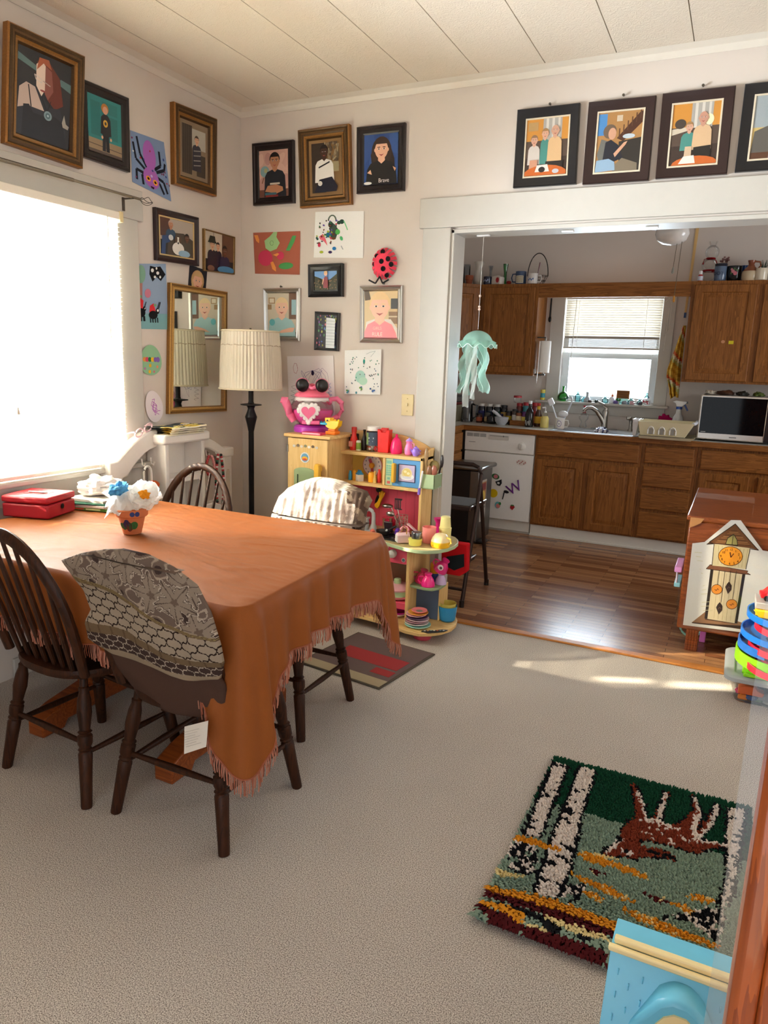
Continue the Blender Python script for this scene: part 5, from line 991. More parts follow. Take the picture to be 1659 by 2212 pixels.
for k in range(22):
    a = 2 * pi * k / 22; mb.sph((hx + HRT[int(k * 40 / 22)][0] * .1, ty - .125, hz + HRT[int(k * 40 / 22)][1] * .112), (.012, .006, .012), 'plastic', 'F4F0F2', 10, 6)
mb.ext([(hx + u * .1, hz + v * .11) for u, v in HRT], lambda u, v, d: tf(u, v, d), 0, .012, 'plastic', 'F4F0F2'); hrt = mb.build('heart_badge', t)
mb = MBT(); mb.ext([(hx + u * .074, hz + v * .08) for u, v in HRT], lambda u, v, d: tf(u, v, d), .0121, .015, 'plastic', 'E86A94'); mb.build('pink_heart', hrt)
mb = MBT(); mb.box(tx - .055, tx + .045, ty - .125, ty - .09, tz + .05, tz + .072, 'plastic', 'E8689C'); mb.build('spout_tray', t, bev=.004)
mb = MBT(); mb.tube([(tx - .1, ty - .02, tz + .06), (tx - .125, ty - .025, tz + .1), (tx - .138, ty - .03, tz + .14), (tx - .15, ty - .03, tz + .172)], [.02, .023, .024, .025], 'plastic', 'F078A0', 12); mb.tube([(tx - .14, ty - .03, tz + .168), (tx - .175, ty - .032, tz + .178)], [.026, .017], 'plastic', 'F078A0', 12); mb.build('spout', t)
mb = MBT(); mb.tube([(tx + .09, ty, tz + .16), (tx + .105, ty - .005, tz + .185), (tx + .14, ty - .005, tz + .19), (tx + .168, ty - .005, tz + .165), (tx + .172, ty - .005, tz + .125), (tx + .15, ty - .005, tz + .09), (tx + .105, ty, tz + .07)], [.01, .011, .0125, .013, .0125, .012, .011], 'plastic', 'F078A0', 10, flat=1.2); mb.sph((tx + .1, ty - .004, tz + .166), .014, 'plastic', 'F078A0'); mb.build('handle', t)
t = thing('toy_goggles', 'pink toy goggles with two round black lenses resting on the teapot lid', 'toy', (tx, ty - .05, tz + .23))
mb = MBT()
for s in (-1, 1):
    mb.tube([(tx + s * .054 + .033 * cos(a), ty - .046, tz + .262 + .033 * sin(a)) for a in [2 * pi * k / 24 for k in range(24)]], .007, 'plastic', 'F078A0', 6, closed=True)
mb.tube([(tx - .022, ty - .05, tz + .255), (tx, ty - .056, tz + .246), (tx + .022, ty - .05, tz + .255)], .01, 'plastic', 'F078A0'); mb.build('rims', t)
for s in (-1, 1):
    mb = MBT(); mb.sph((tx + s * .054, ty - .056, tz + .262), (.037, .022, .037), 'plastic', '0E0C0E', 20, 10); mb.build('lens', t)
# other things on the fridge top
t = thing('brick_duck', 'yellow brick-built duck with an orange foot and a blue brick beak', 'toy', (-2.0, 3.5, 1.031))
mb = MB(); mb.box(-2.04, -1.98, 3.47, 3.53, 1.031, 1.05, 'plastic', 'F08020'); mb.box(-2.03, -1.985, 3.48, 3.52, 1.05, 1.062, 'plastic', 'F08020'); mb.build('foot', t, bev=.003)
mb = MB(); mb.ext([(-2.045, 1.075), (-2.02, 1.062), (-1.985, 1.062), (-1.965, 1.08), (-1.96, 1.108), (-2.045, 1.108)], lambda u, v, d: (u, 3.5 + d, v), -.022, .022, 'plastic', 'F8C818')
for k in range(4): mb.lathe([(.006, 1.108), (.006, 1.115)], 'plastic', 'F8C818', (-2.036 + .021 * k, 3.5, 0), 10)
mb.box(-2.048, -2.015, 3.478, 3.522, 1.1, 1.122, 'plastic', 'F8C818'); mb.build('body', t, bev=.002)
mb = MB(); mb.box(-2.095, -2.035, 3.476, 3.512, 1.082, 1.094, 'plastic', '30B0D8')
for k in range(2): mb.lathe([(.006, 1.094), (.006, 1.1)], 'plastic', '30B0D8', (-2.08 + .02 * k, 3.494, 0), 10)
mb.build('beak', t, bev=.002); mb = MB(); mb.lathe([(.005, 0), (.005, .0014)], 'plastic', '141414', (-2.032, 3.4775, 1.108), 10, ax='y'); mb.build('eye', t)
mb = MB(); mb.box(-2.14, -2.02, 3.385, 3.44, 1.031, 1.045, 'plastic', 'D83A6A'); mb.box(-2.135, -2.025, 3.384, 3.386, 1.035, 1.041, 'plastic', 'F0B8C8'); tag(mb.build('toy_box', bev=.002), 'flat pink plastic case at the front edge of the toy kitchen top', 'box')
# shelf-top row
SZ = .944
def jar(name, label, cat, x, y, z, prof, mat='plastic', col='FFFFFF', seg=20, group=None, **k):
    mb = MB(); mb.lathe(prof, mat, col, (x, y, z), seg, **k); o = mb.build(name, at=(x, y, z)); tag(o, label, cat, group); return o
def sub(o, name, prof, mat, col, c, seg=18, ax='z', label=None, **k):
    mb = MB(); mb.lathe(prof, mat, col, c, seg, ax=ax, **k); q = mb.build(name, o)
    if label: q['label'] = label
    return q
jar('toy_cup', 'black cup at the left end of the toy kitchen upper shelf', 'cup', -1.945, 3.63, SZ, [(.026, 0), (.03, .085), (.028, .085), (.024, .01)], col='1E1C1E')
o = jar('toy_bottle', 'red ketchup-style toy bottle on the upper shelf', 'bottle', -1.92, 3.585, SZ, [(.022, 0), (.0235, .01), (.0235, .055), (.014, .08), (.013, .1)], col='D8281E')
sub(o, 'cap', [(.015, .1), (.015, .128), (.009, .13)], 'plastic', 'C82A1E', (-1.92, 3.585, SZ)); mb = MB(); mb.ext([(-.012, .02), (.012, .02), (.012, .05), (-.012, .05)], lambda u, v, d: (-1.928 + u, 3.5608 - d, SZ + v), 0, .001, 'paper', 'E8A090'); mb.build('bottle_label', o)
o = jar('toy_jar', 'small toy jar with a green and white label before the dark bottle', 'jar', -1.885, 3.575, SZ, [(.014, 0, 'E0E4C8'), (.0145, .008, 'E0E4C8'), (.0145, .045, '88A850'), (.012, .056, 'E8E4D8')], 'paper', 'D8D8C0')
o = jar('toy_bottle', 'thin black sauce-style toy bottle on the upper shelf', 'bottle', -1.868, 3.61, SZ, [(.014, 0), (.0155, .01), (.0155, .055), (.007, .085), (.0065, .105), (.008, .107), (.008, .116)], col='241A18')
o = jar('plastic_jar', 'large clear jar with a grey-blue label and white lid on the toy shelf', 'jar', -1.805, 3.6, SZ, [(.038, 0), (.04, .008), (.04, .11), (.034, .118)], 'clear', '', 24)
sub(o, 'lid', [(.036, .116), (.036, .138), (.032, .14)], 'plastic', 'F0F0EE', (-1.805, 3.6, SZ)); sub(o, 'label_wrap', [(.0405, .035), (.0405, .108)], 'paper', '4E5C70', (-1.805, 3.6, SZ), 24, caps=False)
mb = MB(); L2 = lambda u, v, d: (-1.805 + .041 * sin(u), 3.6 - .041 * cos(u) - d, SZ + v)
mb.ext([(-.7, .04), (-.3, .04), (-.3, .105), (-.7, .105)], L2, 0, .0006, 'paper', '8AA86A'); mb.ext([(-.25, .072), (.5, .072), (.5, .08), (-.25, .08)], L2, 0, .0006, 'paper', 'E0E4E8'); mb.ext([(-.25, .056), (.4, .056), (.4, .06), (-.25, .06)], L2, 0, .0006, 'paper', 'B8C4D0'); mb.build('label_print', o)
mb = MB()
for k in range(14): mb.sph((-1.805 + random.uniform(-.024, .024), 3.6 + random.uniform(-.024, .024), SZ + .008 + .018 * random.random()), .009, 'plastic', random.choice(['E05A50', 'F0EEEA', 'D83A3A', 'F4F0EC']), 8, 5)
mb.build('candies', o)['kind'] = 'stuff'
t = thing('toy_carton', 'bright red toy fries carton standing between jar and pink kettle', 'toy', (-1.735, 3.6, SZ))
mb = MB(); mb.ext([(-.033, 0), (.033, 0), (.036, .118), (.036, .128), (.018, .122), (.012, .112), (-.012, .112), (-.018, .122), (-.036, .128), (-.036, .118)], lambda u, v, d: (-1.735 + u, 3.6 + d, SZ + v), -.022, .022, 'plastic', 'E01818'); mb.build('body', t, bev=.003); mb = MB(); mb.box(-1.755, -1.715, 3.59, 3.61, SZ + .11, SZ + .135, 'plastic', 'C81414'); mb.build('insert', t, bev=.002)
o = jar('toy_kettle', 'hot pink ridged toy kettle without spout on the upper shelf', 'toy', -1.658, 3.59, SZ, [(.029, 0), (.032, .006), (.033, .03), (.027, .065), (.018, .082), (.01, .088)], col='E81E6A', seg=12)
sub(o, 'lid_knob', [(.012, .088), (.006, .094), (.008, .102), (.003, .108)], 'plastic', 'E81E6A', (-1.658, 3.59, SZ))
o = jar('toy_pitcher', 'pale pink toy pitcher with a lilac lid on the upper shelf', 'toy', -1.58, 3.585, SZ, [(.019, 0), (.023, .006), (.025, .03), (.017, .055), (.015, .065), (.02, .075)], col='F080B8')
sub(o, 'lid', [(.02, .075), (.012, .084), (.004, .09), (.003, .094)], 'plastic', 'B090E0', (-1.58, 3.585, SZ), label='lilac lid')
mb = MB(); mb.tube([(-1.566, 3.583, SZ + .068), (-1.55, 3.581, SZ + .062), (-1.548, 3.581, SZ + .04), (-1.556, 3.583, SZ + .018)], .0035, 'plastic', 'F6A8CC'); mb.build('handle', o)
o = jar('toy_teapot', 'little purple toy teapot on the right of the upper shelf', 'toy', -1.53, 3.565, SZ, [(.014, 0), (.02, .012), (.022, .026), (.016, .038), (.017, .041), (.01, .046), (.004, .05), (.004, .055)], col='9A78E0')
mb = MB(); mb.tube([(-1.512, 3.563, SZ + .034), (-1.5, 3.562, SZ + .03), (-1.502, 3.562, SZ + .014), (-1.511, 3.563, SZ + .01)], .003, 'plastic', '8A68D0'); mb.build('handle', o)
mb = MB(); mb.tube([(-1.548, 3.563, SZ + .02), (-1.56, 3.562, SZ + .036)], [.006, .004], 'plastic', '9A78E0'); mb.build('spout', o)
# clock shelf row
S2 = .776
jar('toy_bottle', 'tiny blue toy bottle in the clock recess', 'bottle', -1.925, 3.56, S2, [(.0105, 0), (.011, .006), (.011, .034), (.007, .042), (.007, .052)], col='3A9AC0')
jar('toy_shaker', 'yellow dome-topped shaker left of the toy milk carton', 'toy', -1.898, 3.565, S2, [(.014, 0), (.0145, .008), (.0145, .042), (.011, .054), (.004, .059)], col='F0A81C')
t = thing('toy_milk_carton', 'wooden toy milk carton with a blue gable top in the clock recess', 'toy', (-1.86, 3.55, S2))
mb = MB(); mb.T = Matrix.Translation((-1.86, 3.55, S2)) @ Matrix.Rotation(radians(-35), 4, 'Z'); mb.box(-.017, .017, -.017, .017, 0, .038, 'paint', 'EAE6DC'); mb.build('body', t, bev=.001)
mb = MB(); mb.T = Matrix.Translation((-1.86, 3.55, S2)) @ Matrix.Rotation(radians(-35), 4, 'Z'); mb.ext([(-.018, .038), (.018, .038), (.002, .056), (.002, .062), (-.002, .062), (-.002, .056)], lambda u, v, d: (d, u, v), -.018, .018, 'paint', '3A98D0'); mb.build('gable_top', t)['label'] = 'blue gable top'
jar('toy_shaker', 'yellow dome-topped shaker right of the toy milk carton', 'toy', -1.79, 3.56, S2, [(.018, 0), (.019, .008), (.019, .042), (.015, .054), (.005, .059)], col='F0A81C')
jar('toy_bottle', 'slim red toy bottle with a cream top beside the toy microwave', 'bottle', -1.748, 3.57, S2, [(.011, 0), (.012, .006), (.012, .05), (.006, .062), (.005, .075)], col='D8342A')
jar('toy_giraffe', 'tiny cream and orange toy figure before the slim red bottle', 'toy', -1.765, 3.55, S2, [(.011, 0), (.009, .02), (.006, .034), (.005, .05), (.008, .058), (.005, .066)], col='E8C878', seg=10)
# hanging hand, utensils
t = thing('toy_hand', 'yellow and black hand-shaped toy hanging from the left peg hook', 'toy', (-1.78, 3.645, .66))
mb = MB(); hp = facing(3.648)
mb.ext([(-1.802, .622), (-1.785, .612), (-1.772, .628), (-1.766, .652), (-1.758, .672), (-1.748, .688), (-1.742, .71), (-1.746, .712), (-1.753, .694), (-1.751, .716), (-1.756, .717), (-1.76, .696), (-1.76, .718), (-1.765, .718), (-1.767, .695), (-1.771, .712), (-1.776, .71), (-1.774, .68), (-1.786, .652), (-1.803, .636)], lambda u, v, d: hp(u, v, d), 0, .016, 'plastic', 'ECB81C'); mb.build('hand', t, bev=.003)
mb = MB(); mb.ext([(-1.805, .64), (-1.786, .656), (-1.776, .684), (-1.79, .69), (-1.8, .665)], lambda u, v, d: hp(u, v, d), -.004, .01, 'plastic', '1E1C1E'); mb.lathe([(.016, 0), (.016, .012)], 'plastic', '1E1C1E', (-1.782, 3.648, .722), 16, ax='y'); mb.build('grip', t)
cad = thing('wire_caddy', 'small silver wire basket holding toy utensils on the toy hob', 'basket', (-1.6, 3.57, .513))
mb = MB()
for z in (.517, .54, .563, .586, .607): mb.tube([(-1.6 + .033 * cos(a), 3.57 + .033 * sin(a), z) for a in [2 * pi * k / 20 for k in range(20)]], .0016, 'metal', 'D0D0D0', 5, closed=True)
for k in range(10): a = 2 * pi * k / 10; mb.tube([(-1.6 + .033 * cos(a), 3.57 + .033 * sin(a), .515), (-1.6 + .033 * cos(a), 3.57 + .033 * sin(a), .607)], .0014, 'metal', 'D0D0D0', 5)
mb.lathe([(.033, .514), (.033, .516)], 'metal', 'B8B8B8', (-1.6, 3.57, 0), 20); mb.build('wire_frame', cad)
def utensil(name, label, p0, p1, head):
    t = thing(name, label, 'utensil', p0); mb = MB(); mb.tube([p0, p1], .003, 'metal', 'C8C8C8', 6); mb.build('handle', t); mb = MB(); head(mb, p1); mb.build('head', t); return t
utensil('toy_spatula', 'slotted silver toy spatula standing tallest in the wire basket', (-1.595, 3.575, .52), (-1.628, 3.57, .64), lambda mb, p: [mb.box(p[0] - .018 + .0105 * k, p[0] - .0115 + .0105 * k, p[1] - .002, p[1], p[2], p[2] + .055, 'metal', '8A8A8C') for k in range(4)] + [mb.box(p[0] - .018, p[0] + .0265, p[1] - .002, p[1], p[2] + .05, p[2] + .06, 'metal', '8A8A8C'), mb.box(p[0] - .018, p[0] + .0265, p[1] - .002, p[1], p[2] - .004, p[2] + .004, 'metal', '8A8A8C')])
utensil('toy_spoon', 'shiny silver toy spoon leaning left from the wire basket', (-1.6, 3.56, .52), (-1.635, 3.54, .61), lambda mb, p: mb.sph((p[0] - .018, p[1] - .008, p[2] + .006), (.026, .012, .015), 'metal', 'C4C0B8'))
utensil('toy_ladle', 'silver toy skimmer reaching furthest left from the wire basket', (-1.605, 3.57, .52), (-1.655, 3.545, .65), lambda mb, p: mb.sph((p[0] - .022, p[1] - .004, p[2] + .006), (.034, .02, .012), 'metal', 'A8A4A0'))
# clutter round the hob
o = jar('toy_jar', 'clear pink toy jar behind the hob', 'jar', -1.7, 3.6, .512, [(.03, 0), (.03, .06), (.034, .066)], 'pink_clear', '', caps=False); jar('toy_jar', 'clear pink toy jar with a gold sweet, beside the wire basket', 'jar', -1.655, 3.585, .52, [(.026, 0), (.026, .06), (.03, .066)], 'pink_clear', '', caps=False)
t = thing('toy_pan', 'small black toy pan with an upturned side on the toy hob', 'pan', (-1.64, 3.45, .523)); mb = MB(); mb.lathe([(.032, 0), (.036, .004), (.04, .022), (.037, .022), (.03, .006), (0, .005)], 'plastic', '1A181A', (-1.645, 3.43, .523), 20); mb.build('bowl', t); mb = MB(); mb.tube([(-1.63, 3.46, .54), (-1.6, 3.5, .56)], .006, 'plastic', '1A181A'); mb.build('handle', t)
mb = MB(); mb.T = Matrix.Translation((-1.64, 3.5, .525)) @ Matrix.Rotation(radians(15), 4, 'X'); mb.box(-.03, .022, -.006, .006, 0, .06, 'plastic', '3A2A30'); tag(mb.build('toy_toaster', bev=.006), 'dark translucent toy box standing on the hob behind the black pan', 'toy')
for x, y, r, c, lb in ((-1.575, 3.47, .02, '5A2AA0', 'purple sparkly toy lump on the hob'), (-1.555, 3.44, .014, 'F0C020', 'small yellow toy piece on the hob'), (-1.7, 3.41, .016, 'E87868', 'little coral toy piece at the hob corner by the table')):
    mb = MB(); mb.grid(14, 10, crumple((x, y, .522 + r * .55), (r, r, r), seed=r * 100, amp=.45), 'plastic', c, wrap=True); tag(mb.build('toy_piece'), lb, 'toy')
t = thing('toy_handbag', 'tiny white and pink toy handbag with chain at the worktop edge', 'bag', (-1.5, 3.38, .51))
mb = MB(); mb.T = Matrix.Translation((-1.5, 3.37, .512)) @ Matrix.Rotation(radians(40), 4, 'Z'); mb.ext([(-.026, 0), (.026, 0), (.022, .04), (.01, .05), (-.01, .05), (-.022, .04)], lambda u, v, d: (d, u, v), -.034, .034, 'fabric', 'E8C8CC'); mb.build('body', t, bev=.003)
mb = MB(); mb.T = Matrix.Translation((-1.5, 3.37, .512)) @ Matrix.Rotation(radians(40), 4, 'Z'); mb.ext([(-.024, .003), (.024, .003), (.019, .038), (-.019, .038)], lambda u, v, d: (-.034 - d, u, v), 0, .002, 'plastic', 'F4F0F0'); mb.build('side', t)
mb = MB(); mb.tube([(-1.52, 3.39, .555), (-1.51, 3.4, .59), (-1.485, 3.385, .585), (-1.475, 3.36, .56)], .0028, 'metal', 'D0B060'); mb.build('chain', t)
t = thing('doll_shoe', 'pink toy bracelet lying behind the toy handbag', 'toy', (-1.52, 3.45, .515)); mb = MB(); mb.tube([(-1.525 + .024 * cos(a), 3.44 + .01 * sin(a), .55 + .024 * sin(a)) for a in [2 * pi * k / 20 for k in range(20)]], .007, 'plastic', 'F0A0B0', 6, closed=True); mb.build('band', t)
t.name = 'toy_bracelet'
mb = MB(); mb.T = Matrix.Translation((-1.5, 3.5, .56)) @ Matrix.Rotation(radians(35), 4, 'Y'); mb.box(-.04, .05, -.01, .01, -.004, .004, 'plastic', 'E0C0CC'); tag(mb.build('toy_knife', bev=.002), 'pale pink flat toy blade leaning on the splashback corner', 'toy')
# worktop end
WZ = .5085
o = jar('toy_tin', 'round pale yellow tub under the grey toy can', 'tub', -1.425, 3.36, WZ, [(.031, 0), (.033, .004), (.034, .026), (.037, .027), (.037, .036)], col='E8E070')
jar('toy_can', 'grey toy tuna can stacked on the pale yellow tub', 'can', -1.418, 3.36, WZ + .037, [(.026, 0), (.027, .003), (.027, .03), (.026, .033), (.024, .031)], 'metal', '8A9296')
jar('toy_cup', 'salmon pink straight toy cup at the worktop end', 'cup', -1.385, 3.45, WZ, [(.032, 0), (.035, .006), (.037, .085), (.034, .085), (.03, .01)], col='F4948C', seg=24)
jar('toy_vase', 'magenta flared toy vase behind the salmon pink cup', 'vase', -1.375, 3.55, WZ, [(.022, 0), (.024, .005), (.016, .04), (.014, .09), (.027, .115), (.025, .115), (.012, .09)], col='C81C78', seg=24)
o = jar('toy_teapot', 'round yellow wicker-patterned toy teapot at the worktop end', 'toy', -1.3, 3.4, WZ, [(.046, 0), (.05, .006), (.05, .03), (.042, .05, 'F0D8A0'), (.03, .066, 'F0DCA8'), (.02, .07, 'F0DCA8')], col='F0B820', seg=28)
mb = MB(); mb.tube([(-1.262, 3.39, WZ + .055), (-1.24, 3.385, WZ + .05), (-1.236, 3.385, WZ + .03), (-1.252, 3.39, WZ + .015)], .005, 'plastic', 'F0D060'); mb.build('handle', o)
for k in range(2): jar('toy_cup', ['cream yellow toy beaker at the bottom of the stack behind the yellow teapot', 'cream yellow toy beaker upside down on top of its stack'][k], 'cup', -1.315, 3.5, WZ + (.0 if k == 0 else .082), [(.03, 0), (.033, .07), (.034, .081)] if k == 0 else [(.03, 0), (.029, .012), (.025, .056), (.02, .06)], col='F0E498')
# red bag and corner shelf
t = thing('toy_backpack', 'red fabric bag with a black mesh pocket hanging under the worktop end', 'bag', (-1.3, 3.64, .36))
mb = MB(); bf = facing(3.63); mb.ext([(-1.375, .485), (-1.225, .485), (-1.22, .33), (-1.26, .3), (-1.34, .3), (-1.37, .34)], lambda u, v, d: bf(u, v, d), -.03, .02, 'fabric', 'B81A20'); mb.build('body', t, bev=.006)
mb = MB(); mb.ext([(-1.34, .4), (-1.24, .43), (-1.235, .36), (-1.29, .33), (-1.335, .345)], lambda u, v, d: bf(u, v, d), .02, .024, 'fabric', '22282A'); mb.build('mesh_pocket', t)
CZ = .277
o = jar('toy_jar', 'blue jar with an orange lid at the back of the green corner shelf', 'jar', -1.375, 3.54, CZ, [(.026, 0), (.027, .035), (.026, .045)], col='2A4A8A'); sub(o, 'lid', [(.028, .045), (.029, .05), (.029, .095), (.026, .1)], 'plastic', 'E09A20', (-1.375, 3.54, CZ), label='orange lid')
for (x, y, z, c, lb, tl, sc_) in ((-1.42, 3.46, CZ, 'C83060', 'dark pink shiny toy cup tipped against the panel on the green corner shelf', .2, 1), (-1.335, 3.5, CZ + .062, 'D82A7A', 'magenta toy cup with round picture lying on the lilac one', .5, 1), (-1.37, 3.43, CZ, 'F0288A', 'hot pink upside-down toy cup at the front of the green corner shelf', 0, .95), (-1.325, 3.5, CZ, 'C8B0D8', 'lilac toy cup under the magenta one on the green corner shelf', 0, .8)):
    t = thing('toy_cup', lb, 'cup', (x, y, z)); mb = MB(); mb.T = Matrix.Translation((x, y, z + .02 * tl)) @ Matrix.Rotation(tl, 4, 'Y') @ Matrix.Scale(sc_, 4)
    mb.lathe([(.038, 0), (.039, .005), (.033, .035), (.02, .055), (.016, .06), (.021, .068), (.021, .074)], 'plastic', c, seg=22); mb.build('bowl', t)
    if c != 'C8B0D8':
        mb = MB(); mb.T = Matrix.Translation((x, y, z + .02 * tl)) @ Matrix.Rotation(tl, 4, 'Y'); mb.tube([(-.026, -.008, .05), (-.05, -.01, .045), (-.054, -.01, .025), (-.038, -.008, .012)], .004, 'plastic', c); mb.build('handle', t)
    if c == 'D82A7A':
        mb = MB(); mb.lathe([(.016, 0), (.016, .002)], 'paper', 'F0E4E4', (x + .018, y - .034, z + .038), 16, ax='y'); mb.lathe([(.008, 0), (.008, .0026)], 'paper', '6A5A58', (x + .02, y - .034, z + .036), 12, ax='y'); mb.build('round_sticker', t)
# plates
zz = .0705
for i, (r, c, lb) in enumerate([(.07, 'A8DCD0', 'mint toy plate at the bottom of the plate pile'), (.064, 'ECE8E4', 'white toy plate second from the bottom of the plate pile'), (.058, 'C898A8', 'dusty pink patterned toy plate in the plate pile'), (.06, 'F0D4DC', 'pale pink rimmed toy plate in the middle of the pile'), (.058, '5A3A6A', 'dark purple toy plate in the pile'), (.056, 'F0C0CC', 'light pink toy plate below the orange one'), (.054, 'E8A840', 'orange-yellow toy plate second from the top'), (.042, 'E88088', 'coral scalloped toy plate topmost of the pile')]):
    ox = -.006 * (i % 3) + (.012 if i == 7 else 0); h = .011 if i < 6 else .012
    mb = MB(); mb.lathe([(r * .6, 0), (r * .65, .002), (r, .009), (r * .99, .012), (r * .62, .005), (0, .004)], 'plastic', c, (-1.392 + ox, 3.365, zz), 28); o = mb.build('toy_plate'); tag(o, lb, 'plate', 'toy plates piled on the bottom board')
    if i == 7: sub(o, 'printed_flower', [(.018, .0045), (.018, .0055), (.008, .006)], 'paint', '8A8A80', (-1.392 + ox, 3.365, zz), 16)
    zz += h
o = jar('toy_bowl', 'blue toy bowl outside the nest behind the slate panel', 'bowl', -1.285, 3.52, .0705, [(.034, 0), (.044, .01), (.052, .085), (.05, .085), (.042, .012)], col='2A86B8', seg=28)
jar('toy_bowl', 'yellow-green toy bowl nested inside the blue bowl', 'bowl', -1.285, 3.52, .0825, [(.03, 0), (.038, .008), (.046, .09), (.044, .09), (.036, .01)], col='C8B858', seg=28)
mb = MB(); mb.ext([(-1.34, 3.29), (-1.3, 3.285), (-1.27, 3.31), (-1.235, 3.345), (-1.225, 3.375), (-1.25, 3.37), (-1.27, 3.35), (-1.3, 3.325), (-1.335, 3.315)], lambda u, v, d: (u, v, .0705 + d), 0, .005, 'plastic', '1E1C1C'); o = mb.build('wooden_sign', bev=.001); tag(o, 'small black cut-out sign with coloured letters at the bottom board edge', 'sign')
mb = MB()
for k in range(7): mb.lathe([(.006, .0757), (.006, .0762)], 'paint', ['E8E4D8', 'E0A060', '7AA0B0', 'E8E4D8', 'D86A4A', '7AA0B0', 'E8E4D8'][k], (-1.325 + .014 * k, 3.302 + .009 * k, 0), 8)
mb.build('letters', o)
# toy pot in the oven space, pink dish below
t = thing('toy_pot', 'pink and mint toy casserole with a round lid on the pink oven shelf', 'pot', (-1.57, 3.48, .168))
mb = MB(); mb.lathe([(.06, 0), (.078, .006, 'E8909A'), (.082, .02, 'E8909A'), (.078, .022), (.076, .05)], 'plastic', 'B8D8A8', (-1.57, 3.48, .168), 32); mb.build('body', t)
mb = MB(); mb.lathe([(.084, .05), (.085, .058), (.06, .072), (.02, .078), (0, .078)], 'plastic', 'E0A8B4', (-1.57, 3.48, .168), 32); l_ = mb.build('lid', t); sub(l_, 'lid_knob', [(.018, .076), (.02, .08), (.02, .1), (.016, .104)], 'plastic', 'B8D8A8', (-1.57, 3.48, .168)); mb = MB(); mb.box(-1.5, -1.484, 3.46, 3.49, .2, .212, 'plastic', 'E8E8C8'); mb.build('handle', t, bev=.004)
jar('toy_plate', 'white toy dish on the bottom board inside the oven space', 'plate', -1.57, 3.47, .0705, [(.05, 0), (.075, .012), (.078, .02), (.07, .018), (.045, .006), (0, .005)], col='E4E0EC', seg=28)
jar('toy_dish', 'magenta toy dish lying on the white dish in the oven space', 'plate', -1.55, 3.46, .0772, [(.034, 0), (.046, .012), (.05, .02), (.044, .018), (.03, .006), (0, .005)], col='D8209A', seg=24)
# utensils in the green side box
for p0, p1, nm, lb, hd, c in (((-1.44, 3.53, .795), (-1.452, 3.525, .95), 'wooden_spoon', 'tall wooden toy spoon at the left of the green side box', (.012, .006, .05), '9A7A50'), ((-1.42, 3.56, .795), (-1.415, 3.555, .9), 'toy_spoon', 'olive toy spoon with a wide head in the green side box', (.03, .012, .032), '8A7A48'), ((-1.405, 3.57, .795), (-1.375, 3.56, .93), 'toy_spatula', 'black-headed toy spatula leaning right in the green side box', (.01, .006, .035), '2A2422'), ((-1.43, 3.52, .795), (-1.425, 3.51, .87), 'toy_spoon', 'brown toy spoon front of the green side box', (.016, .008, .04), '8A5E3E'), ((-1.41, 3.52, .795), (-1.4, 3.515, .88), 'toy_spoon', 'reddish brown toy spoon at the front right of the green side box', (.018, .008, .032), '9A5A48')):
    t = thing(nm, lb, 'utensil', p0); mb = MB(); mb.tube([p0, p1], .005, 'plastic', c, 6); mb.build('handle', t); mb = MB(); mb.sph(p1, hd, 'plastic', c, 12, 7); mb.build('head', t)
t = thing('toothbrush', 'white and purple toy brush hooked outside the green side box', 'brush', (-1.47, 3.49, .77)); mb = MB(); mb.tube([(-1.465, 3.483, .785), (-1.45, 3.48, .88)], .005, 'plastic', 'F0EEF0', 8); mb.build('handle', t); mb = MB(); mb.tube([(-1.468, 3.483, .752), (-1.465, 3.483, .788)], .008, 'plastic', '8A6AC8', 8); mb.build('grip', t)
# ---------------------------------------------------------------- kitchen
OU, OL = 'oak_upright', 'oak_level'
def panel_door(par, name, pl, u0, u1, v0, v1, grain=OU, raised=True, d=.0):
    mb = MB(); P = [(0, d, grain, ''), (0, d + .017, grain, ''), (.004, d + .02, grain, '')]
    P += [(.055, d + .02, OU, ''), (.06, d + .012, OU, ''), (.068, d + .011, OU, ''), (.095, d + .018, OU, '')] if raised else [(.01, d + .021, grain, '')]
    ring(mb, pl, rect(u0, u1, v0, v1), P, (grain if raised else grain, '')); return mb.build(name, par)
kf = facing(6.06)
def base_unit(name, label, x0, x1, doors=(), drawers=()):
    t = thing(name, label, 'cabinet', ((x0 + x1) / 2, 6.36, 0))
    mb = MB(); mb.box(x0, x1, 6.06, 6.66, .1, .875, OU); mb.build('body', t)
    for d in doors: panel_door(t, 'door', kf, *d)
    for d in drawers: panel_door(t, 'drawer', kf, *d, grain=OL, raised=False)
    return t
base_unit('sink_cabinet', 'oak cabinet with two panel doors under the kitchen sink', -1.5, -.647, [(-1.48, -1.09, .115, .675), (-1.045, -.665, .115, .675)], [(-1.48, -.665, .705, .85)])
base_unit('drawer_cabinet', 'oak four-drawer cabinet right of the sink doors', -.645, -.237, (), [(-.62, -.26, .715, .85), (-.62, -.26, .53, .69), (-.62, -.26, .345, .505), (-.62, -.26, .115, .32)])
base_unit('base_cabinet', 'oak cabinet below the microwave, behind the brown cabinet with clock poster', -.235, .95, [(-.21, .14, .115, .675), (.2, .55, .115, .675), (.6, .93, .115, .675)], [(-.21, .35, .705, .85), (.4, .93, .705, .85)])
t = thing('base_cabinet', 'oak cabinet run with drawers along the left kitchen wall beside the dishwasher', 'cabinet', (-2.46, 5.1, 0))
mb = MB(); mb.box(XL + .005, -2.16, 4.2, 6.04, .1, .875, 'oak_depth'); mb.box(XL + .005, -2.2, 4.2, 6.04, 0, .1, 'matte', '3A2A1E'); mb.build('body', t)
sf = Plane((-2.16, 0, 0), (0, 1, 0), (1, 0, 0))
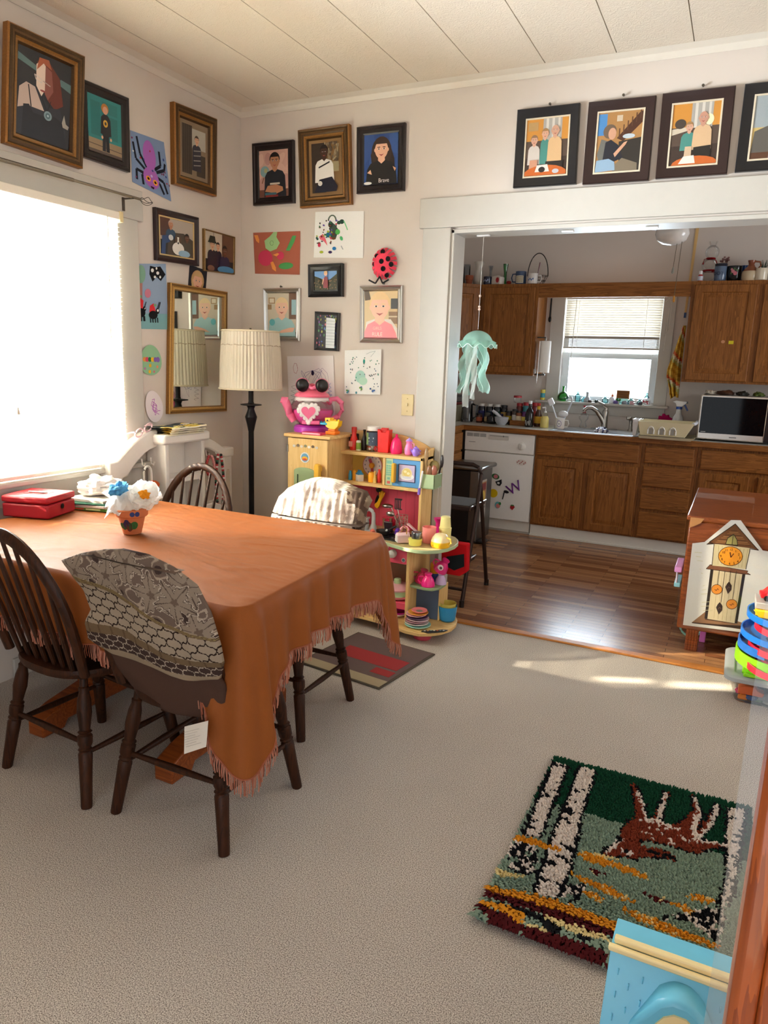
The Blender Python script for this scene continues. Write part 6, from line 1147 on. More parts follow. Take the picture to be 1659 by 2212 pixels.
for u in (4.25, 4.72, 5.19, 5.64):
    for v0, v1 in ((.7, .85), (.52, .68), (.13, .5)): panel_door(t, 'drawer', sf, u, u + .38, v0, v1, grain='oak_depth', raised=False)
mb = MB(); mb.box(-1.5, .95, 6.07, 6.085, 0, .098, 'paint', 'DAD6CC'); mb.box(-1.5, .95, 6.055, 6.07, 0, .018, 'paint', 'DAD6CC'); struct(mb, 'baseboard_kitchen', bev=.003)
# worktop with sink hole
t = thing('kitchen_worktop', 'pale speckled L-shaped worktop with an oak front edge', 'worktop', (-1.2, 6.3, .876))
SX0, SX1, SY0, SY1 = -1.38, -.668, 6.09, 6.48
mb = MB()
for b_ in ((XL + .004, SX0, 6.045, FW - .003), (SX1, .95, 6.045, FW - .003), (SX0, SX1, 6.045, SY0), (SX0, SX1, SY1, FW - .003), (XL + .004, -2.16, 4.2, 6.045)): mb.box(*b_, .877, .914, 'plastic', 'C4C2B8')
mb.build('surface', t)
mb = MB(); mb.box(-2.137, .95, 6.02, 6.045, .872, .915, OL); mb.box(-2.16, -2.137, 4.2, 6.045, .872, .915, 'oak_depth'); mb.build('edge_strip', t, bev=.004)
mb = MB(); mb.box(XL + .003, -1.6, FW - .016, FW - .003, .914, .93, 'plastic', 'B8B0A0'); mb.build('backsplash', t)
# dishwasher
t = thing('dishwasher', 'white dishwasher with magnets on its door', 'dishwasher', (-1.82, 6.35, 0))
mb = MB(); mb.box(-2.13, -1.508, 6.075, 6.6, .02, .868, 'plastic', 'D8D6CE'); mb.box(-2.13, -1.508, 6.09, 6.1, 0, .1, 'plastic', 'C8C6BE'); mb.build('body', t)
mb = MB(); mb.box(-2.128, -1.51, 6.05, 6.075, .112, .69, 'plastic', 'F0EFEA'); mb.build('door', t, bev=.004)
mb = MB(); mb.box(-2.128, -1.51, 6.042, 6.075, .7, .866, 'plastic', 'F0EFEA'); pn = mb.build('control_panel', t, bev=.004)
mb = MB()
for k in range(3):
    for j in range(5): mb.box(-2.11 + .06 * k, -2.056 + .06 * k, 6.0405, 6.0425, .822 + .006 * j, .825 + .006 * j, 'plastic', '55565A')
mb.build('vent', pn)
mb = MB(); mb.box(-1.91, -1.73, 6.036, 6.043, .808, .846, 'plastic', 'D2D0C8'); mb.box(-1.9, -1.74, 6.0355, 6.037, .834, .843, 'plastic', 'A8A8A4'); mb.box(-1.78, -1.775, 6.034, 6.036, .832, .846, 'plastic', '2A2A2C'); mb.build('latch', pn, bev=.002)
mb = MB(); mb.lathe([(.034, 0), (.032, .008), (.026, .01), (.024, .02), (.02, .022)], 'plastic', 'E6E4DC', (-1.615, 6.042, .765), 24, ax='y'); mb.box(-1.618, -1.612, 6.018, 6.022, .745, .785, 'plastic', 'B8B6B0'); mb.build('dial', pn)
mb = MB(); mb.ext(ell(-1.83, .765, .03, .01, 0, 18), lambda u, v, d: (u, 6.0418 - d, v), 0, .001, 'plastic', 'F0EEE8'); mb.box(-2.09, -2.03, 6.0415, 6.0425, .77, .774, 'plastic', '7A7A78'); mb.build('badge', pn)
df = facing(6.0496)
def magnet(name, label, polys):
    mb = MB()
    for i, (pts, c) in enumerate(polys): mb.ext(pts, lambda u, v, d: df(u, v, d), 0 if i == 0 else .0025 + .0004 * i, .003 + .0005 * i, 'plastic', c)
    tag(mb.build(name), label, 'magnet', 'magnets on the dishwasher')
mb = MB(); text(mb, 'W', lambda x, y: df(-1.655 + x * cos(.55) - y * sin(.55) * 1, .4 + x * sin(.55) + y * cos(.55), .003), .13, 'plastic', '6A2484'); tag(mb.build('letter_magnet', solid=.004), 'purple letter W magnet tilted on the dishwasher door', 'magnet', 'magnets on the dishwasher')
magnet('magnet', 'wide red and white dotted magnet below the dishwasher dial', [(ell(-1.61, .628, .046, .026, 0, 18), 'E4DCD4')] + [(ell(-1.645 + .0115 * k, .628 + .012 * sin(k * 2.1), .004, .006, 0, 8), 'A83A38') for k in range(7)])
magnet('magnet', 'pink and green flower magnet near the dishwasher centre, uppermost left', [(ell(-1.83, .485, .035, .024, -15, 14), '3E7A48'), (ell(-1.828, .485, .02, .018, 0, 12), 'D8808A')])
magnet('magnet', 'black and white cow-like magnet under the pink flower magnet', [([(-1.83, .44), (-1.8, .452), (-1.775, .465), (-1.77, .43), (-1.785, .405), (-1.81, .41)], '1E1E20'), (ell(-1.8, .43, .012, .01, 0, 10), 'E8E8E4')])
magnet('magnet', 'round yellow magnet on the left of the dishwasher door', [(ell(-1.84, .335, .038, .038, 0, 22), 'E0C01E')])
magnet('magnet', 'black music-note-shaped magnet on the dishwasher door', [([(-1.758, .29), (-1.75, .29), (-1.738, .355), (-1.746, .357)], '1E1C20'), (ell(-1.725, .36, .024, .013, -10, 14), '1E1C20')])
magnet('magnet', 'aqua and pink fruit magnet low on the dishwasher door', [(ell(-1.795, .235, .026, .03, 0, 16), '6ABAC0'), (ell(-1.79, .228, .02, .02, 0, 14), 'E08A84'), (ell(-1.775, .25, .012, .014, 0, 10), '3E8A48')])
magnet('magnet', 'small red strawberry magnet at the lower right of the dishwasher door', [([(-1.68, .243), (-1.648, .246), (-1.64, .232), (-1.66, .205), (-1.682, .22)], 'B0242C'), (ell(-1.662, .247, .016, .006, 0, 10), '3A7A3A')])
# upper cabinets
t = thing('upper_cabinet', 'oak diagonal corner wall cabinet, partly behind the opening jamb', 'cabinet', (-2.5, 6.4, 1.354))
mb = MB(); mb.ext([(XL + .004, FW - .003), (-2.162, FW - .003), (-2.162, 6.37), (-2.462, 6.06), (XL + .004, 6.06)], lambda u, v, d: (u, v, d), 1.354, 2.13, OU); mb.build('body', t)
s2 = 2 ** -.5; panel_door(t, 'door', Plane((-2.462, 6.06, 0), (.695, .719, 0), (.719, -.695, 0)), .03, .4, 1.375, 2.1)
def upper(label, x0, x1, doors):
    t = thing('upper_cabinet', label, 'cabinet', ((x0 + x1) / 2, 6.5, 1.354)); mb = MB(); mb.box(x0, x1, 6.36, FW - .003, 1.354, 2.13, OU); mb.build('body', t)
    for a, b in doors: panel_door(t, 'door', facing(6.36), a, b, 1.372, 2.1)
    return t
upper('single-door oak wall cabinet left of the kitchen window, behind the jellyfish', -2.16, -1.648, [(-2.125, -1.675)])
cu = upper('oak wall cabinet right of the kitchen window, with a yellow sticker', -.437, .95, [(-.41, .03), (.075, .5), (.53, .93)])
mb = MB(); uf = facing(6.341); mb.ext([(-.125, 1.655), (-.09, 1.655), (-.09, 1.68), (-.125, 1.68)], lambda u, v, d: uf(u, v, d), 0, .001, 'paper', 'D8C830'); mb.ext(ell(-.165, 1.672, .014, .012, 0, 10), lambda u, v, d: uf(u, v, d), 0, .001, 'paper', 'C8906A'); mb.build('sticker', cu)
mb = MB(); mb.box(-1.647, -.438, 6.362, 6.382, 2.015, 2.13, OL); tag(mb.build('valance_board'), 'oak valance board bridging the wall cabinets above the kitchen window', 'board')
# sink, taps
t = thing('kitchen_sink', 'double-bowl stainless steel sink in the worktop under the window', 'sink', (-1.0, 6.28, .8))
for a, b in ((SX0, -1.015), (-.985, SX1)):
    mb = MB()
    q0 = [(a, SY1), (b, SY1), (b, SY0), (a, SY0)]; L_ = []
    for ins, z in ((-.012, .916), (.004, .917), (.012, .91), (.025, .78), (.05, .765)):
        L_.append([(a + ins, SY1 - ins, z), (b - ins, SY1 - ins, z), (b - ins, SY0 + ins, z), (a + ins, SY0 + ins, z)])
    for i in range(4): mb.add(L_[i] + L_[i + 1], [(k, (k + 1) % 4, (k + 1) % 4 + 4, k + 4) for k in range(4)], 'metal', 'B8BCC0')
    mb.add(L_[-1], [(0, 1, 2, 3)], 'metal', 'A8ACB0'); mb.build('bowl', t)
mb = MB()
for b_ in ((SX0 - .025, -.6, SY0 - .028, SY0 + .002), (SX0 - .025, -.6, SY1 - .002, SY1 + .09), (SX0 - .025, SX0 + .002, SY0 + .002, SY1 - .002), (SX1 - .002, -.6, SY0 + .002, SY1 - .002), (-1.017, -.983, SY0 + .002, SY1 - .002)): mb.box(*b_, .9135, .919, 'metal', 'C0C6CC')
mb.build('rim', t, bev=.002)
t = thing('kitchen_tap', 'brushed steel single-lever kitchen tap with an arched spout', 'tap', (-1.03, 6.53, .919))
mb = MB(); mb.box(-1.14, -.92, 6.505, 6.555, .919, .926, 'metal', '9A9A96'); mb.build('base_plate', t, bev=.003)
mb = MB(); mb.lathe([(.03, 0), (.028, .02), (.025, .1), (.027, .14), (.02, .16)], 'metal', 'A8A49C', (-1.03, 6.53, .926), 18); mb.tube([(-1.03, 6.525, .965), (-1.06, 6.515, 1.02), (-1.1, 6.5, 1.075), (-1.14, 6.485, 1.1), (-1.175, 6.47, 1.1), (-1.2, 6.46, 1.075), (-1.205, 6.46, 1.06)], [.022, .02, .018, .017, .016, .016, .017], 'metal', 'A8A49C', 12); mb.build('spout', t)
mb = MB(); mb.tube([(-1.03, 6.53, 1.075), (-1.025, 6.53, 1.1), (-1.05, 6.53, 1.13), (-1.1, 6.525, 1.155)], [.02, .017, .012, .008], 'metal', 'A8A49C', 10); mb.build('lever', t)
t = thing('spray_tap', 'small brushed steel hand sprayer standing right of the kitchen tap', 'tap', (-.81, 6.53, .919))
mb = MB(); mb.lathe([(.024, 0), (.02, .012), (.014, .02), (.012, .06), (.016, .095)], 'metal', 'A8A49C', (-.81, 6.53, .919), 14); mb.tube([(-.81, 6.53, 1.0), (-.82, 6.525, 1.03), (-.845, 6.515, 1.025)], [.017, .018, .015], 'metal', 'A8A49C', 10); mb.build('body', t)
mb = MB(); mb.grid(22, 14, crumple((-1.0, 6.2, .93), (.05, .075, .03), seed=3, amp=.5), 'fabric', lambda u, v: 'E6E6EA' if int(u * 22) % 3 else '5A5A78', wrap=True); tag(mb.build('dishcloth'), 'grey-striped dishcloth draped on the divider between the sink bowls', 'cloth')
# counter items
CT = .9145
o = jar('soap_bottle', 'clear pump bottle with yellow soap left of the sink', 'bottle', -1.505, 6.33, CT, [(.034, 0), (.038, .01), (.034, .08), (.024, .1)], 'plastic', 'E0CE78', 20)
sub(o, 'clear_neck', [(.0245, .1), (.02, .12), (.013, .13)], 'clear', '', (-1.505, 6.33, CT)); mb = MB(); mb.lathe([(.012, .13), (.012, .142), (.004, .144), (.004, .175)], 'plastic', 'E8E8E8', (-1.505, 6.33, CT), 12); mb.tube([(-1.505, 6.33, 1.09), (-1.53, 6.32, 1.086)], .006, 'plastic', 'E8E8E8'); mb.build('pump', o)
def mug(label, x, y, z, r, h, col, inner, hs=1, mark=None, name='mug'):
    o = jar(name, label, 'mug', x, y, z, [(r * .92, 0), (r, .006), (r, h), (r * .92, h), (r * .9, .012), (0, .01)], 'ceramic', col, 26)
    mb = MB(); mb.tube([(x + hs * r * .96, y, z + h * .82), (x + hs * (r + .028), y, z + h * .8), (x + hs * (r + .036), y, z + h * .5), (x + hs * (r + .026), y, z + h * .2), (x + hs * r * .97, y, z + h * .18)], .0055, 'ceramic', col, 8); mb.build('handle', o)
    if mark:
        mb = MB(); mk = lambda u, v, d=0: (x + (r + .0006) * sin(u / r), y - (r + .0006) * cos(u / r), z + v); mark(mb, mk); mb.build('print', o)
    return o
def mk_ring(mb, f):
    for k in range(16): a = 2 * pi * k / 16; mb.add([f(u, v) for u, v in ell(.019 * cos(a), .045 + .024 * sin(a), .0035, .0045, 0, 6)], [tuple(range(6))], 'paint', '8A7AA8')
    mb.add([f(u, v) for u, v in [(-.01, .05), (.01, .05), (.0, .036)]], [(0, 1, 2)], 'paint', '3A3A48'); mb.add([f(u, v) for u, v in [(-.02, .072), (.02, .074), (.02, .08), (-.02, .078)]], [(0, 1, 2, 3)], 'paint', 'B0A8C0')
mug('white printed mug full of washing-up brushes on the sink edge', -1.37, 6.33, CT, .039, .092, 'EDEBE6', '', mark=mk_ring)
def brush(label, p0, p1, head, c, hm=None, name='dish_brush'):
    t = thing(name, label, 'brush', p0); mb = MB(); mb.tube([p0, Vector(p0).lerp(Vector(p1), .5), p1], .005, 'plastic', c, 8); mb.build('handle', t); mb = MB(); mb.T = Matrix.Translation(p1) @ Matrix.Rotation(hm or 0, 4, 'Y'); mb.box(-.024, .024, -.012, .012, -.02, .04, 'plastic', c); mb.build('head', t, bev=.006)
brush('white square-headed dish brush leaning left in the mug', (-1.375, 6.33, .935), (-1.46, 6.34, 1.13), 0, 'E8EAEE', -.5)
t = thing('dish_brush', 'round white dish brush drooping at the front of the mug', 'brush', (-1.36, 6.33, .93)); mb = MB(); mb.tube([(-1.362, 6.33, .93), (-1.36, 6.32, 1.0)], .005, 'plastic', '4A5A60'); mb.build('handle', t); mb = MB(); mb.sph((-1.34, 6.29, 1.045), (.042, .02, .026), 'plastic', 'E6E8EA'); mb.build('head', t)
t = thing('spoon_rest', 'pale grey long-handled brush leaning right in the mug', 'brush', (-1.36, 6.34, .93)); t.name = 'bottle_brush'; mb = MB(); mb.tube([(-1.365, 6.34, .93), (-1.31, 6.36, 1.09), (-1.29, 6.37, 1.16), (-1.3, 6.37, 1.19)], .007, 'plastic', 'B8BCC0'); mb.build('handle', t)
o = jar('soap_dispenser', 'clear ribbed glass dispenser with a red pump behind the sink', 'bottle', -1.21, 6.53, .92, [(.028, 0), (.034, .01), (.02, .05), (.042, .08), (.042, .11), (.018, .13)], 'clear', '', 18)
mb = MB(); mb.lathe([(.014, .13), (.014, .15), (.005, .152), (.005, .185), (.012, .186), (.012, .193)], 'plastic', 'B02030', (-1.21, 6.53, .92), 12); mb.build('pump', o)
o = jar('mortar', 'speckled grey stone mortar with its pestle on the worktop', 'mortar', -1.885, 6.3, CT, [(.036, 0), (.038, .006), (.056, .03), (.063, .07), (.056, .072), (.045, .03), (0, .02)], 'shag', 'B0B4BA', 24); mb = MB(); mb.tube([(-1.87, 6.3, CT + .045), (-1.93, 6.28, CT + .1), (-1.965, 6.27, CT + .125)], [.013, .015, .012], 'ceramic', 'C0C2C6', 10); tag(mb.build('pestle'), 'grey stone pestle leaning out of the mortar', 'pestle')
jar('bowl', 'black rounded bowl left of the mortar', 'bowl', -1.99, 6.36, CT, [(.03, 0), (.05, .02), (.052, .05), (.045, .07), (.04, .066), (.03, .03)], 'ceramic', '1C1A1C', 22)
mb = MB(); mb.box(-1.83, -1.665, 6.33, 6.345, CT, CT + .045, OL); mb.box(-1.83, -1.665, 6.43, 6.445, CT, CT + .045, OL); mb.box(-1.83, -1.815, 6.33, 6.445, CT, CT + .045, 'oak_depth'); mb.box(-1.68, -1.665, 6.33, 6.445, CT, CT + .045, 'oak_depth'); mb.box(-1.825, -1.67, 6.335, 6.44, CT, CT + .008, OL); tag(mb.build('spice_tray', bev=.002), 'little wooden tray holding spice jars behind the mortar', 'tray')
o = jar('oil_bottle', 'tall dark bottle with a white cap on the worktop', 'bottle', -1.635, 6.3, CT, [(.035, 0), (.037, .008), (.037, .11), (.028, .145), (.014, .165), (.013, .2)], 'ceramic', '15100F', 20)
sub(o, 'cap', [(.016, .2), (.016, .226)], 'plastic', 'E8E8E6', (-1.635, 6.3, CT)); mb = MB()
mb.T = Matrix.Translation((-1.635, 6.2622, CT)); mb.tube([(-.02, 0, .06), (-.022, 0, .03), (-.012, 0, .015), (-.006, 0, .05)], .0025, 'paper', 'D8D4CC', 6); mb.tube([(.006, 0, .055), (.004, 0, .03), (.012, .0, .016), (.02, 0, .055)], .0025, 'paper', 'D8D4CC', 6); mb.build('lettering', o)
o = jar('sauce_bottle', 'brown bottle with a yellow label behind the dark bottle', 'bottle', -1.58, 6.39, CT, [(.03, 0), (.032, .01), (.032, .1), (.014, .15), (.013, .185)], 'ceramic', '4A2814', 18); sub(o, 'cap', [(.0155, .185), (.0155, .205)], 'plastic', 'C03024', (-1.58, 6.39, CT)); sub(o, 'label_wrap', [(.0325, .03), (.0325, .09)], 'paper', 'D0A038', (-1.58, 6.39, CT), caps=False); sub(o, 'neck_label', [(.0155, .15), (.0145, .18)], 'paper', 'D8B040', (-1.58, 6.39, CT), caps=False)
spices = [(-2.14, 6.5, .033, .17, '2A2632', 'DAD6CE', '3A3A6A', 'dark jar with a pale lid, first in the spice row from the left'), (-2.065, 6.5, .034, .17, '241F22', 'D0CCC4', '2E3A4A', 'dark jar with a pale lid, second in the spice row'), (-1.99, 6.5, .034, .17, '20262A', 'D8D6D0', '2A4A3E', 'dark jar with a pale lid, third in the spice row'), (-1.925, 6.5, .03, .165, '1C1A1C', '1A181A', 'B89A5A', 'black jar with a black lid and gold spot in the spice row'),
    (-1.865, 6.46, .027, .12, '3A2E28', '26262A', 'C8B02E', 'spice jar with a yellow label in the spice row'), (-1.8, 6.42, .026, .13, '5A4A44', '1E1C1E', 'D8D4CC', 'spice jar with a white label in the wooden tray'), (-1.75, 6.38, .027, .12, '8A4A2A', '201E22', 'E0D0B0', 'spice jar with a yellow flower label in the wooden tray'), (-1.698, 6.38, .026, .115, '6A3A6A', '5A2A6A', 'E0C860', 'purple-topped spice jar at the right end of the wooden tray'),
    (-1.725, 6.52, .032, .2, '2E7A84', 'B02830', '3A8A90', 'teal canister with a red lid behind the spice tray'), (-1.79, 6.53, .03, .19, '6A2A22', 'A82228', '8A3A2A', 'red-lidded brown jar behind the spice tray'), (-1.655, 6.56, .03, .2, '7A2024', 'B02428', 'A03A34', 'red canister at the right end of the back spice row'), (-2.05, 6.4, .03, .095, '3A3228', '4A4A44', '9A8A68', 'short jar with a tan label before the spice row'), (-2.12, 6.38, .028, .085, '4A2A20', '2A2226', 'A85A40', 'short reddish jar at the left front of the spice row'), (-1.93, 6.42, .024, .09, '2A2A5A', '22224A', '3A3A7A', 'small blue-lidded jar behind the mortar')]
for x, y, r, h, c, lc, lab, lb in spices:
    zb = CT + (.009 if -1.82 < x < -1.67 and y < 6.44 else 0)
    o = jar('spice_jar', lb, 'jar', x, y, zb, [(r * .95, 0), (r, .005), (r, h * .8), (r * .85, h * .86)], 'ceramic', c, 16, group='spice jars on the worktop')
    sub(o, 'lid', [(r * .95, h * .86), (r * .97, h * .99), (r * .9, h)], 'plastic', lc, (x, y, zb), 16); sub(o, 'label_wrap', [(r * 1.01, h * .2), (r * 1.01, h * .62)], 'paper', lab, (x, y, zb), 16, caps=False)
o = jar('glass_jar', 'clear jar with a red lid on top of the spice row', 'jar', -1.815, 6.53, CT + .192, [(.03, 0), (.034, .005), (.034, .045)], 'clear', '', 18); sub(o, 'lid', [(.037, .045), (.037, .062), (.034, .064)], 'plastic', 'B01E28', (-1.815, 6.53, CT + .192))
o = jar('glass_pitcher', 'clear thick glass beer mug in the worktop corner under the jellyfish', 'pitcher', -2.235, 6.36, CT, [(.05, 0), (.058, .01), (.054, .06), (.05, .16), (.054, .19)], 'smoky', '', 18, caps=False); mb = MB(); mb.tube([(-2.18, 6.36, 1.08), (-2.14, 6.355, 1.07), (-2.14, 6.355, .97), (-2.18, 6.36, .95)], .01, 'smoky', ''); mb.build('handle', o)
mb = MB(); mb.box(-2.62, -2.33, 6.3, 6.55, CT, CT + .15, 'plastic', 'B0A888'); mb.box(-2.625, -2.325, 6.295, 6.555, CT + .15, CT + .175, 'plastic', '8A2A30'); o = mb.build('bread_bin', bev=.008); tag(o, 'beige bin with a dark red lid in the kitchen corner', 'bin')
mb = MB(); mb.box(-2.6, -2.34, 6.3, 6.52, CT + .1755, CT + .225, 'smoky'); mb.box(-2.61, -2.33, 6.29, 6.53, CT + .225, CT + .24, 'plastic', '3A3A40'); tag(mb.build('food_container', bev=.004), 'clear food container with a dark lid stacked on the beige bin', 'box')
mb = MB(); mb.T = Matrix.Translation((-2.35, 5.95, CT)) @ Matrix.Rotation(.3, 4, 'Z'); mb.box(-.12, .12, -.08, .08, 0, .006, 'paper', 'D8D4C8'); tag(mb.build('envelope'), 'loose white papers on the left worktop by the jamb', 'paper')
# dish rack
t = thing('dish_rack', 'cream plastic dish rack with arched cut-outs right of the sink', 'dish rack', (-.5, 6.15, CT))
def tub(mb, x0, x1, y0, y1, z0, z1, ins, mat, col, th=.006):
    lo = [(x0 + ins, y0 + ins, z0), (x1 - ins * 3, y0 + ins, z0), (x1 - ins * 3, y1 - ins, z0), (x0 + ins, y1 - ins, z0)]; hi = [(x0, y0, z1), (x1, y0, z1), (x1, y1, z1), (x0, y1, z1)]
    hi2 = [(x0 + th, y0 + th, z1), (x1 - th, y0 + th, z1), (x1 - th, y1 - th, z1), (x0 + th, y1 - th, z1)]; lo2 = [(p[0] + (th if p[0] < (x0 + x1) / 2 else -th), p[1] + (th if p[1] < (y0 + y1) / 2 else -th), z0 + th) for p in lo]
    L_ = [lo, hi, hi2, lo2]
    for i in range(3): mb.add(L_[i] + L_[i + 1], [(k, (k + 1) % 4, (k + 1) % 4 + 4, k + 4) for k in range(4)], mat, col)
    mb.add(lo, [(3, 2, 1, 0)], mat, col); mb.add(lo2, [(0, 1, 2, 3)], mat, col)
mb = MB(); tub(mb, -.69, -.28, 5.99, 6.33, CT + .022, CT + .13, .02, 'plastic', 'DCD2AE'); mb.build('basket', t, bev=.004)
for u in (-.59, -.51, -.43):
    mb = MB(); mb.tube([(u + .022 * s, 6.0 - .0 * v, CT + .035 + v) for s, v in [(-1, 0), (-1, .03), (-.7, .05), (0, .06), (.7, .05), (1, .03), (1, 0)]], .006, 'plastic', 'F0EEE8', 6); mb.box(u - .012, u + .012, 5.996, 6.002, CT + .035, CT + .082, 'plastic', '8A8478'); mb.build('arch', t)
mb = MB(); tub(mb, -.735, -.685, 6.03, 6.2, CT + .01, CT + .14, .006, 'plastic', 'E6E8EA'); mb.build('cutlery_cup', t, bev=.004)
mb = MB(); tub(mb, -.68, -.265, 5.965, 6.36, CT, CT + .02, .01, 'plastic', 'C8C0A4'); mb.build('drip_tray', t, bev=.003)
mb = MB(); mb.tube([(-.29, 6.0, CT + .128), (-.275, 6.03, CT + .132), (-.275, 6.28, CT + .132)], .012, 'plastic', 'DDE2EC', 8); mb.build('rim_clip', t)
o = jar('spray_bottle', 'white spray bottle with a blue trigger behind the dish rack', 'bottle', -.435, 6.48, CT, [(.05, 0), (.052, .01), (.05, .1), (.038, .15), (.022, .18), (.02, .215)], 'plastic', 'D2D2D4', 20); sub(o, 'collar', [(.024, .215), (.024, .235)], 'plastic', '2A4A9A', (-.435, 6.48, CT)); mb = MB(); mb.ext([(-.02, .235), (.02, .235), (.05, .262), (.055, .278), (-.03, .285), (-.055, .272), (-.03, .262)], lambda u, v, d: (-.435 + u, 6.48 + d, CT + v), -.014, .014, 'plastic', 'E4E4E6'); mb.build('sprayer_head', o, bev=.003); mb = MB(); mb.tube([(-.4, 6.48, CT + .262), (-.385, 6.48, CT + .235), (-.368, 6.48, CT + .205)], .007, 'plastic', '2A4A9A'); mb.box(-.39, -.372, 6.47, 6.49, CT + .262, CT + .28, 'plastic', '1A1A28'); mb.build('trigger', o)
mb = MB(); mb.grid(18, 12, crumple((-.54, 6.5, CT + .12), (.055, .03, .04), seed=9, amp=.6), 'fabric', 'A01850', wrap=True); mb.lathe([(.02, 0), (.02, .12)], 'plastic', 'B02060', (-.54, 6.5, CT), 10); tag(mb.build('scrubber'), 'magenta scrubber standing behind the dish rack', 'brush')
mb = MB(); mb.lathe([(.03, 0), (.036, .004), (.036, .022), (.02, .026)], 'darkmetal', '1A1A1C', (-.7, 6.44, .9195), 16); tag(mb.build('sink_plug'), 'black sink plug lying beside the dish rack', 'plug')
mb = MB(); mb.ext([(-.62, 6.05), (-.48, 6.048), (-.46, 6.058), (-.63, 6.06)], lambda u, v, d: (u, v - .0, .9146 + d), 0, .001, 'plastic', '3A5AB0'); tag(mb.build('plastic_strip'), 'thin blue plastic strip on the worktop edge under the dish rack', 'plastic')
# microwave
t = thing('microwave_oven', 'stainless microwave oven with a black glass door on the worktop', 'microwave', (.03, 6.35, .914))
mb = MB(); mb.box(-.262, .32, 6.17, 6.6, .93, 1.262, 'metal', '9A9690'); 
for x in (-.22, .28):
    for y in (6.2, 6.56): mb.lathe([(.014, .9145), (.014, .932)], 'plastic', '1A1A1A', (x, y, 0), 10)
mb.build('body', t, bev=.004)
mb = MB(); ring(mb, facing(6.17), rect(-.264, .2, .928, 1.264), [(0, 0, 'metal', 'B4AEA6'), (0, .02, 'metal', 'B4AEA6'), (.008, .022, 'metal', 'C4BEB6'), (.012, .022, 'metal', 'C4BEB6')], ('metal', 'B4AEA6')); dr = mb.build('door', t)
mb = MB(); mb.box(-.252, .196, 6.144, 6.1495, .975, 1.252, 'dark_glass', '0A0A0C'); mb.build('door_glass', dr); mb = MB(); mb.box(-.035, .015, 6.1465, 6.148, .948, .954, 'plastic', '3A3634'); mb.box(-.24, -.205, 6.142, 6.144, .983, .987, 'plastic', 'B0B0B0'); mb.build('badge', dr)
mb = MB(); mb.box(.2, .32, 6.148, 6.17, .93, 1.262, 'ceramic', '141416'); mb.build('control_panel', t)
for x, c, lb, s in ((-.21, 'C8C0B0', 'crumpled cream wrapper at the left on top of the microwave', .03), (-.1, '4A3024', 'flat brown packet on top of the microwave', .05), (.02, '2A2A24', 'dark small packet on top of the microwave, centre', .035), (.13, '5A6A34', 'green packet on top of the microwave near the photo edge', .03)):
    mb = MB(); mb.grid(16, 10, crumple((x, 6.3, 1.266 + .013), (s * 1.3, .06, .022), seed=x * 50, amp=.45), 'plastic', c, wrap=True); tag(mb.build('packet'), lb, 'packet')
# sill row
SLZ = 1.1405
jar('glue_stick', 'yellow and teal glue stick at the left end of the kitchen sill', 'glue stick', -1.615, 6.64, SLZ, [(.022, 0, 'D8C040'), (.022, .02, 'D8C040'), (.021, .022, '3A98A8'), (.021, .06, '3A98A8'), (.022, .062, 'E8D468'), (.022, .092, 'E8D468')], col='D8C040')
jar('green_bottle', 'round-bellied green glass bottle on the kitchen sill', 'bottle', -1.43, 6.645, SLZ, [(.03, 0), (.05, .02), (.052, .04), (.038, .065), (.012, .085), (.01, .12), (.014, .13)], 'green_glass', '', 22)
for x, h, r, lb in ((-1.3, .09, .026, 'pale aqua glass bottle beside the green sill bottle'), (-1.245, .05, .024, 'short aqua glass pot third along the sill'), (-1.06, .06, .028, 'low clear aqua jar near the centre of the sill'), (-.84, .055, .03, 'clear aqua jar right of the sill plaque'), (-.77, .05, .024, 'small aqua jar near the candy jar on the sill')):
    jar('glass_bottle', lb, 'bottle', x, 6.65, SLZ, [(r * .9, 0), (r, .006), (r, h * .6), (r * .4, h * .8), (r * .45, h)], 'aqua_glass', '', 16)
o = jar('bud_vase', 'small grey-white vase near the tap on the sill', 'vase', -1.215, 6.64, SLZ, [(.024, 0), (.03, .01), (.026, .035), (.012, .05), (.013, .085), (.018, .09)], 'ceramic', 'B0B8BC', 18)
o = jar('bird_figurine', 'white china bird with an orange head on the sill', 'figurine', -1.005, 6.645, SLZ, [(.022, 0), (.026, .02), (.022, .045), (.012, .058)], 'ceramic', 'E8ECF0', 16); mb = MB(); mb.sph((-1.0, 6.645, SLZ + .066), (.011, .011, .014), 'ceramic', 'E07A4A'); mb.tube([(-1.0, 6.64, SLZ + .072), (-1.005, 6.635, SLZ + .088)], .004, 'ceramic', 'E07A4A'); mb.build('head', o)
mb = MB(); mb.T = Matrix.Translation((-.915, 6.655, SLZ)) @ Matrix.Rotation(radians(-8), 4, 'X'); mb.box(-.054, .054, -.005, .005, .045, .115, OL); mb.box(-.05, .05, -.02, .02, 0, .045, 'aqua_glass')
for k in range(5): mb.box(-.042, .042 - .012 * (k % 2), -.0058, -.0048, .055 + .011 * k, .0575 + .011 * k, 'paint', '4A3424')
tag(mb.build('wooden_plaque'), 'small wooden plaque with writing propped on the sill', 'plaque')
for x, c, lb, r in ((-1.185, '4A3A34', 'brown pebble figure under the tap end of the sill', .014), (-1.13, '2E3A34', 'dark green pebble on the sill, left of the white bird', .016), (-.965, '5A4A8A', 'violet stone on the sill, right of the white bird', .018), (-.89, '9AA0A8', 'grey stone in front of the sill plaque', .02), (-.83, 'C89AA0', 'pink stone in front of the aqua jar on the sill', .019), (-.76, '4A4A5A', 'dark stone beside the candy jar on the sill', .016)):
    mb = MB(); mb.grid(12, 8, crumple((x, 6.62, SLZ + r * .55), (r * 1.2, r, r), seed=x * 30, amp=.3), 'ceramic', c, wrap=True); tag(mb.build('stone'), lb, 'stone')
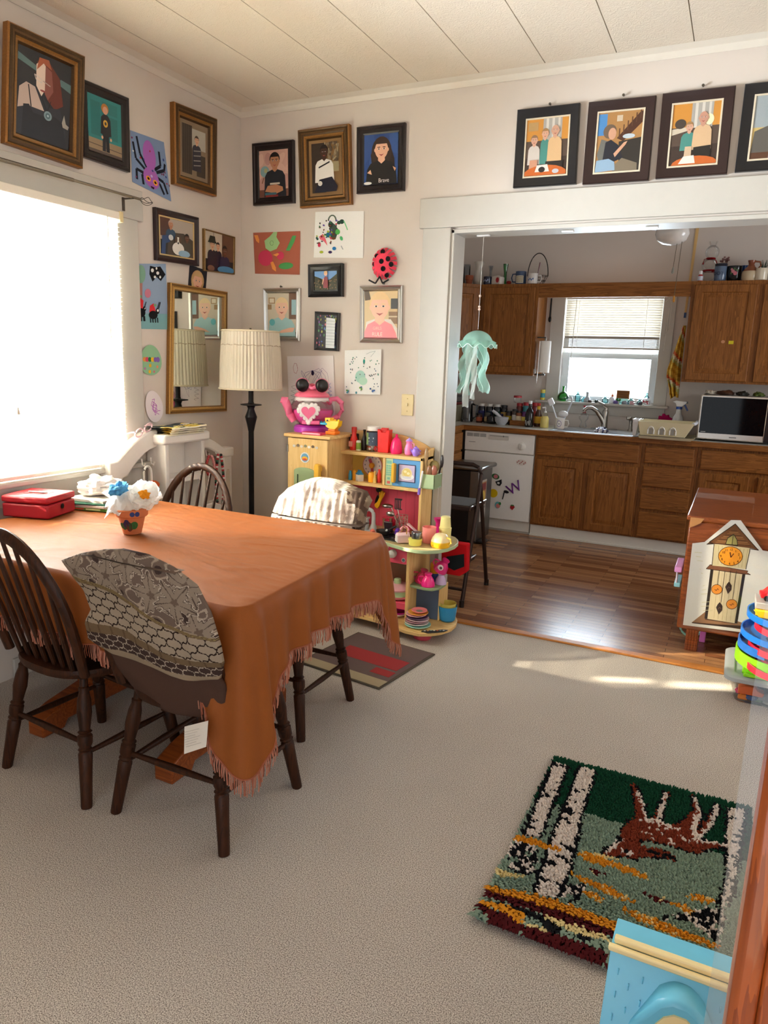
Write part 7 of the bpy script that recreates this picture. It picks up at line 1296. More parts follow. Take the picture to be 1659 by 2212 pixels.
for x, c, lb in ((-.945, '3A7A3A', 'tiny potted green sprig left of the sill plaque'), ):
    t = thing('tiny_plant', lb, 'plant', (x, 6.63, SLZ)); mb = MB(); mb.lathe([(.012, 0), (.015, .02)], 'ceramic', 'A8B0B0', (x, 6.63, SLZ), 10); mb.build('pot', t); mb = MB()
    for k in range(7): mb.sph((x + random.uniform(-.016, .016), 6.63 + random.uniform(-.01, .01), SLZ + .028 + random.uniform(0, .014)), .009, 'matte', c, 8, 5)
    mb.build('leaves', t)
o = jar('candy_jar', 'small round jar with red and white sweets at the right end of the sill', 'jar', -.715, 6.645, SLZ, [(.026, 0), (.036, .015), (.036, .045), (.022, .06)], 'clear', '', 18); mb = MB()
for k in range(16): mb.sph((-.715 + random.uniform(-.024, .024), 6.645 + random.uniform(-.024, .0), SLZ + .012 + random.uniform(0, .03)), .008, 'plastic', random.choice(['C83A4A', 'F0E8E4']), 8, 5)
mb.build('sweets', o)['kind'] = 'stuff'; sub(o, 'stopper', [(.02, .06), (.022, .068), (.008, .085), (.012, .095), (.004, .105)], 'aqua_glass', '', (-.715, 6.645, SLZ))
# on top of the wall cabinets
KT = 2.1305
jar('glass_vase', 'clear cylinder vase at the far left on the corner wall cabinet', 'vase', -2.33, 6.42, KT, [(.028, 0), (.03, .006), (.03, .18)], 'smoky', '', 18, caps=False); jar('terracotta_pot', 'small terracotta pot on the corner wall cabinet', 'pot', -2.29, 6.38, KT, [(.024, 0), (.03, .04), (.036, .042), (.036, .08), (.032, .08)], 'matte', '8A4A30', 18)
jar('white_vase', 'white waisted vase on the left wall cabinets', 'vase', -2.235, 6.47, KT, [(.036, 0), (.05, .03), (.05, .06), (.032, .11), (.026, .15), (.04, .19), (.046, .205), (.04, .2)], 'ceramic', 'CFCAC0', 24); jar('bud_vase', 'slim clear glass vase behind the dark blue mug', 'vase', -2.14, 6.52, KT, [(.022, 0), (.014, .04), (.012, .12), (.026, .175)], 'smoky', '', 14, caps=False)
def squig(c):
    def f(mb, g):
        for k in range(4): mb.add([g(-.026 + .013 * k + u, .03 + .008 * (k % 2) + v) for u, v in ell(0, 0, .006, .008, 0, 8)], [tuple(range(8))], 'paint', c)
    return f
mug('dark blue patterned mug on the left wall cabinet', -2.125, 6.4, KT, .036, .068, '22283E', '', 1, squig('9AA8C8'))
t = thing('red_spot_box', 'white tilted holder with a red round spot on the wall cabinet', 'holder', (-2.03, 6.4, KT)); mb = MB(); mb.T = Matrix.Translation((-2.03, 6.4, KT)) @ Matrix.Rotation(radians(-25), 4, 'Z'); mb.ext([(-.05, 0), (.05, 0), (.05, .06), (.02, .075), (-.05, .068)], lambda u, v, d: (u, d, v), -.03, .03, 'ceramic', 'D6CFC4'); mb.build('body', t, bev=.005); mb = MB(); mb.T = Matrix.Translation((-2.03, 6.4, KT)) @ Matrix.Rotation(radians(-25), 4, 'Z'); mb.lathe([(.022, 0), (.022, .003)], 'ceramic', 'B01E24', (.022, -.031, .035), 18, ax='y', sx=.8); mb.build('spot', t)
t.name = 'salt_cellar'
jar('green_vase', 'tall green glass bud vase on the left wall cabinet', 'vase', -1.985, 6.46, KT, [(.024, 0), (.014, .03), (.013, .1), (.024, .18), (.02, .178)], 'green_glass', '', 16); jar('tomato_pincushion', 'small red round pincushion beside the green vase', 'pincushion', -1.93, 6.4, KT, [(.012, 0), (.022, .012), (.018, .026), (.004, .03)], 'fabric', '8A2A24', 14)
o = mug('blue tankard with cream lettered label on the wall cabinet', -1.825, 6.4, KT, .046, .105, '3E5270', '', -1, name='tankard')
mb = MB(); mk = lambda u, v: (-1.825 + .0468 * sin(u / .0465), 6.4 - .0468 * cos(u / .0465), KT + v); mb.add([mk(-.036 + .008 * k, .008 if j == 0 else .068) for j in (0, 1) for k in range(10)], [(k, k + 1, k + 11, k + 10) for k in range(9)], 'paper', 'CFC6AC'); mk2 = lambda u, v: (-1.825 + .0473 * sin(u / .0465), 6.4 - .0473 * cos(u / .0465), KT + v)
for j in range(3):
    for k in range(6): mb.add([mk2(u, v) for u, v in ell(-.024 + .0095 * k, .022 + .017 * j, .0036, .0045, 0, 6)], [tuple(range(6))], 'paint', '2A2A34')
mb.build('label_print', o)
mug('white mug with a blue print beside the wire basket', -1.715, 6.38, KT, .042, .085, 'D4D0CA', '', 1, squig('4A6AA0'))
t = thing('wire_basket', 'dark wire basket with a tall hoop handle at the cabinet end', 'basket', (-1.71, 6.5, KT)); mb = MB()
for z, r in ((.005, .05), (.04, .07), (.08, .09)): mb.tube([(-1.71 + r * cos(a), 6.52 + r * .8 * sin(a), KT + z) for a in [2 * pi * k / 24 for k in range(24)]], .0022, 'darkmetal', '2A2422', 5, closed=True)
for k in range(14): a = 2 * pi * k / 14; mb.tube([(-1.71 + .05 * cos(a), 6.52 + .04 * sin(a), KT + .005), (-1.71 + .09 * cos(a), 6.52 + .072 * sin(a), KT + .08)], .0016, 'darkmetal', '2A2422', 5)
mb.build('basket_wires', t); mb = MB(); mb.tube([(-1.71 + .09 * cos(a), 6.52, KT + .08 + .19 * sin(a)) for a in [pi * k / 20 for k in range(21)]], .004, 'darkmetal', '2A2422', 6); mb.build('hoop_handle', t); mb = MB(); mb.tube([(-1.71, 6.5, KT + .06), (-1.69, 6.5, KT + .19)], [.004, .007], 'plastic', '7A4A4A'); tag(mb.build('crayon'), 'dusky pink stick standing up in the wire basket', 'stick')
RT = 2.1305
o = jar('sauce_bottle', 'tiny red bottle with a white cap at the left end of the right wall cabinet', 'bottle', -.385, 6.4, RT, [(.018, 0), (.02, .006), (.02, .04, 'C8CCD8'), (.012, .052, 'B02420')], col='B02420'); sub(o, 'cap', [(.013, .052), (.013, .078)], 'plastic', 'E0E0E0', (-.385, 6.4, RT))
t = thing('glass_snowman', 'clear glass stacked-globe jar with red ribbons on the right wall cabinet', 'jar', (-.335, 6.5, RT)); mb = MB(); mb.sph((-.335, 6.5, RT + .05), (.07, .07, .055), 'clear', ''); mb.sph((-.335, 6.5, RT + .135), (.06, .06, .055), 'clear', ''); mb.sph((-.325, 6.5, RT + .23), (.052, .052, .055), 'clear', ''); mb.lathe([(.02, .275), (.035, .31)], 'clear', '', (-.325, 6.5, RT), 16, caps=False); mb.build('globes', t)
for z, r in ((.183, .03), (.09, .05)):
    mb = MB(); mb.tube([(-.33 + r * cos(a), 6.5 + r * sin(a), RT + z) for a in [2 * pi * k / 20 for k in range(20)]], .006, 'fabric', '8A1A20', 6, closed=True); mb.tube([(-.32, 6.5 - r, RT + z), (-.29, 6.48 - r, RT + z - .02), (-.275, 6.47 - r, RT + z - .055)], .006, 'fabric', '8A1A20', 5, flat=.3); mb.tube([(-.335, 6.5 - r, RT + z), (-.375, 6.48 - r, RT + z - .01), (-.38, 6.47 - r, RT + z - .05)], .006, 'fabric', '8A1A20', 5, flat=.3); mb.build('ribbon', t)
o = jar('stoneware_jar', 'blue-grey stoneware jar lettered in dark blue on the right wall cabinet', 'jar', -.245, 6.42, RT, [(.04, 0), (.043, .006), (.046, .11), (.044, .116, '1E2230'), (.046, .118, '1E2230'), (.046, .13, '1E2230'), (.04, .132, '1E2230')], 'ceramic', '5C6E86', 22); mb = MB(); text(mb, 'DOTE', lambda x, y: (-.25 + .0475 * sin(x / .046), 6.42 - .0475 * cos(x / .046), RT + .055 + y), .036, 'paint', '1A2448'); mb.build('lettering', o)
t = thing('dried_flowers', 'dried twiggy flower sprig behind the lettered jar', 'plant', (-.225, 6.5, RT)); mb = MB(); mb.lathe([(.02, 0), (.024, .1)], 'ceramic', '4A4440', (-.225, 6.52, RT), 12); mb.build('pot', t); mb = MB()
for k in range(14): a, r = 2 * pi * k / 14, random.uniform(.01, .04); mb.tube([(-.225, 6.52, RT + .1), (-.225 + r * cos(a), 6.52 + r * sin(a), RT + .14 + .04 * random.random())], .002, 'matte', '6A4A44', 4); mb.sph((-.225 + r * cos(a), 6.52 + r * sin(a), RT + .16 + .03 * random.random()), .008, 'matte', '8A6260', 6, 4)
mb.build('stems', t)
o = jar('painted_tin', 'black pot painted with pink roses on the right wall cabinet', 'pot', -.148, 6.43, RT, [(.046, 0), (.05, .005), (.054, .112), (.05, .112)], 'ceramic', '141414', 22); mb = MB()
for u, v, r, c in ((-.01, .07, .013, 'C07880'), (.008, .055, .015, 'B0606C'), (-.02, .085, .009, 'C88A90'), (.0, .088, .008, '4A6A3A'), (.022, .078, .008, '4A6A3A'), (-.022, .055, .008, '4A6A3A')): mb.add([(-.148 + .0535 * sin((u + p) / .053), 6.43 - .0538 * cos((u + p) / .053), RT + v + q_) for p, q_ in ell(0, 0, r, r, 0, 10)], [tuple(range(10))], 'paint', c)
mb.build('roses', o)
jar('blue_cup', 'blue bowl-shaped cup behind the brown jug', 'cup', -.075, 6.53, RT, [(.03, 0), (.036, .08), (.046, .125), (.042, .125)], 'ceramic', '2A4474', 18)
o = jar('stoneware_jug', 'cream and brown two-tone stoneware jug on the right wall cabinet', 'jug', -.035, 6.4, RT, [(.05, 0), (.06, .012), (.062, .05), (.058, .068), (.05, .078, '8A5034'), (.026, .105, '8A5034'), (.02, .12, '7A4028'), (.028, .148, '7A4028'), (.022, .146, '6A3420')], 'ceramic', 'C4B496', 26); mb = MB(); mb.tube([(-.012, 6.4, RT + .14), (.022, 6.4, RT + .136), (.03, 6.4, RT + .11), (.012, 6.4, RT + .085)], .007, 'ceramic', '8A5034'); mb.build('handle', o)
mug('cream mug at the right photo edge on the wall cabinet', .04, 6.37, RT, .043, .085, 'D8CEB8', '', -1)
t = thing('air_plant', 'spiky grey-green plant behind the cream mug', 'plant', (.05, 6.52, RT)); mb = MB(); mb.lathe([(.03, 0), (.036, .08)], 'ceramic', '2A2A2A', (.05, 6.52, RT), 14); mb.build('pot', t); mb = MB()
for k in range(26): a, b_ = random.uniform(0, 6.28), random.uniform(.2, 1.3); mb.tube([(.05, 6.52, RT + .08), (.05 + .05 * cos(a) * cos(b_), 6.52 + .05 * sin(a) * cos(b_), RT + .08 + .09 * sin(b_))], [.004, .001], 'matte', '4A5648', 4)
mb.build('leaves', t)
# fan light, yardstick, towels, hooks
t = thing('ceiling_fan', 'kitchen ceiling fan with a white glass globe and pull chains', 'fan', (-.49, 5.0, CEIL))
mb = MB(); mb.lathe([(.02, 2.44), (.02, CEIL)], 'darkmetal', '5A4030', (-.49, 5, 0), 12); mb.lathe([(.05, 2.34), (.1, 2.37), (.11, 2.45), (.06, 2.5)], 'darkmetal', '4A3226', (-.49, 5, 0), 22); mb.build('motor', t)
mb = MB(); mb.lathe([(.0, 2.197), (.05, 2.203), (.085, 2.225), (.1, 2.262), (.092, 2.3), (.06, 2.33), (.045, 2.345)], 'ceramic', 'DAD8D4', (-.49, 5, 0), 28); mb.build('glass_globe', t)
for k in range(4):
    a = radians(18 + 90 * k); mb = MB(); mb.T = Matrix.Translation((-.49, 5, 2.385)) @ Matrix.Rotation(a, 4, 'Z') @ Matrix.Rotation(.15, 4, 'X'); mb.ext([(.1, -.03), (.2, -.055), (.55, -.065), (.58, 0), (.55, .065), (.2, .055), (.1, .03)], lambda u, v, d: (u, v, d), -.004, .004, 'mahogany'); mb.build('blade', t)
for x, z1, c in ((-.438, 1.86, 'B8802E'), (-.462, 2.03, '8A8A80')):
    mb = MB(); mb.tube([(x + .015, 4.98, 2.33), (x, 4.98, z1 + .03)], .0018, 'metal', '6A6250', 5); mb.lathe([(.003, .04), (.007, .025), (.008, .006), (.003, 0)], 'plastic', c, (x, 4.98, z1 - .005), 8); mb.build('pull_chain', t)
mb = MB(); mb.ext([(-.493, 1.914), (-.477, 1.914), (-.452, 2.64), (-.476, 2.64)], lambda u, v, d: (u, FW - .008 + d, v), 0, .006, 'maple_upright'); y_ = mb.build('yardstick'); tag(y_, 'long yellow yardstick standing behind the valance board', 'yardstick'); mb = MB(); mb.ext([(-.495, 1.873), (-.477, 1.873), (-.476, 1.914), (-.494, 1.914)], lambda u, v, d: (u, FW - .009 + d, v), 0, .008, 'paint', '2A4A7A'); mb.build('blue_tip', y_)
tc_ = lambda u, v: ['C89A3A', 'E0B850', 'C8A048', 'C8643A', 'D8CBA0', 'B8B068', 'C89A3A', 'DDB54C'][int(v * 23 + u * 3) % 8]
mb = MB(); mb.grid(16, 40, lambda u, v: (-.447 - .01 - (.02 + .085 * min(1, v * 1.6) * (1 if v < .72 else 1 - (v - .72) * 2.2)) * u, 6.5 + .03 * sin(u * 14 + v * 2) * (.3 + v), 1.8 - .565 * v - .04 * abs(u - .4) * (1 if v > .9 else 0)), 'fabric', tc_); tag(mb.build('tea_towel', solid=.004), 'yellow striped tea towel hanging beside the right wall cabinet', 'towel')
t = thing('paper_towel_holder', 'wall-mounted holder with a part-used white paper towel roll left of the window', 'paper towel', (-1.57, 6.42, 1.36))
mb = MB(); mb.lathe([(.05, 0), (.05, .27), (.018, .27)], 'paper', 'E6E2DA', (-1.575, 6.43, 1.385), 26); mb.build('roll', t); mb = MB(); mb.grid(8, 10, lambda u, v: (-1.575 + .052 * cos(-2.2 + .8 * u) - .0 - .04 * u, 6.43 - .055 - .03 * u, 1.388 + .262 * v - .1 * u * (1 - v)), 'paper', 'ECE8E0'); mb.build('loose_sheet', t); mb = MB(); mb.box(-1.647, -1.56, 6.42, 6.44, 1.36, 1.375, 'metal', '5A5854'); mb.tube([(-1.575, 6.43, 1.36), (-1.575, 6.43, 1.69)], .007, 'metal', '6A6660'); mb.box(-1.647, -1.57, 6.42, 6.44, 1.68, 1.69, 'metal', '5A5854'); mb.build('bracket', t)
mb = MB(); mb.lathe([(.022, 0), (.022, .012), (.016, .016)], 'plastic', 'D8D8D8', (-1.647, 6.39, 1.395), 18, ax='x'); tag(mb.build('round_clip'), 'round white clip at the lower end of the left wall cabinet', 'clip')
mb = MB(); mb.tube([(-1.597, 6.62, 2.03), (-1.597, 6.61, 1.86), (-1.59, 6.6, 1.84)], .007, 'darkmetal', '181818'); mb.sph((-1.594, 6.6, 1.85), (.014, .01, .026), 'darkmetal', '181818'); tag(mb.build('iron_hook'), 'black iron utensil hanging left of the kitchen window', 'hook')
# rubbish bin and step stool
t = thing('pedal_bin', 'tall black and steel pedal bin with stickers before the dishwasher', 'bin', (-1.92, 5.62, 0))
mb = MB(); mb.box(-2.06, -1.79, 5.46, 5.81, .02, .6, 'plastic', '1C1A1C'); mb.box(-1.86, -1.789, 5.459, 5.5, .03, .6, 'metal', '8A8A88'); mb.box(-1.79, -1.785, 5.47, 5.8, .03, .6, 'metal', '6A6866'); mb.build('body', t, bev=.015)
mb = MB(); mb.box(-2.09, -1.755, 5.44, 5.835, .605, .64, 'metal', '8C8C8A'); mb.build('lid', t, bev=.015); mb = MB(); mb.box(-1.83, -1.72, 5.5, 5.6, .01, .03, 'plastic', '18181A'); mb.build('pedal', t, bev=.006)
bx = Plane((-1.7845, 0, 0), (0, 1, 0), (1, 0, 0)); mb = MB(); pic(mb, bx, rect(5.52, 5.66, .18, .52), .0004, [('r', 0, 0, 1, 1, 'B8B0A4'), ('r', .05, .45, .95, .95, 'B0783A'), ('e', .5, .6, .3, .14, 'E0C040'), ('r', .1, .75, .9, .92, '8A2A2A'), ('r', .1, .3, .9, .36, '6A6A6A'), ('r', .1, .22, .8, .26, '6A6A6A'), ('p', [(.3, .18), (.7, .18), (.5, .06)], '6A6A4A')]); mb.build('paper_label', t)
for x, z, c in ((-1.93, .34, 'E0C02E'), (-1.81, .335, 'A84AA0')):
    mb = MB(); mb.ext(ell(x, z, .03, .016, 40, 12), lambda u, v, d: (u, 5.458 - d, v), 0, .002, 'plastic', c); mb.build('sticker', t)
t = thing('step_stool', 'brown metal folding step stool just inside the kitchen', 'stool', (-1.55, 4.2, 0)); BR = '3A2A24'
for x, s in ((-1.36, 0), (-1.76, 1)):
    mb = MB(); mb.tube([(x, 3.965, .01), (x, 4.19, .72)], .0125, 'darkmetal', BR, 10); mb.build('front_leg', t); mb = MB(); mb.tube([(x - .01 + .02 * s, 4.475, .01), (x - .01 + .02 * s, 4.22, .72)], .0125, 'darkmetal', BR, 10); mb.build('rear_leg', t)
    for p in ((x, 3.965, 0), (x - .01 + .02 * s, 4.475, 0)): mb = MB(); mb.lathe([(.016, 0), (.016, .04)], 'plastic', '1A1412', p, 10); mb.build('foot', t)
mb = MB(); mb.tube([(-1.36, 4.18, .7), (-1.362, 4.2, .78), (-1.38, 4.205, .82), (-1.42, 4.21, .835), (-1.7, 4.21, .835), (-1.74, 4.205, .82), (-1.758, 4.2, .78), (-1.76, 4.18, .7)], .0125, 'darkmetal', BR, 10); mb.build('back_bow', t)
for z, y0, y1 in ((.6, 4.06, 4.34), (.27, 3.99, 4.2)):
    mb = MB(); mb.box(-1.75, -1.37, y0, y1, z - .03, z, 'darkmetal', BR); sp = mb.build('step', t, bev=.006); mb = MB(); mb.box(-1.74, -1.38, y0 + .01, y1 - .01, z, z + .003, 'matte', '5A5652'); mb.build('tread', sp); mb = MB(); mb.tube([(-1.367, y0, z), (-1.367, y1, z)], .005, 'metal', 'D0D0D0'); mb.build('trim_strip', sp)
mb = MB(); mb.tube([(-1.36, 3.985, .1), (-1.76, 3.985, .1)], .009, 'darkmetal', BR); mb.build('crossbar', t)
# jellyfish mobile
jx, jy = -1.285, 3.76
t = thing('jellyfish_mobile', 'aqua gauze jellyfish with ribbons hanging from the opening header', 'decoration', (jx, jy, OZ - .02))
mb = MB(); mb.tube([(jx + .0, jy, 1.62), (jx + .002, jy, OZ - .025)], .0012, 'plastic', 'C8C4BC', 5); mb.build('string', t)
mb = MB(); mb.box(jx - .035, jx + .035, jy - .008, jy + .008, OZ - .027, OZ - .0185, 'plastic', 'E8E8E8'); mb.build('adhesive_hook', t, bev=.003)
for z in (1.79, 1.735, 1.722): mb = MB(); mb.sph((jx, jy, z), .007, 'ceramic', 'E8C8B8', 10, 6); mb.build('bead', t)
mb = MB(); mb.grid(64, 12, lambda u, v: (jx + (.082 * sin(v * pi / 2) + (.018 * max(0, v - .85) / .15)) * cos(2 * pi * u), jy + (.082 * sin(v * pi / 2) + .018 * max(0, v - .85) / .15) * sin(2 * pi * u), 1.62 - .07 * (1 - cos(v * pi / 2)) - .006 + .011 * max(0, v - .8) / .2 * sin(2 * pi * u * 9)), 'organza', wrap=True); mb.build('bell', t)
mb = MB(); mb.grid(72, 3, lambda u, v: (jx + (.08 + .024 * v) * cos(2 * pi * u), jy + (.08 + .024 * v) * sin(2 * pi * u), 1.555 - .022 * v + .01 * v * sin(2 * pi * u * 10)), 'organza', wrap=True); mb.build('frill', t)
mb = MB(); mb.tube([(jx + (.105) * cos(a), jy + .105 * sin(a), 1.533 + .01 * sin(a * 10)) for a in [2 * pi * k / 90 for k in range(90)]], .0018, 'plastic', 'D8F8F0', 4, closed=True); mb.build('frill_edge', t)
for k, (dx, dy, w_, L, mt, ph) in enumerate([(-.055, -.02, .034, .27, 'organza', 0), (-.035, .02, .034, .28, 'organza', 1.5), (-.03, -.03, .028, .345, 'organza_white', 3), (.002, -.035, .028, .3, 'organza_white', .7), (-.005, -.01, .022, .22, 'organza_white', 2), (.03, .0, .034, .25, 'organza', 2.2), (.045, -.02, .036, .265, 'organza', 4), (.02, .03, .03, .26, 'organza', 5), (-.06, .03, .03, .24, 'organza', 3.3)]):
    am = .012 if mt == 'organza' else .003
    mb = MB(); mb.grid(4, 28, lambda u, v: (jx + dx * (1 + .35 * v) + w_ * (u - .5) + am * sin(v * 11 + ph), jy + dy + .012 * sin(v * 9 + ph + u * 3), 1.555 - L * v + .004 * sin(u * 6)), mt); mb.build('ribbon', t)
    if mt == 'organza':
        for u in (0, 1): mb = MB(); mb.tube([(jx + dx * (1 + .35 * v) + w_ * (u - .5) + am * sin(v * 11 + ph), jy + dy + .012 * sin(v * 9 + ph + u * 3), 1.555 - L * v) for v in [j / 20 for j in range(21)]], .0012, 'plastic', 'D8F8F0', 4); mb.build('ribbon_edge', t)
for x, lb in ((-.85, 'left'), (-.46, 'right')):
    mb = MB(); mb.box(x - .03, x + .03, YB + .05, YB + .066, OZ - .026, OZ - .0185, 'plastic', 'E8E8E8'); tag(mb.build('adhesive_hook', bev=.003), 'small clear hook stuck under the opening header, on the ' + lb, 'hook')
# ---------------------------------------------------------------- rug with a deer, made of yarn tufts
RUG = {
    'deer': [(.384,.475),(.397,.506),(.44,.566),(.438,.598),(.44,.632),(.457,.696),(.485,.725),(.473,.775),(.446,.879),(.426,.939),(.442,.952),(.469,.902),(.501,.836),(.537,.74),(.561,.75),(.573,.815),(.59,.951),(.611,.959),(.608,.905),(.599,.838),(.597,.758),(.648,.738),(.692,.79),(.724,.851),(.737,.893),(.718,.976),(.73,.987),(.755,.926),(.775,.884),(.767,.809),(.76,.748),(.781,.791),(.816,.888),(.833,.957),(.85,.964),(.848,.901),(.82,.795),(.784,.736),(.786,.704),(.824,.719),(.9,.722),(.893,.709),(.819,.664),(.776,.626),(.708,.62),(.646,.621),(.568,.617),(.53,.602),(.531,.57),(.573,.577),(.618,.589),(.674,.575),(.685,.544),(.639,.546),(.566,.522),(.525,.491),(.479,.488),(.428,.472),(.394,.464)],
    'birchA': [(.016,.962),(.082,.958),(.096,.45),(.033,.436)],
    'rootA': [(.021,.41),(.098,.408),(.16,.264),(.108,.244),(.029,.241),(-.005,.346)],
    'birchB': [(.15,.979),(.228,.973),(.235,.691),(.271,.318),(.257,.187),(.179,.173),(.158,.401),(.155,.659)],
    'rootB': [(.243,.233),(.288,.26),(.36,.298),(.348,.206),(.312,.175),(.259,.205)],
    'birchC': [(.895,.957),(.969,.987),(.945,.725),(.912,.462),(.887,.368),(.88,.382),(.903,.587),(.889,.702)],
    'rootC': [(.872,.421),(.901,.341),(.879,.226),(.84,.241),(.752,.283),(.677,.238),(.661,.255),(.776,.324)],
    'o1': [(-.027,.412),(-.002,.427),(.106,.433),(.209,.421),(.205,.409),(.117,.4),(.001,.396)],
    'o2': [(.28,.429),(.313,.452),(.441,.443),(.518,.444),(.596,.423),(.569,.403),(.463,.413),(.326,.402)],
    'm1': [(.336,.362),(.378,.379),(.426,.37),(.386,.349)],
    'o3': [(.27,.322),(.347,.32),(.437,.319),(.515,.297),(.567,.284),(.498,.273),(.416,.284),(.322,.301)],
    'm2': [(.573,.333),(.614,.345),(.685,.343),(.653,.317)],
    'o4': [(.679,.336),(.747,.346),(.796,.32),(.757,.309)],
    'o5': [(.74,.39),(.797,.417),(.866,.409),(.84,.387),(.772,.377)],
    'o6': [(.335,.252),(.391,.265),(.453,.247),(.414,.228)],
    'c1': [(-.028,.223),(.034,.229),(.118,.238),(.059,.206),(-.009,.198)],
    'c2': [(.282,.45),(.359,.46),(.452,.467),(.411,.441)],
    'bandO': [(-.017,.135),(.137,.165),(.325,.18),(.511,.173),(.63,.188),(.633,.167),(.505,.132),(.323,.138),(.135,.13),(-.009,.116)],
    'bandM': [(-.009,.116),(.135,.13),(.323,.138),(.505,.132),(.51,.111),(.333,.103),(.147,.098),(-.003,.093)],
    'bandO2': [(-.013,.064),(.077,.086),(.169,.078),(.172,.032),(.083,.052),(.0,.052)],
    'bandC': [(.231,.11),(.344,.115),(.483,.108),(.488,.088),(.355,.073),(.253,.087)],
    'bandM2': [(-.006,.05),(.083,.052),(.172,.032),(.322,.045),(.496,.048),(.507,-.002),(.359,-.033),(.196,.004),(.074,-.014)],
    'bandO3': [(.483,.242),(.621,.247),(.757,.23),(.885,.221),(.874,.203),(.728,.196),(.594,.205)],
    'bandC2': [(.182,.044),(.249,.055),(.334,.028),(.336,-.0),(.255,-.003),(.179,.012)],
}
def inside(p, poly):
    c = False; j = len(poly) - 1
    for i in range(len(poly)):
        (xi, yi), (xj, yj) = poly[i], poly[j]
        if (yi > p[1]) != (yj > p[1]) and p[0] < (xj - xi) * (p[1] - yi) / (yj - yi) + xi: c = not c
        j = i
    return c
def dseg(p, pts):
    best = 9
    for a, b in zip(pts, pts[1:]):
        dx, dy = b[0] - a[0], b[1] - a[1]; t = max(0, min(1, ((p[0] - a[0]) * dx + (p[1] - a[1]) * dy) / (dx * dx + dy * dy)))
        best = min(best, math.hypot(p[0] - a[0] - t * dx, p[1] - a[1] - t * dy))
    return best
WHT, BLK, SAGE, DK, ORG, MAR, CRM, RST = 'D8CEC6', '16161A', '7F9484', '12402C', 'D08A22', '4C1418', 'D6C48C', '7A3422'
rr = random.Random(3)
SPOTS = [(rr.uniform(.5, .74), rr.uniform(.63, .74)) for _ in range(26)]
def rug_col(u, v):
    p = (u + rr.uniform(-.006, .006), v + rr.uniform(-.004, .004))
    if inside(p, RUG['deer']):
        for ln, w_ in (([(.465, .9), (.537, .74)], .010), ([(.591, .938), (.588, .761)], .013), ([(.731, .968), (.771, .882), (.742, .775), (.76, .693)], .013), ([(.846, .956), (.82, .795), (.769, .719)], .015), ([(.786, .704), (.9, .722)], .009), ([(.539, .729), (.598, .753), (.641, .735)], .01), ([(.392, .486), (.442, .566)], .013)):
            if dseg(p, ln) < w_: return WHT
        if math.hypot(p[0] - .482, (p[1] - .514) * 1.36) < .010: return BLK
        if math.hypot(p[0] - .482, (p[1] - .514) * 1.6) < .024: return WHT
        if any(math.hypot(p[0] - a, (p[1] - b) * 1.36) < .009 for a, b in SPOTS): return WHT
        if dseg(p, [(.57, .555), (.66, .56)]) < .008: return BLK
        return RST
    for k, c in (('o1', ORG), ('bandM2', MAR), ('bandC2', CRM), ('bandO2', ORG), ('bandO', ORG), ('bandM', MAR), ('bandC', CRM)):
        if inside(p, RUG[k]): return c
    for k in ('birchA', 'birchB', 'birchC'):
        if inside(p, RUG[k]):
            s = noise.noise(Vector((u * 14, v * 46, 2)))
            return BLK if s > .33 else WHT
        if any(inside((p[0] + a, p[1] + b), RUG[k]) for a, b in ((.016, 0), (-.016, 0))): return BLK
    for k in ('rootA', 'rootB', 'rootC'):
        if inside(p, RUG[k]): return (BLK if noise.noise(Vector((u * 60, v * 40, 5))) > -.08 else WHT) if noise.noise(Vector((u * 22, v * 22, 8))) > -.3 else SAGE
    for k, c in (('o2', ORG), ('m1', MAR), ('o3', ORG), ('m2', MAR), ('o4', ORG), ('o5', ORG), ('o6', ORG), ('bandO3', ORG), ('c1', CRM), ('c2', CRM)):
        if inside(p, RUG[k]): return c if rr.random() > .12 else CRM
    if inside(p, RUG['deer']) or any(inside((p[0] + a, p[1] + b), RUG['deer']) for a, b in ((.01, 0), (-.01, 0), (0, .008))): return BLK
    if v > .668 - .01 * (u > .43): return DK
    if v < .1 and u < .55: return SAGE if noise.noise(Vector((u * 12, v * 20, 1))) < .2 else (MAR if v < .04 else BLK)
    return SAGE
rg = thing('latch_hook_rug', 'shaggy latch-hook rug with a deer and birch trees on the beige carpet', 'rug', (-.13, 2.06, 0))
mb = MB(); mb.box(-.455, .195, 1.62, 2.505, .001, .006, 'fabric', '6A7A68'); mb.build('backing', rg)
mb = MB(); nx_, ny_ = 92, 126; tv, tf_, tcol = [], [], []
for j in range(ny_):
    for i in range(nx_):
        u, v = (i + .5) / nx_, (j + .5) / ny_; c = rug_col(u, v)
        x, y = -.46 + .66 * u, 1.61 + .9 * v; lv = max(0, 1 - v / .3)
        L = .012 + .02 * lv + rr.uniform(-.002, .003); r = .0052
        lx_, ly_ = rr.uniform(-.007, .007) * (1 + lv), rr.uniform(-.006, .004) - .028 * lv ** 1.3
        if v > .985: ly_ += .01
        if u < .02: lx_ -= .006 + .012 * lv
        o_ = len(tv); t0 = rr.uniform(0, 1.5)
        tv += [(x + r * cos(t0 + k * pi / 2), y + r * sin(t0 + k * pi / 2), .005) for k in range(4)]
        tv += [(x + lx_ * .5 + r * .95 * cos(t0 + .4 + k * pi / 2), y + ly_ * .5 + r * .95 * sin(t0 + .4 + k * pi / 2), .005 + L * .62) for k in range(4)]
        tv.append((x + lx_, y + ly_, .005 + L * (1 - .45 * lv)))
        tf_ += [(o_ + k, o_ + (k + 1) % 4, o_ + 4 + (k + 1) % 4, o_ + 4 + k) for k in range(4)] + [(o_ + 4 + k, o_ + 4 + (k + 1) % 4, o_ + 8) for k in range(4)]; tcol += [c] * 8
mb.add(tv, tf_, 'shag', tcol); mb.build('pile', rg, recalc=False)
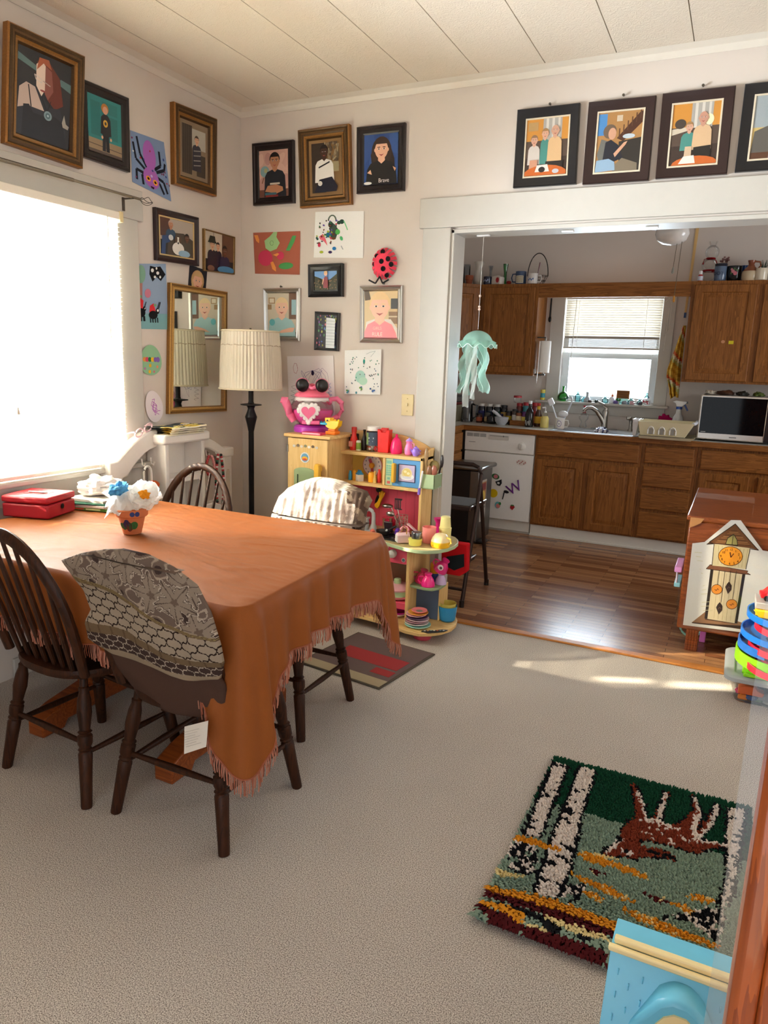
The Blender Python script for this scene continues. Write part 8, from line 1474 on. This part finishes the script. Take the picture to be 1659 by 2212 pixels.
# ---------------------------------------------------------------- right-hand side
cb = thing('brown_cabinet', 'dark brown glossy cabinet on reeded feet with a clock drawing taped on its end', 'cabinet', (.2, 4.4, 0))
mb = MB(); mb.box(-.155, .62, 3.935, 4.94, .115, .695, 'mahogany'); mb.build('body', cb, bev=.008)
mb = MB(); mb.box(-.168, .63, 3.925, 4.955, .695, .72, 'mahogany', ''); mb.build('top', cb, bev=.008)
mb = MB(); mb.ext([(-.15, .66), (-.15, .715), (-.085, .715), (-.1, .69), (-.128, .672)], lambda u, v, d: (u, 3.9242 - d, v - .002), 0, .0012, 'matte', 'B8814E'); mb.build('chipped_veneer', cb)['label'] = 'pale chipped veneer at the top corner'
for x in (-.075, .56):
    for y in (3.965, 4.9):
        mb = MB(); mb.box(x - .03, x + .03, y - .026, y + .026, 0, .116, 'mahogany')
        for k in range(4): mb.box(x - .024 + .013 * k, x - .016 + .013 * k, y - .03, y - .025, 0, .116, 'mahogany')
        mb.build('foot', cb, bev=.004)
PQ = [(-.184, .693), (.196, .74), (.267, .172), (-.119, .094)]
c6 = lambda *p: [((x - 150) / 780, (1400 - y) / 1040) for x, y in p]
ps = facing(3.924)
def ext_poster(u): return u
po = thing('clock_poster', 'laminated paper drawing of a pendulum clock taped to the brown cabinet end', 'drawing', (.02, 3.92, .1))
mb = MB()
OUT_ = c6((240, 568), (355, 556), (600, 358), (690, 360), (885, 632), (1210, 690), (1130, 1480), (720, 1395), (150, 1322))
mb.ext(OUT_, lambda u, v, d: ps(*bil(PQ, u, v), d), 0, .001, 'paper', 'F0EEE6'); mb.build('sheet', po)
mb = MB(); BR1, BR2, CRMW, ORGC = '7A4E30', '5C4032', 'E0D0AC', 'F0A02E'
d6 = lambda *p: c6(*p)
S_ = [('p', d6((232, 1300), (360, 1200), (380, 1250), (640, 1280), (700, 1300), (720, 1370), (500, 1330)), 'A07858'), ('p', d6((232, 1296), (500, 1318), (710, 1330), (714, 1362), (500, 1336), (240, 1306)), '4A362C'), ('p', d6((360, 1258), (640, 1296), (640, 1312), (360, 1272)), '5A4032'),
      ('p', d6((415, 800), (730, 845), (655, 1310), (355, 1260)), CRMW), ('p', d6((412, 800), (440, 804), (382, 1264), (355, 1260)), '3A302C'), ('p', d6((705, 842), (732, 846), (658, 1310), (634, 1306)), '3A302C'),
      ('p', d6((370, 800), (408, 762), (755, 820), (745, 835), (778, 855), (700, 850)), '8A5A40'), ('l', d6((370, 800), (408, 762), (755, 820), (745, 835), (778, 855), (370, 800)), .005, '3A2A22'),
      ('p', d6((445, 570), (775, 612), (735, 805), (425, 770)), 'D8CBA2'), ('l', d6((445, 570), (425, 770)), .008, '3A302C'), ('l', d6((775, 612), (735, 805)), .008, '3A302C')]
S_ += [('l', d6((455 + 33 * k, 585 + 4 * k), (450 + 31 * k, 755 + 4 * k)), .004, 'A89A6A') for k in range(1, 10)] + [('l', d6((440 + 40 * k, 820 + 6 * k), (405 + 38 * k, 1255 + 6 * k)), .003, 'C0AE84') for k in range(1, 7)]
S_ += [('p', d6((375, 575), (400, 556), (640, 392), (850, 628), (780, 612), (440, 570)), BR1), ('l', d6((375, 575), (440, 572), (400, 556), (640, 392), (830, 612), (850, 630), (780, 618)), .007, '2E2620')]
S_ += [('l', d6((640 - 18 * k - 20, 440 + 13 * k), (640 + 14 * k, 440 + 15 * k)), .005, ['A87848', '5A3A26', 'B88A58'][k % 3]) for k in range(1, 11)]
S_ += [('p', d6((555, 575), (570, 520), (625, 485), (655, 535), (662, 590)), 'A8A060'), ('l', d6((550, 575), (570, 520), (625, 485), (655, 535), (662, 590), (550, 575)), .008, '2E2620'), ('l', d6((622, 488), (610, 580)), .007, '2E2620'),
       ('e', *c6((595, 685))[0], 113 / 780, 90 / 1040, '6A3A1E'), ('e', *c6((595, 685))[0], 107 / 780, 84 / 1040, ORGC)]
for x0, x1, y1, kind in ((492, 476, 945, 'o'), (545, 508, 1110, 'd'), (597, 585, 915, 'd'), (650, 615, 1080, 'o')):
    S_.append(('l', d6((x0, 818), (x1, y1)), .005, '4A3A32'))
    if kind == 'o': cx_, cy_ = (470, 990) if x0 == 492 else (608, 1128); S_ += [('e', *c6((cx_, cy_))[0], 52 / 780, 47 / 1040, '5A3420'), ('e', *c6((cx_, cy_))[0], 47 / 780, 42 / 1040, 'E8963A'), ('l', d6((cx_ - 20, cy_), (cx_ - 4, cy_ + 10), (cx_ + 8, cy_ - 8), (cx_ + 18, cy_ + 6)), .006, '6A3A20')]
    else: cx_, cy_ = (495, 1165) if x0 == 545 else (580, 975); S_ += [('p', d6((cx_ - 8, cy_ + 58), (cx_ - 32, cy_ - 8), (cx_ - 14, cy_ - 40), (cx_ + 4, cy_ - 58), (cx_ + 28, cy_ - 20), (cx_ + 24, cy_ + 20)), '40302C'), ('l', d6((cx_ - 14, cy_ + 10), (cx_, cy_ - 10), (cx_ + 14, cy_ + 4)), .005, '7A5A50')]
S_ += [('l', d6((592, 648), (600, 695)), .014, '6A3A1E'), ('l', d6((600, 695), (626, 660)), .009, '6A3A1E')]
S_ += [('l', d6((250 + 12 * k, 610 + 38 * k), (340 - 9 * (k % 3), 616 + 38 * k)), .004, 'DCD6B0') for k in range(17) if k % 4]
dd = pic(mb, ps, PQ, .0012, S_, 'paper', step=.00004)
import itertools
for n_, (x, y) in {'12': (603, 625), '1': (645, 640), '2': (672, 670), '3': (680, 700), '4': (662, 733), '5': (628, 750), '6': (588, 752), '7': (541, 740), '8': (517, 712), '9': (506, 684), '10': (532, 650), '11': (558, 630)}.items():
    text(mb, n_, lambda a, b, x=x, y=y: ps(*bil(PQ, *c6((x + a, y - b))[0]), dd + .0003), 30, 'paper', '4A2A16')
mb.build('drawing', po)
mb = MB(); mb.ext(c6((215, 545), (350, 535), (590, 335), (705, 338), (905, 610), (1240, 665), (1150, 1510), (720, 1425), (128, 1345)), lambda u, v, d: ps(*bil(PQ, u, v), d), dd + .002, dd + .0026, 'wrap'); mb.build('clear_cover', po)
t = thing('toy_vehicle', 'pink and aqua plastic toy peeking out beside and under the brown cabinet', 'toy', (-.14, 4.1, 0))
mb = MB(); mb.box(-.2, -.162, 3.98, 4.2, .4, .43, 'plastic', 'E8A0D8'); mb.box(-.195, -.162, 4.0, 4.18, .315, .34, 'plastic', '9AD8E0'); mb.box(-.19, -.18, 4.0, 4.02, .335, .405, 'plastic', 'D8D0D8'); mb.build('body', t, bev=.006); mb = MB(); mb.box(-.176, -.164, 4.13, 4.15, 0, .318, 'clear'); mb.build('clear_leg', t)
mb = MB(); mb.tube([(-.09 + .055 * cos(a), 4.16, .058 + .055 * sin(a)) for a in [2 * pi * k / 28 for k in range(28)]], .006, 'plastic', '9AD8C8', 8, closed=True); mb.build('ring', t)
mb = MB(); mb.box(-.04, -.01, 4.1, 4.13, 0, .11, 'plastic', 'E078C8'); mb.box(-.06, .03, 4.1, 4.13, .085, .11, 'plastic', 'E078C8'); mb.build('pink_bracket', t, bev=.004)
# storage tote and the car ramp
t = thing('storage_tote', 'low clear plastic tote with a grey lid full of small toys on the carpet', 'tote', (.32, 3.56, 0))
def rrect(x0, x1, y0, y1, r, n=5): return [p for cx, cy, a in ((x1 - r, y1 - r, 0), (x0 + r, y1 - r, 90), (x0 + r, y0 + r, 180), (x1 - r, y0 + r, 270)) for p in [(cx + r * cos(radians(a + 90 * k / n)), cy + r * sin(radians(a + 90 * k / n))) for k in range(n + 1)]]
mb = MB(); lo, hi = rrect(.14, .53, 3.4, 3.7, .03), rrect(.105, .55, 3.375, 3.735, .04); n = len(lo)
mb.add([(x, y, .003) for x, y in lo] + [(x, y, .118) for x, y in hi], [(k, (k + 1) % n, (k + 1) % n + n, k + n) for k in range(n)] + [tuple(range(n))], 'clear', ''); mb.build('bin', t)
mb = MB(); L_ = [(rrect(.085, .57, 3.355, 3.755, .05), .108), (rrect(.085, .57, 3.355, 3.755, .05), .124), (rrect(.095, .56, 3.365, 3.745, .045), .132), (rrect(.125, .53, 3.395, 3.715, .035), .133), (rrect(.13, .525, 3.4, 3.71, .032), .128)]; n = len(L_[0][0])
mb.add([(x, y, z) for o_, z in L_ for x, y in o_], [(i * n + k, i * n + (k + 1) % n, (i + 1) * n + (k + 1) % n, (i + 1) * n + k) for i in range(4) for k in range(n)] + [tuple(range(4 * n, 5 * n))], 'plastic', 'A2A8AC'); mb.build('lid', t)
bits = [('E8703A', (.2, 3.44, .055), (.055, .03, .022)), ('3A5A9A', (.2, 3.43, .022), (.03, .02, .018)), ('D84A7A', (.16, 3.45, .034), (.02, .02, .016)), ('E88A3A', (.17, 3.42, .02), (.02, .015, .015)), ('3A3E44', (.3, 3.5, .05), (.07, .06, .05)), ('8A9098', (.27, 3.43, .03), (.04, .018, .02)), ('D0B870', (.38, 3.43, .06), (.025, .015, .025)), ('B8B8B0', (.3, 3.42, .015), (.05, .012, .012)), ('5A7A4A', (.24, 3.44, .014), (.03, .02, .012)), ('C8503A', (.45, 3.45, .03), (.04, .03, .025)), ('6A5A4A', (.24, 3.55, .04), (.05, .06, .035))]
for i, (c, p, r) in enumerate(bits):
    lb = ['orange toy car', 'blue toy lump', 'pink bead', 'small orange toy block', 'dark grey toy lump', 'grey metal-look toy piece', 'yellow coin-like toy', 'white stick-like toy', 'olive toy figure', 'red toy block', 'brown toy block'][i] + ' seen through the side of the clear tote'
    mb = MB()
    if i == 0: mb.ext([(-.05, 0), (.05, 0), (.055, .018), (.03, .024), (.015, .04), (-.025, .04), (-.05, .024)], lambda u, v, d: (p[0] + u, p[1] + d, p[2] - .02 + v), -.025, .025, 'plastic', c)
    else: mb.grid(14, 10, crumple((p[0], p[1], max(p[2], r[2] * .56 + .005)), r, seed=i * 7, amp=.35), 'plastic', c, wrap=True)
    tag(mb.build('toy_car' if i == 0 else 'toy_piece', bev=.003 if i == 0 else 0), lb, 'toy', 'toys inside the tote')
rp = thing('car_ramp', 'spiral toy car ramp in red, blue, green and yellow on the tote lid', 'toy', (.3, 3.52, .134))
def tray(name, col, c, r0, r1, a0, a1, z0, z1, lip=.022, lab=None):
    mb = MB(); n = 28; prof = [(r0, 0), (r0, .004), (r1, .004), (r1, lip), (r1 + .006, lip), (r1 + .006, -.006), (r0, -.006)]; vs, fs = [], []
    for k in range(n + 1):
        a = radians(a0 + (a1 - a0) * k / n); z = z0 + (z1 - z0) * k / n
        vs += [(c[0] + r * cos(a) * 1.0, c[1] + r * sin(a), z + h) for r, h in prof]
    m = len(prof)
    for k in range(n): fs += [(k * m + i, k * m + (i + 1) % m, (k + 1) * m + (i + 1) % m, (k + 1) * m + i) for i in range(m)]
    fs += [tuple(range(m)), tuple(range(n * m, n * m + m))]; mb.add(vs, fs, 'plastic', col); o = mb.build(name, rp)
    if lab: o['label'] = lab
C_ = (.285, 3.5)
tray('ramp_track', '1E78D8', C_, .06, .135, 60, 320, .405, .37, lab='blue top track'); tray('ramp_track', '1E78D8', C_, .06, .15, 50, 310, .325, .285, lab='blue middle track'); tray('ramp_track', 'E0243A', (.31, 3.46), .05, .125, 70, 300, .365, .335, lab='red upper track'); tray('ramp_track', 'E0243A', (.31, 3.46), .05, .14, 60, 310, .272, .245, lab='red middle track'); tray('ramp_track', '2A70C8', C_, .06, .155, 60, 250, .258, .238, .03, lab='blue lower track'); tray('ramp_track', '8CD81E', C_, .06, .16, 55, 320, .205, .16, .05, lab='lime green lower track'); tray('ramp_track', 'E0243A', (.32, 3.42), .05, .15, 90, 300, .19, .172, lab='red lowest track')
mb = MB(); mb.ext([(.155, .136), (.52, .136), (.52, .15), (.24, .155), (.17, .2), (.155, .19)], lambda u, v, d: (u, 3.4 + d, v), 0, .02, 'plastic', '8CD81E'); mb.box(.16, .5, 3.37, 3.6, .1345, .15, 'plastic', '8CD81E'); mb.box(.175, .2, 3.4, 3.6, .15, .2, 'plastic', '7CC818'); mb.build('base', rp, bev=.004)['label'] = 'lime green base'
mb = MB(); mb.box(.3, .33, 3.46, 3.54, .15, .42, 'plastic', 'E0243A'); mb.build('column', rp, bev=.004)
mb = MB(); mb.box(.175, .42, 3.42, 3.56, .405, .432, 'plastic', 'F4C41C'); mb.ext([(.165, .432), (.19, .4), (.42, .4), (.42, .432)], lambda u, v, d: (u, 3.41 + d, v), 0, .01, 'plastic', 'F4C41C'); mb.build('yellow_deck', rp, bev=.003); mb = MB(); mb.box(.17, .42, 3.43, 3.58, .433, .462, 'plastic', 'B4B0AC'); mb.build('grey_deck', rp, bev=.004)
def car(label, x, y, z, s, col, rz=0):
    t = thing('toy_car', label, 'toy car', (x, y, z)); T_ = Matrix.Translation((x, y, z)) @ Matrix.Rotation(rz, 4, 'Z') @ Matrix.Scale(s, 4)
    mb = MB(); mb.T = T_; mb.ext([(-1, .2), (1, .2), (1.05, .45), (.7, .6), (.4, .95), (-.5, .95), (-.8, .62), (-1.05, .55)], lambda u, v, d: (u, d, v), -.5, .5, 'plastic', col); mb.build('body', t, bev=.003)
    mb = MB(); mb.T = T_; mb.box(-.42, .32, -.51, .51, .65, .86, 'plastic', '141416'); mb.box(-.3, .25, -.3, .3, .94, .965, 'plastic', '141416'); mb.box(-.15, .05, -.3, .1, .96, .98, 'plastic', 'E8E4E0'); mb.build('window', t)
    for u in (-.6, .6):
        for d in (-.5, .5): mb = MB(); mb.T = T_; mb.lathe([(.22, -.06), (.22, .06)], 'plastic', '1A1A1A', (u, d, .22), 12, ax='y'); mb.build('wheel', t)
car('red toy sports car parked on top of the grey ramp deck', .245, 3.5, .462, .058, 'D8202C', .1); car('small red toy car on the red middle ramp track', .22, 3.42, .268, .022, 'C81C28', .6); car('small black and blue toy car on the blue middle ramp track', .25, 3.385, .312, .022, '1A2A4A', .3)
# blue plastic toy house roof
h = thing('toy_house', 'blue plastic toy house with cream ridge trim at the bottom right corner', 'toy house', (.1, 1.15, 0)); BL = '6EC4E4'
f = lambda u, v, d: (-.092 + d, u, v)
mb = MB(); mb.ext([(1.3, .4), (1.225, .412), (1.215, .412), (1.125, .24), (1.125, .228), (1.21, .395), (1.3, .385)], f, 0, .55, 'plastic', BL)
for j in range(9):
    for k in range(13):
        y_, z_ = 1.2 - .0087 * j, .384 - .0165 * j; mb.box(-.075 + .042 * k + .02 * (j % 2), -.0725 + .042 * k + .02 * (j % 2), y_ - .0075, y_ - .003, z_ - .014, z_ - .002, 'plastic', BL)
mb.build('roof', h, bev=.003)
mb = MB(); mb.box(-.088, .46, 1.216, 1.23, .412, .424, 'plastic', 'F0DDA4'); mb.box(-.096, .46, 1.203, 1.215, .404, .415, 'plastic', 'F0DDA4'); mb.build('ridge_trim', h, bev=.003)['label'] = 'cream ridge trim'
mb = MB(); dz = [(-.085, .0), (-.036, .078), (-.014, .093), (.014, .093), (.036, .078), (.085, 0)]
mb.ext([(.032 + u, .3 + v) for u, v in dz], lambda u, v, d: (u, 1.21 - d, v), 0, .055, 'plastic', BL); dm = mb.build('dormer', h, bev=.01)
mb = MB(); mb.ext([(.034 + u * .7, .298 + v * .76) for u, v in dz], lambda u, v, d: (u, 1.155 - d, v), 0, .004, 'plastic', 'F0DDA4'); mb.build('dormer_window', dm)
mb = MB(); mb.box(-.07, .43, 1.14, 1.29, 0, .23, 'plastic', 'F0DDA4'); mb.build('walls', h, bev=.006)
# varnished cabinet side close to the camera, with clear film
vc = thing('wooden_door', 'varnished orange-brown wooden door edge at the right side of the photo', 'door', (.45, .57, 0))
mb = MB(); mb.box(.0465, .068, .545, .562, 0, 2.0, 'varnish'); mb.build('edge_moulding', vc, bev=.008); mb = MB(); mb.box(.068, .85, .552, .585, .01, 2.0, 'varnish'); mb.build('panel', vc, bev=.003); mb = MB()
for z in (.3, 1.7): mb.lathe([(.006, -.04), (.006, .04)], 'metal', 'A89868', (.856, .57, z), 10)
mb.build('hinge', vc)
mb = MB(); mb.box(.0335, .0485, .548, .5486, .3, 1.9, 'film'); mb.build('clear_film', vc)['label'] = 'clear plastic film strip along the edge'
# doormat under the far chair
dm_ = thing('doormat', 'small taupe mat with red and cream panels under the far chair', 'mat', (-1.45, 2.95, 0)); Mq = Matrix.Translation((-1.46, 2.93, 0)) @ Matrix.Rotation(radians(-8), 4, 'Z')
mb = MB(); mb.T = Mq; mb.box(-.28, .2, -.2, .3, .001, .008, 'fabric', '5A5248'); mb.build('mat_base', dm_, bev=.003); mb = MB(); mb.T = Mq; mb.box(-.27, .19, -.19, -.12, .008, .0095, 'fabric', 'A89A80'); mb.box(-.27, .19, -.12, .29, .008, .0092, 'fabric', '6A5A58'); mb.box(-.2, .16, .0, .12, .0092, .0102, 'fabric', '9A3A3C'); mb.box(.06, .17, -.08, -.02, .0092, .0102, 'fabric', '9A3A3C'); mb.build('pattern', dm_)
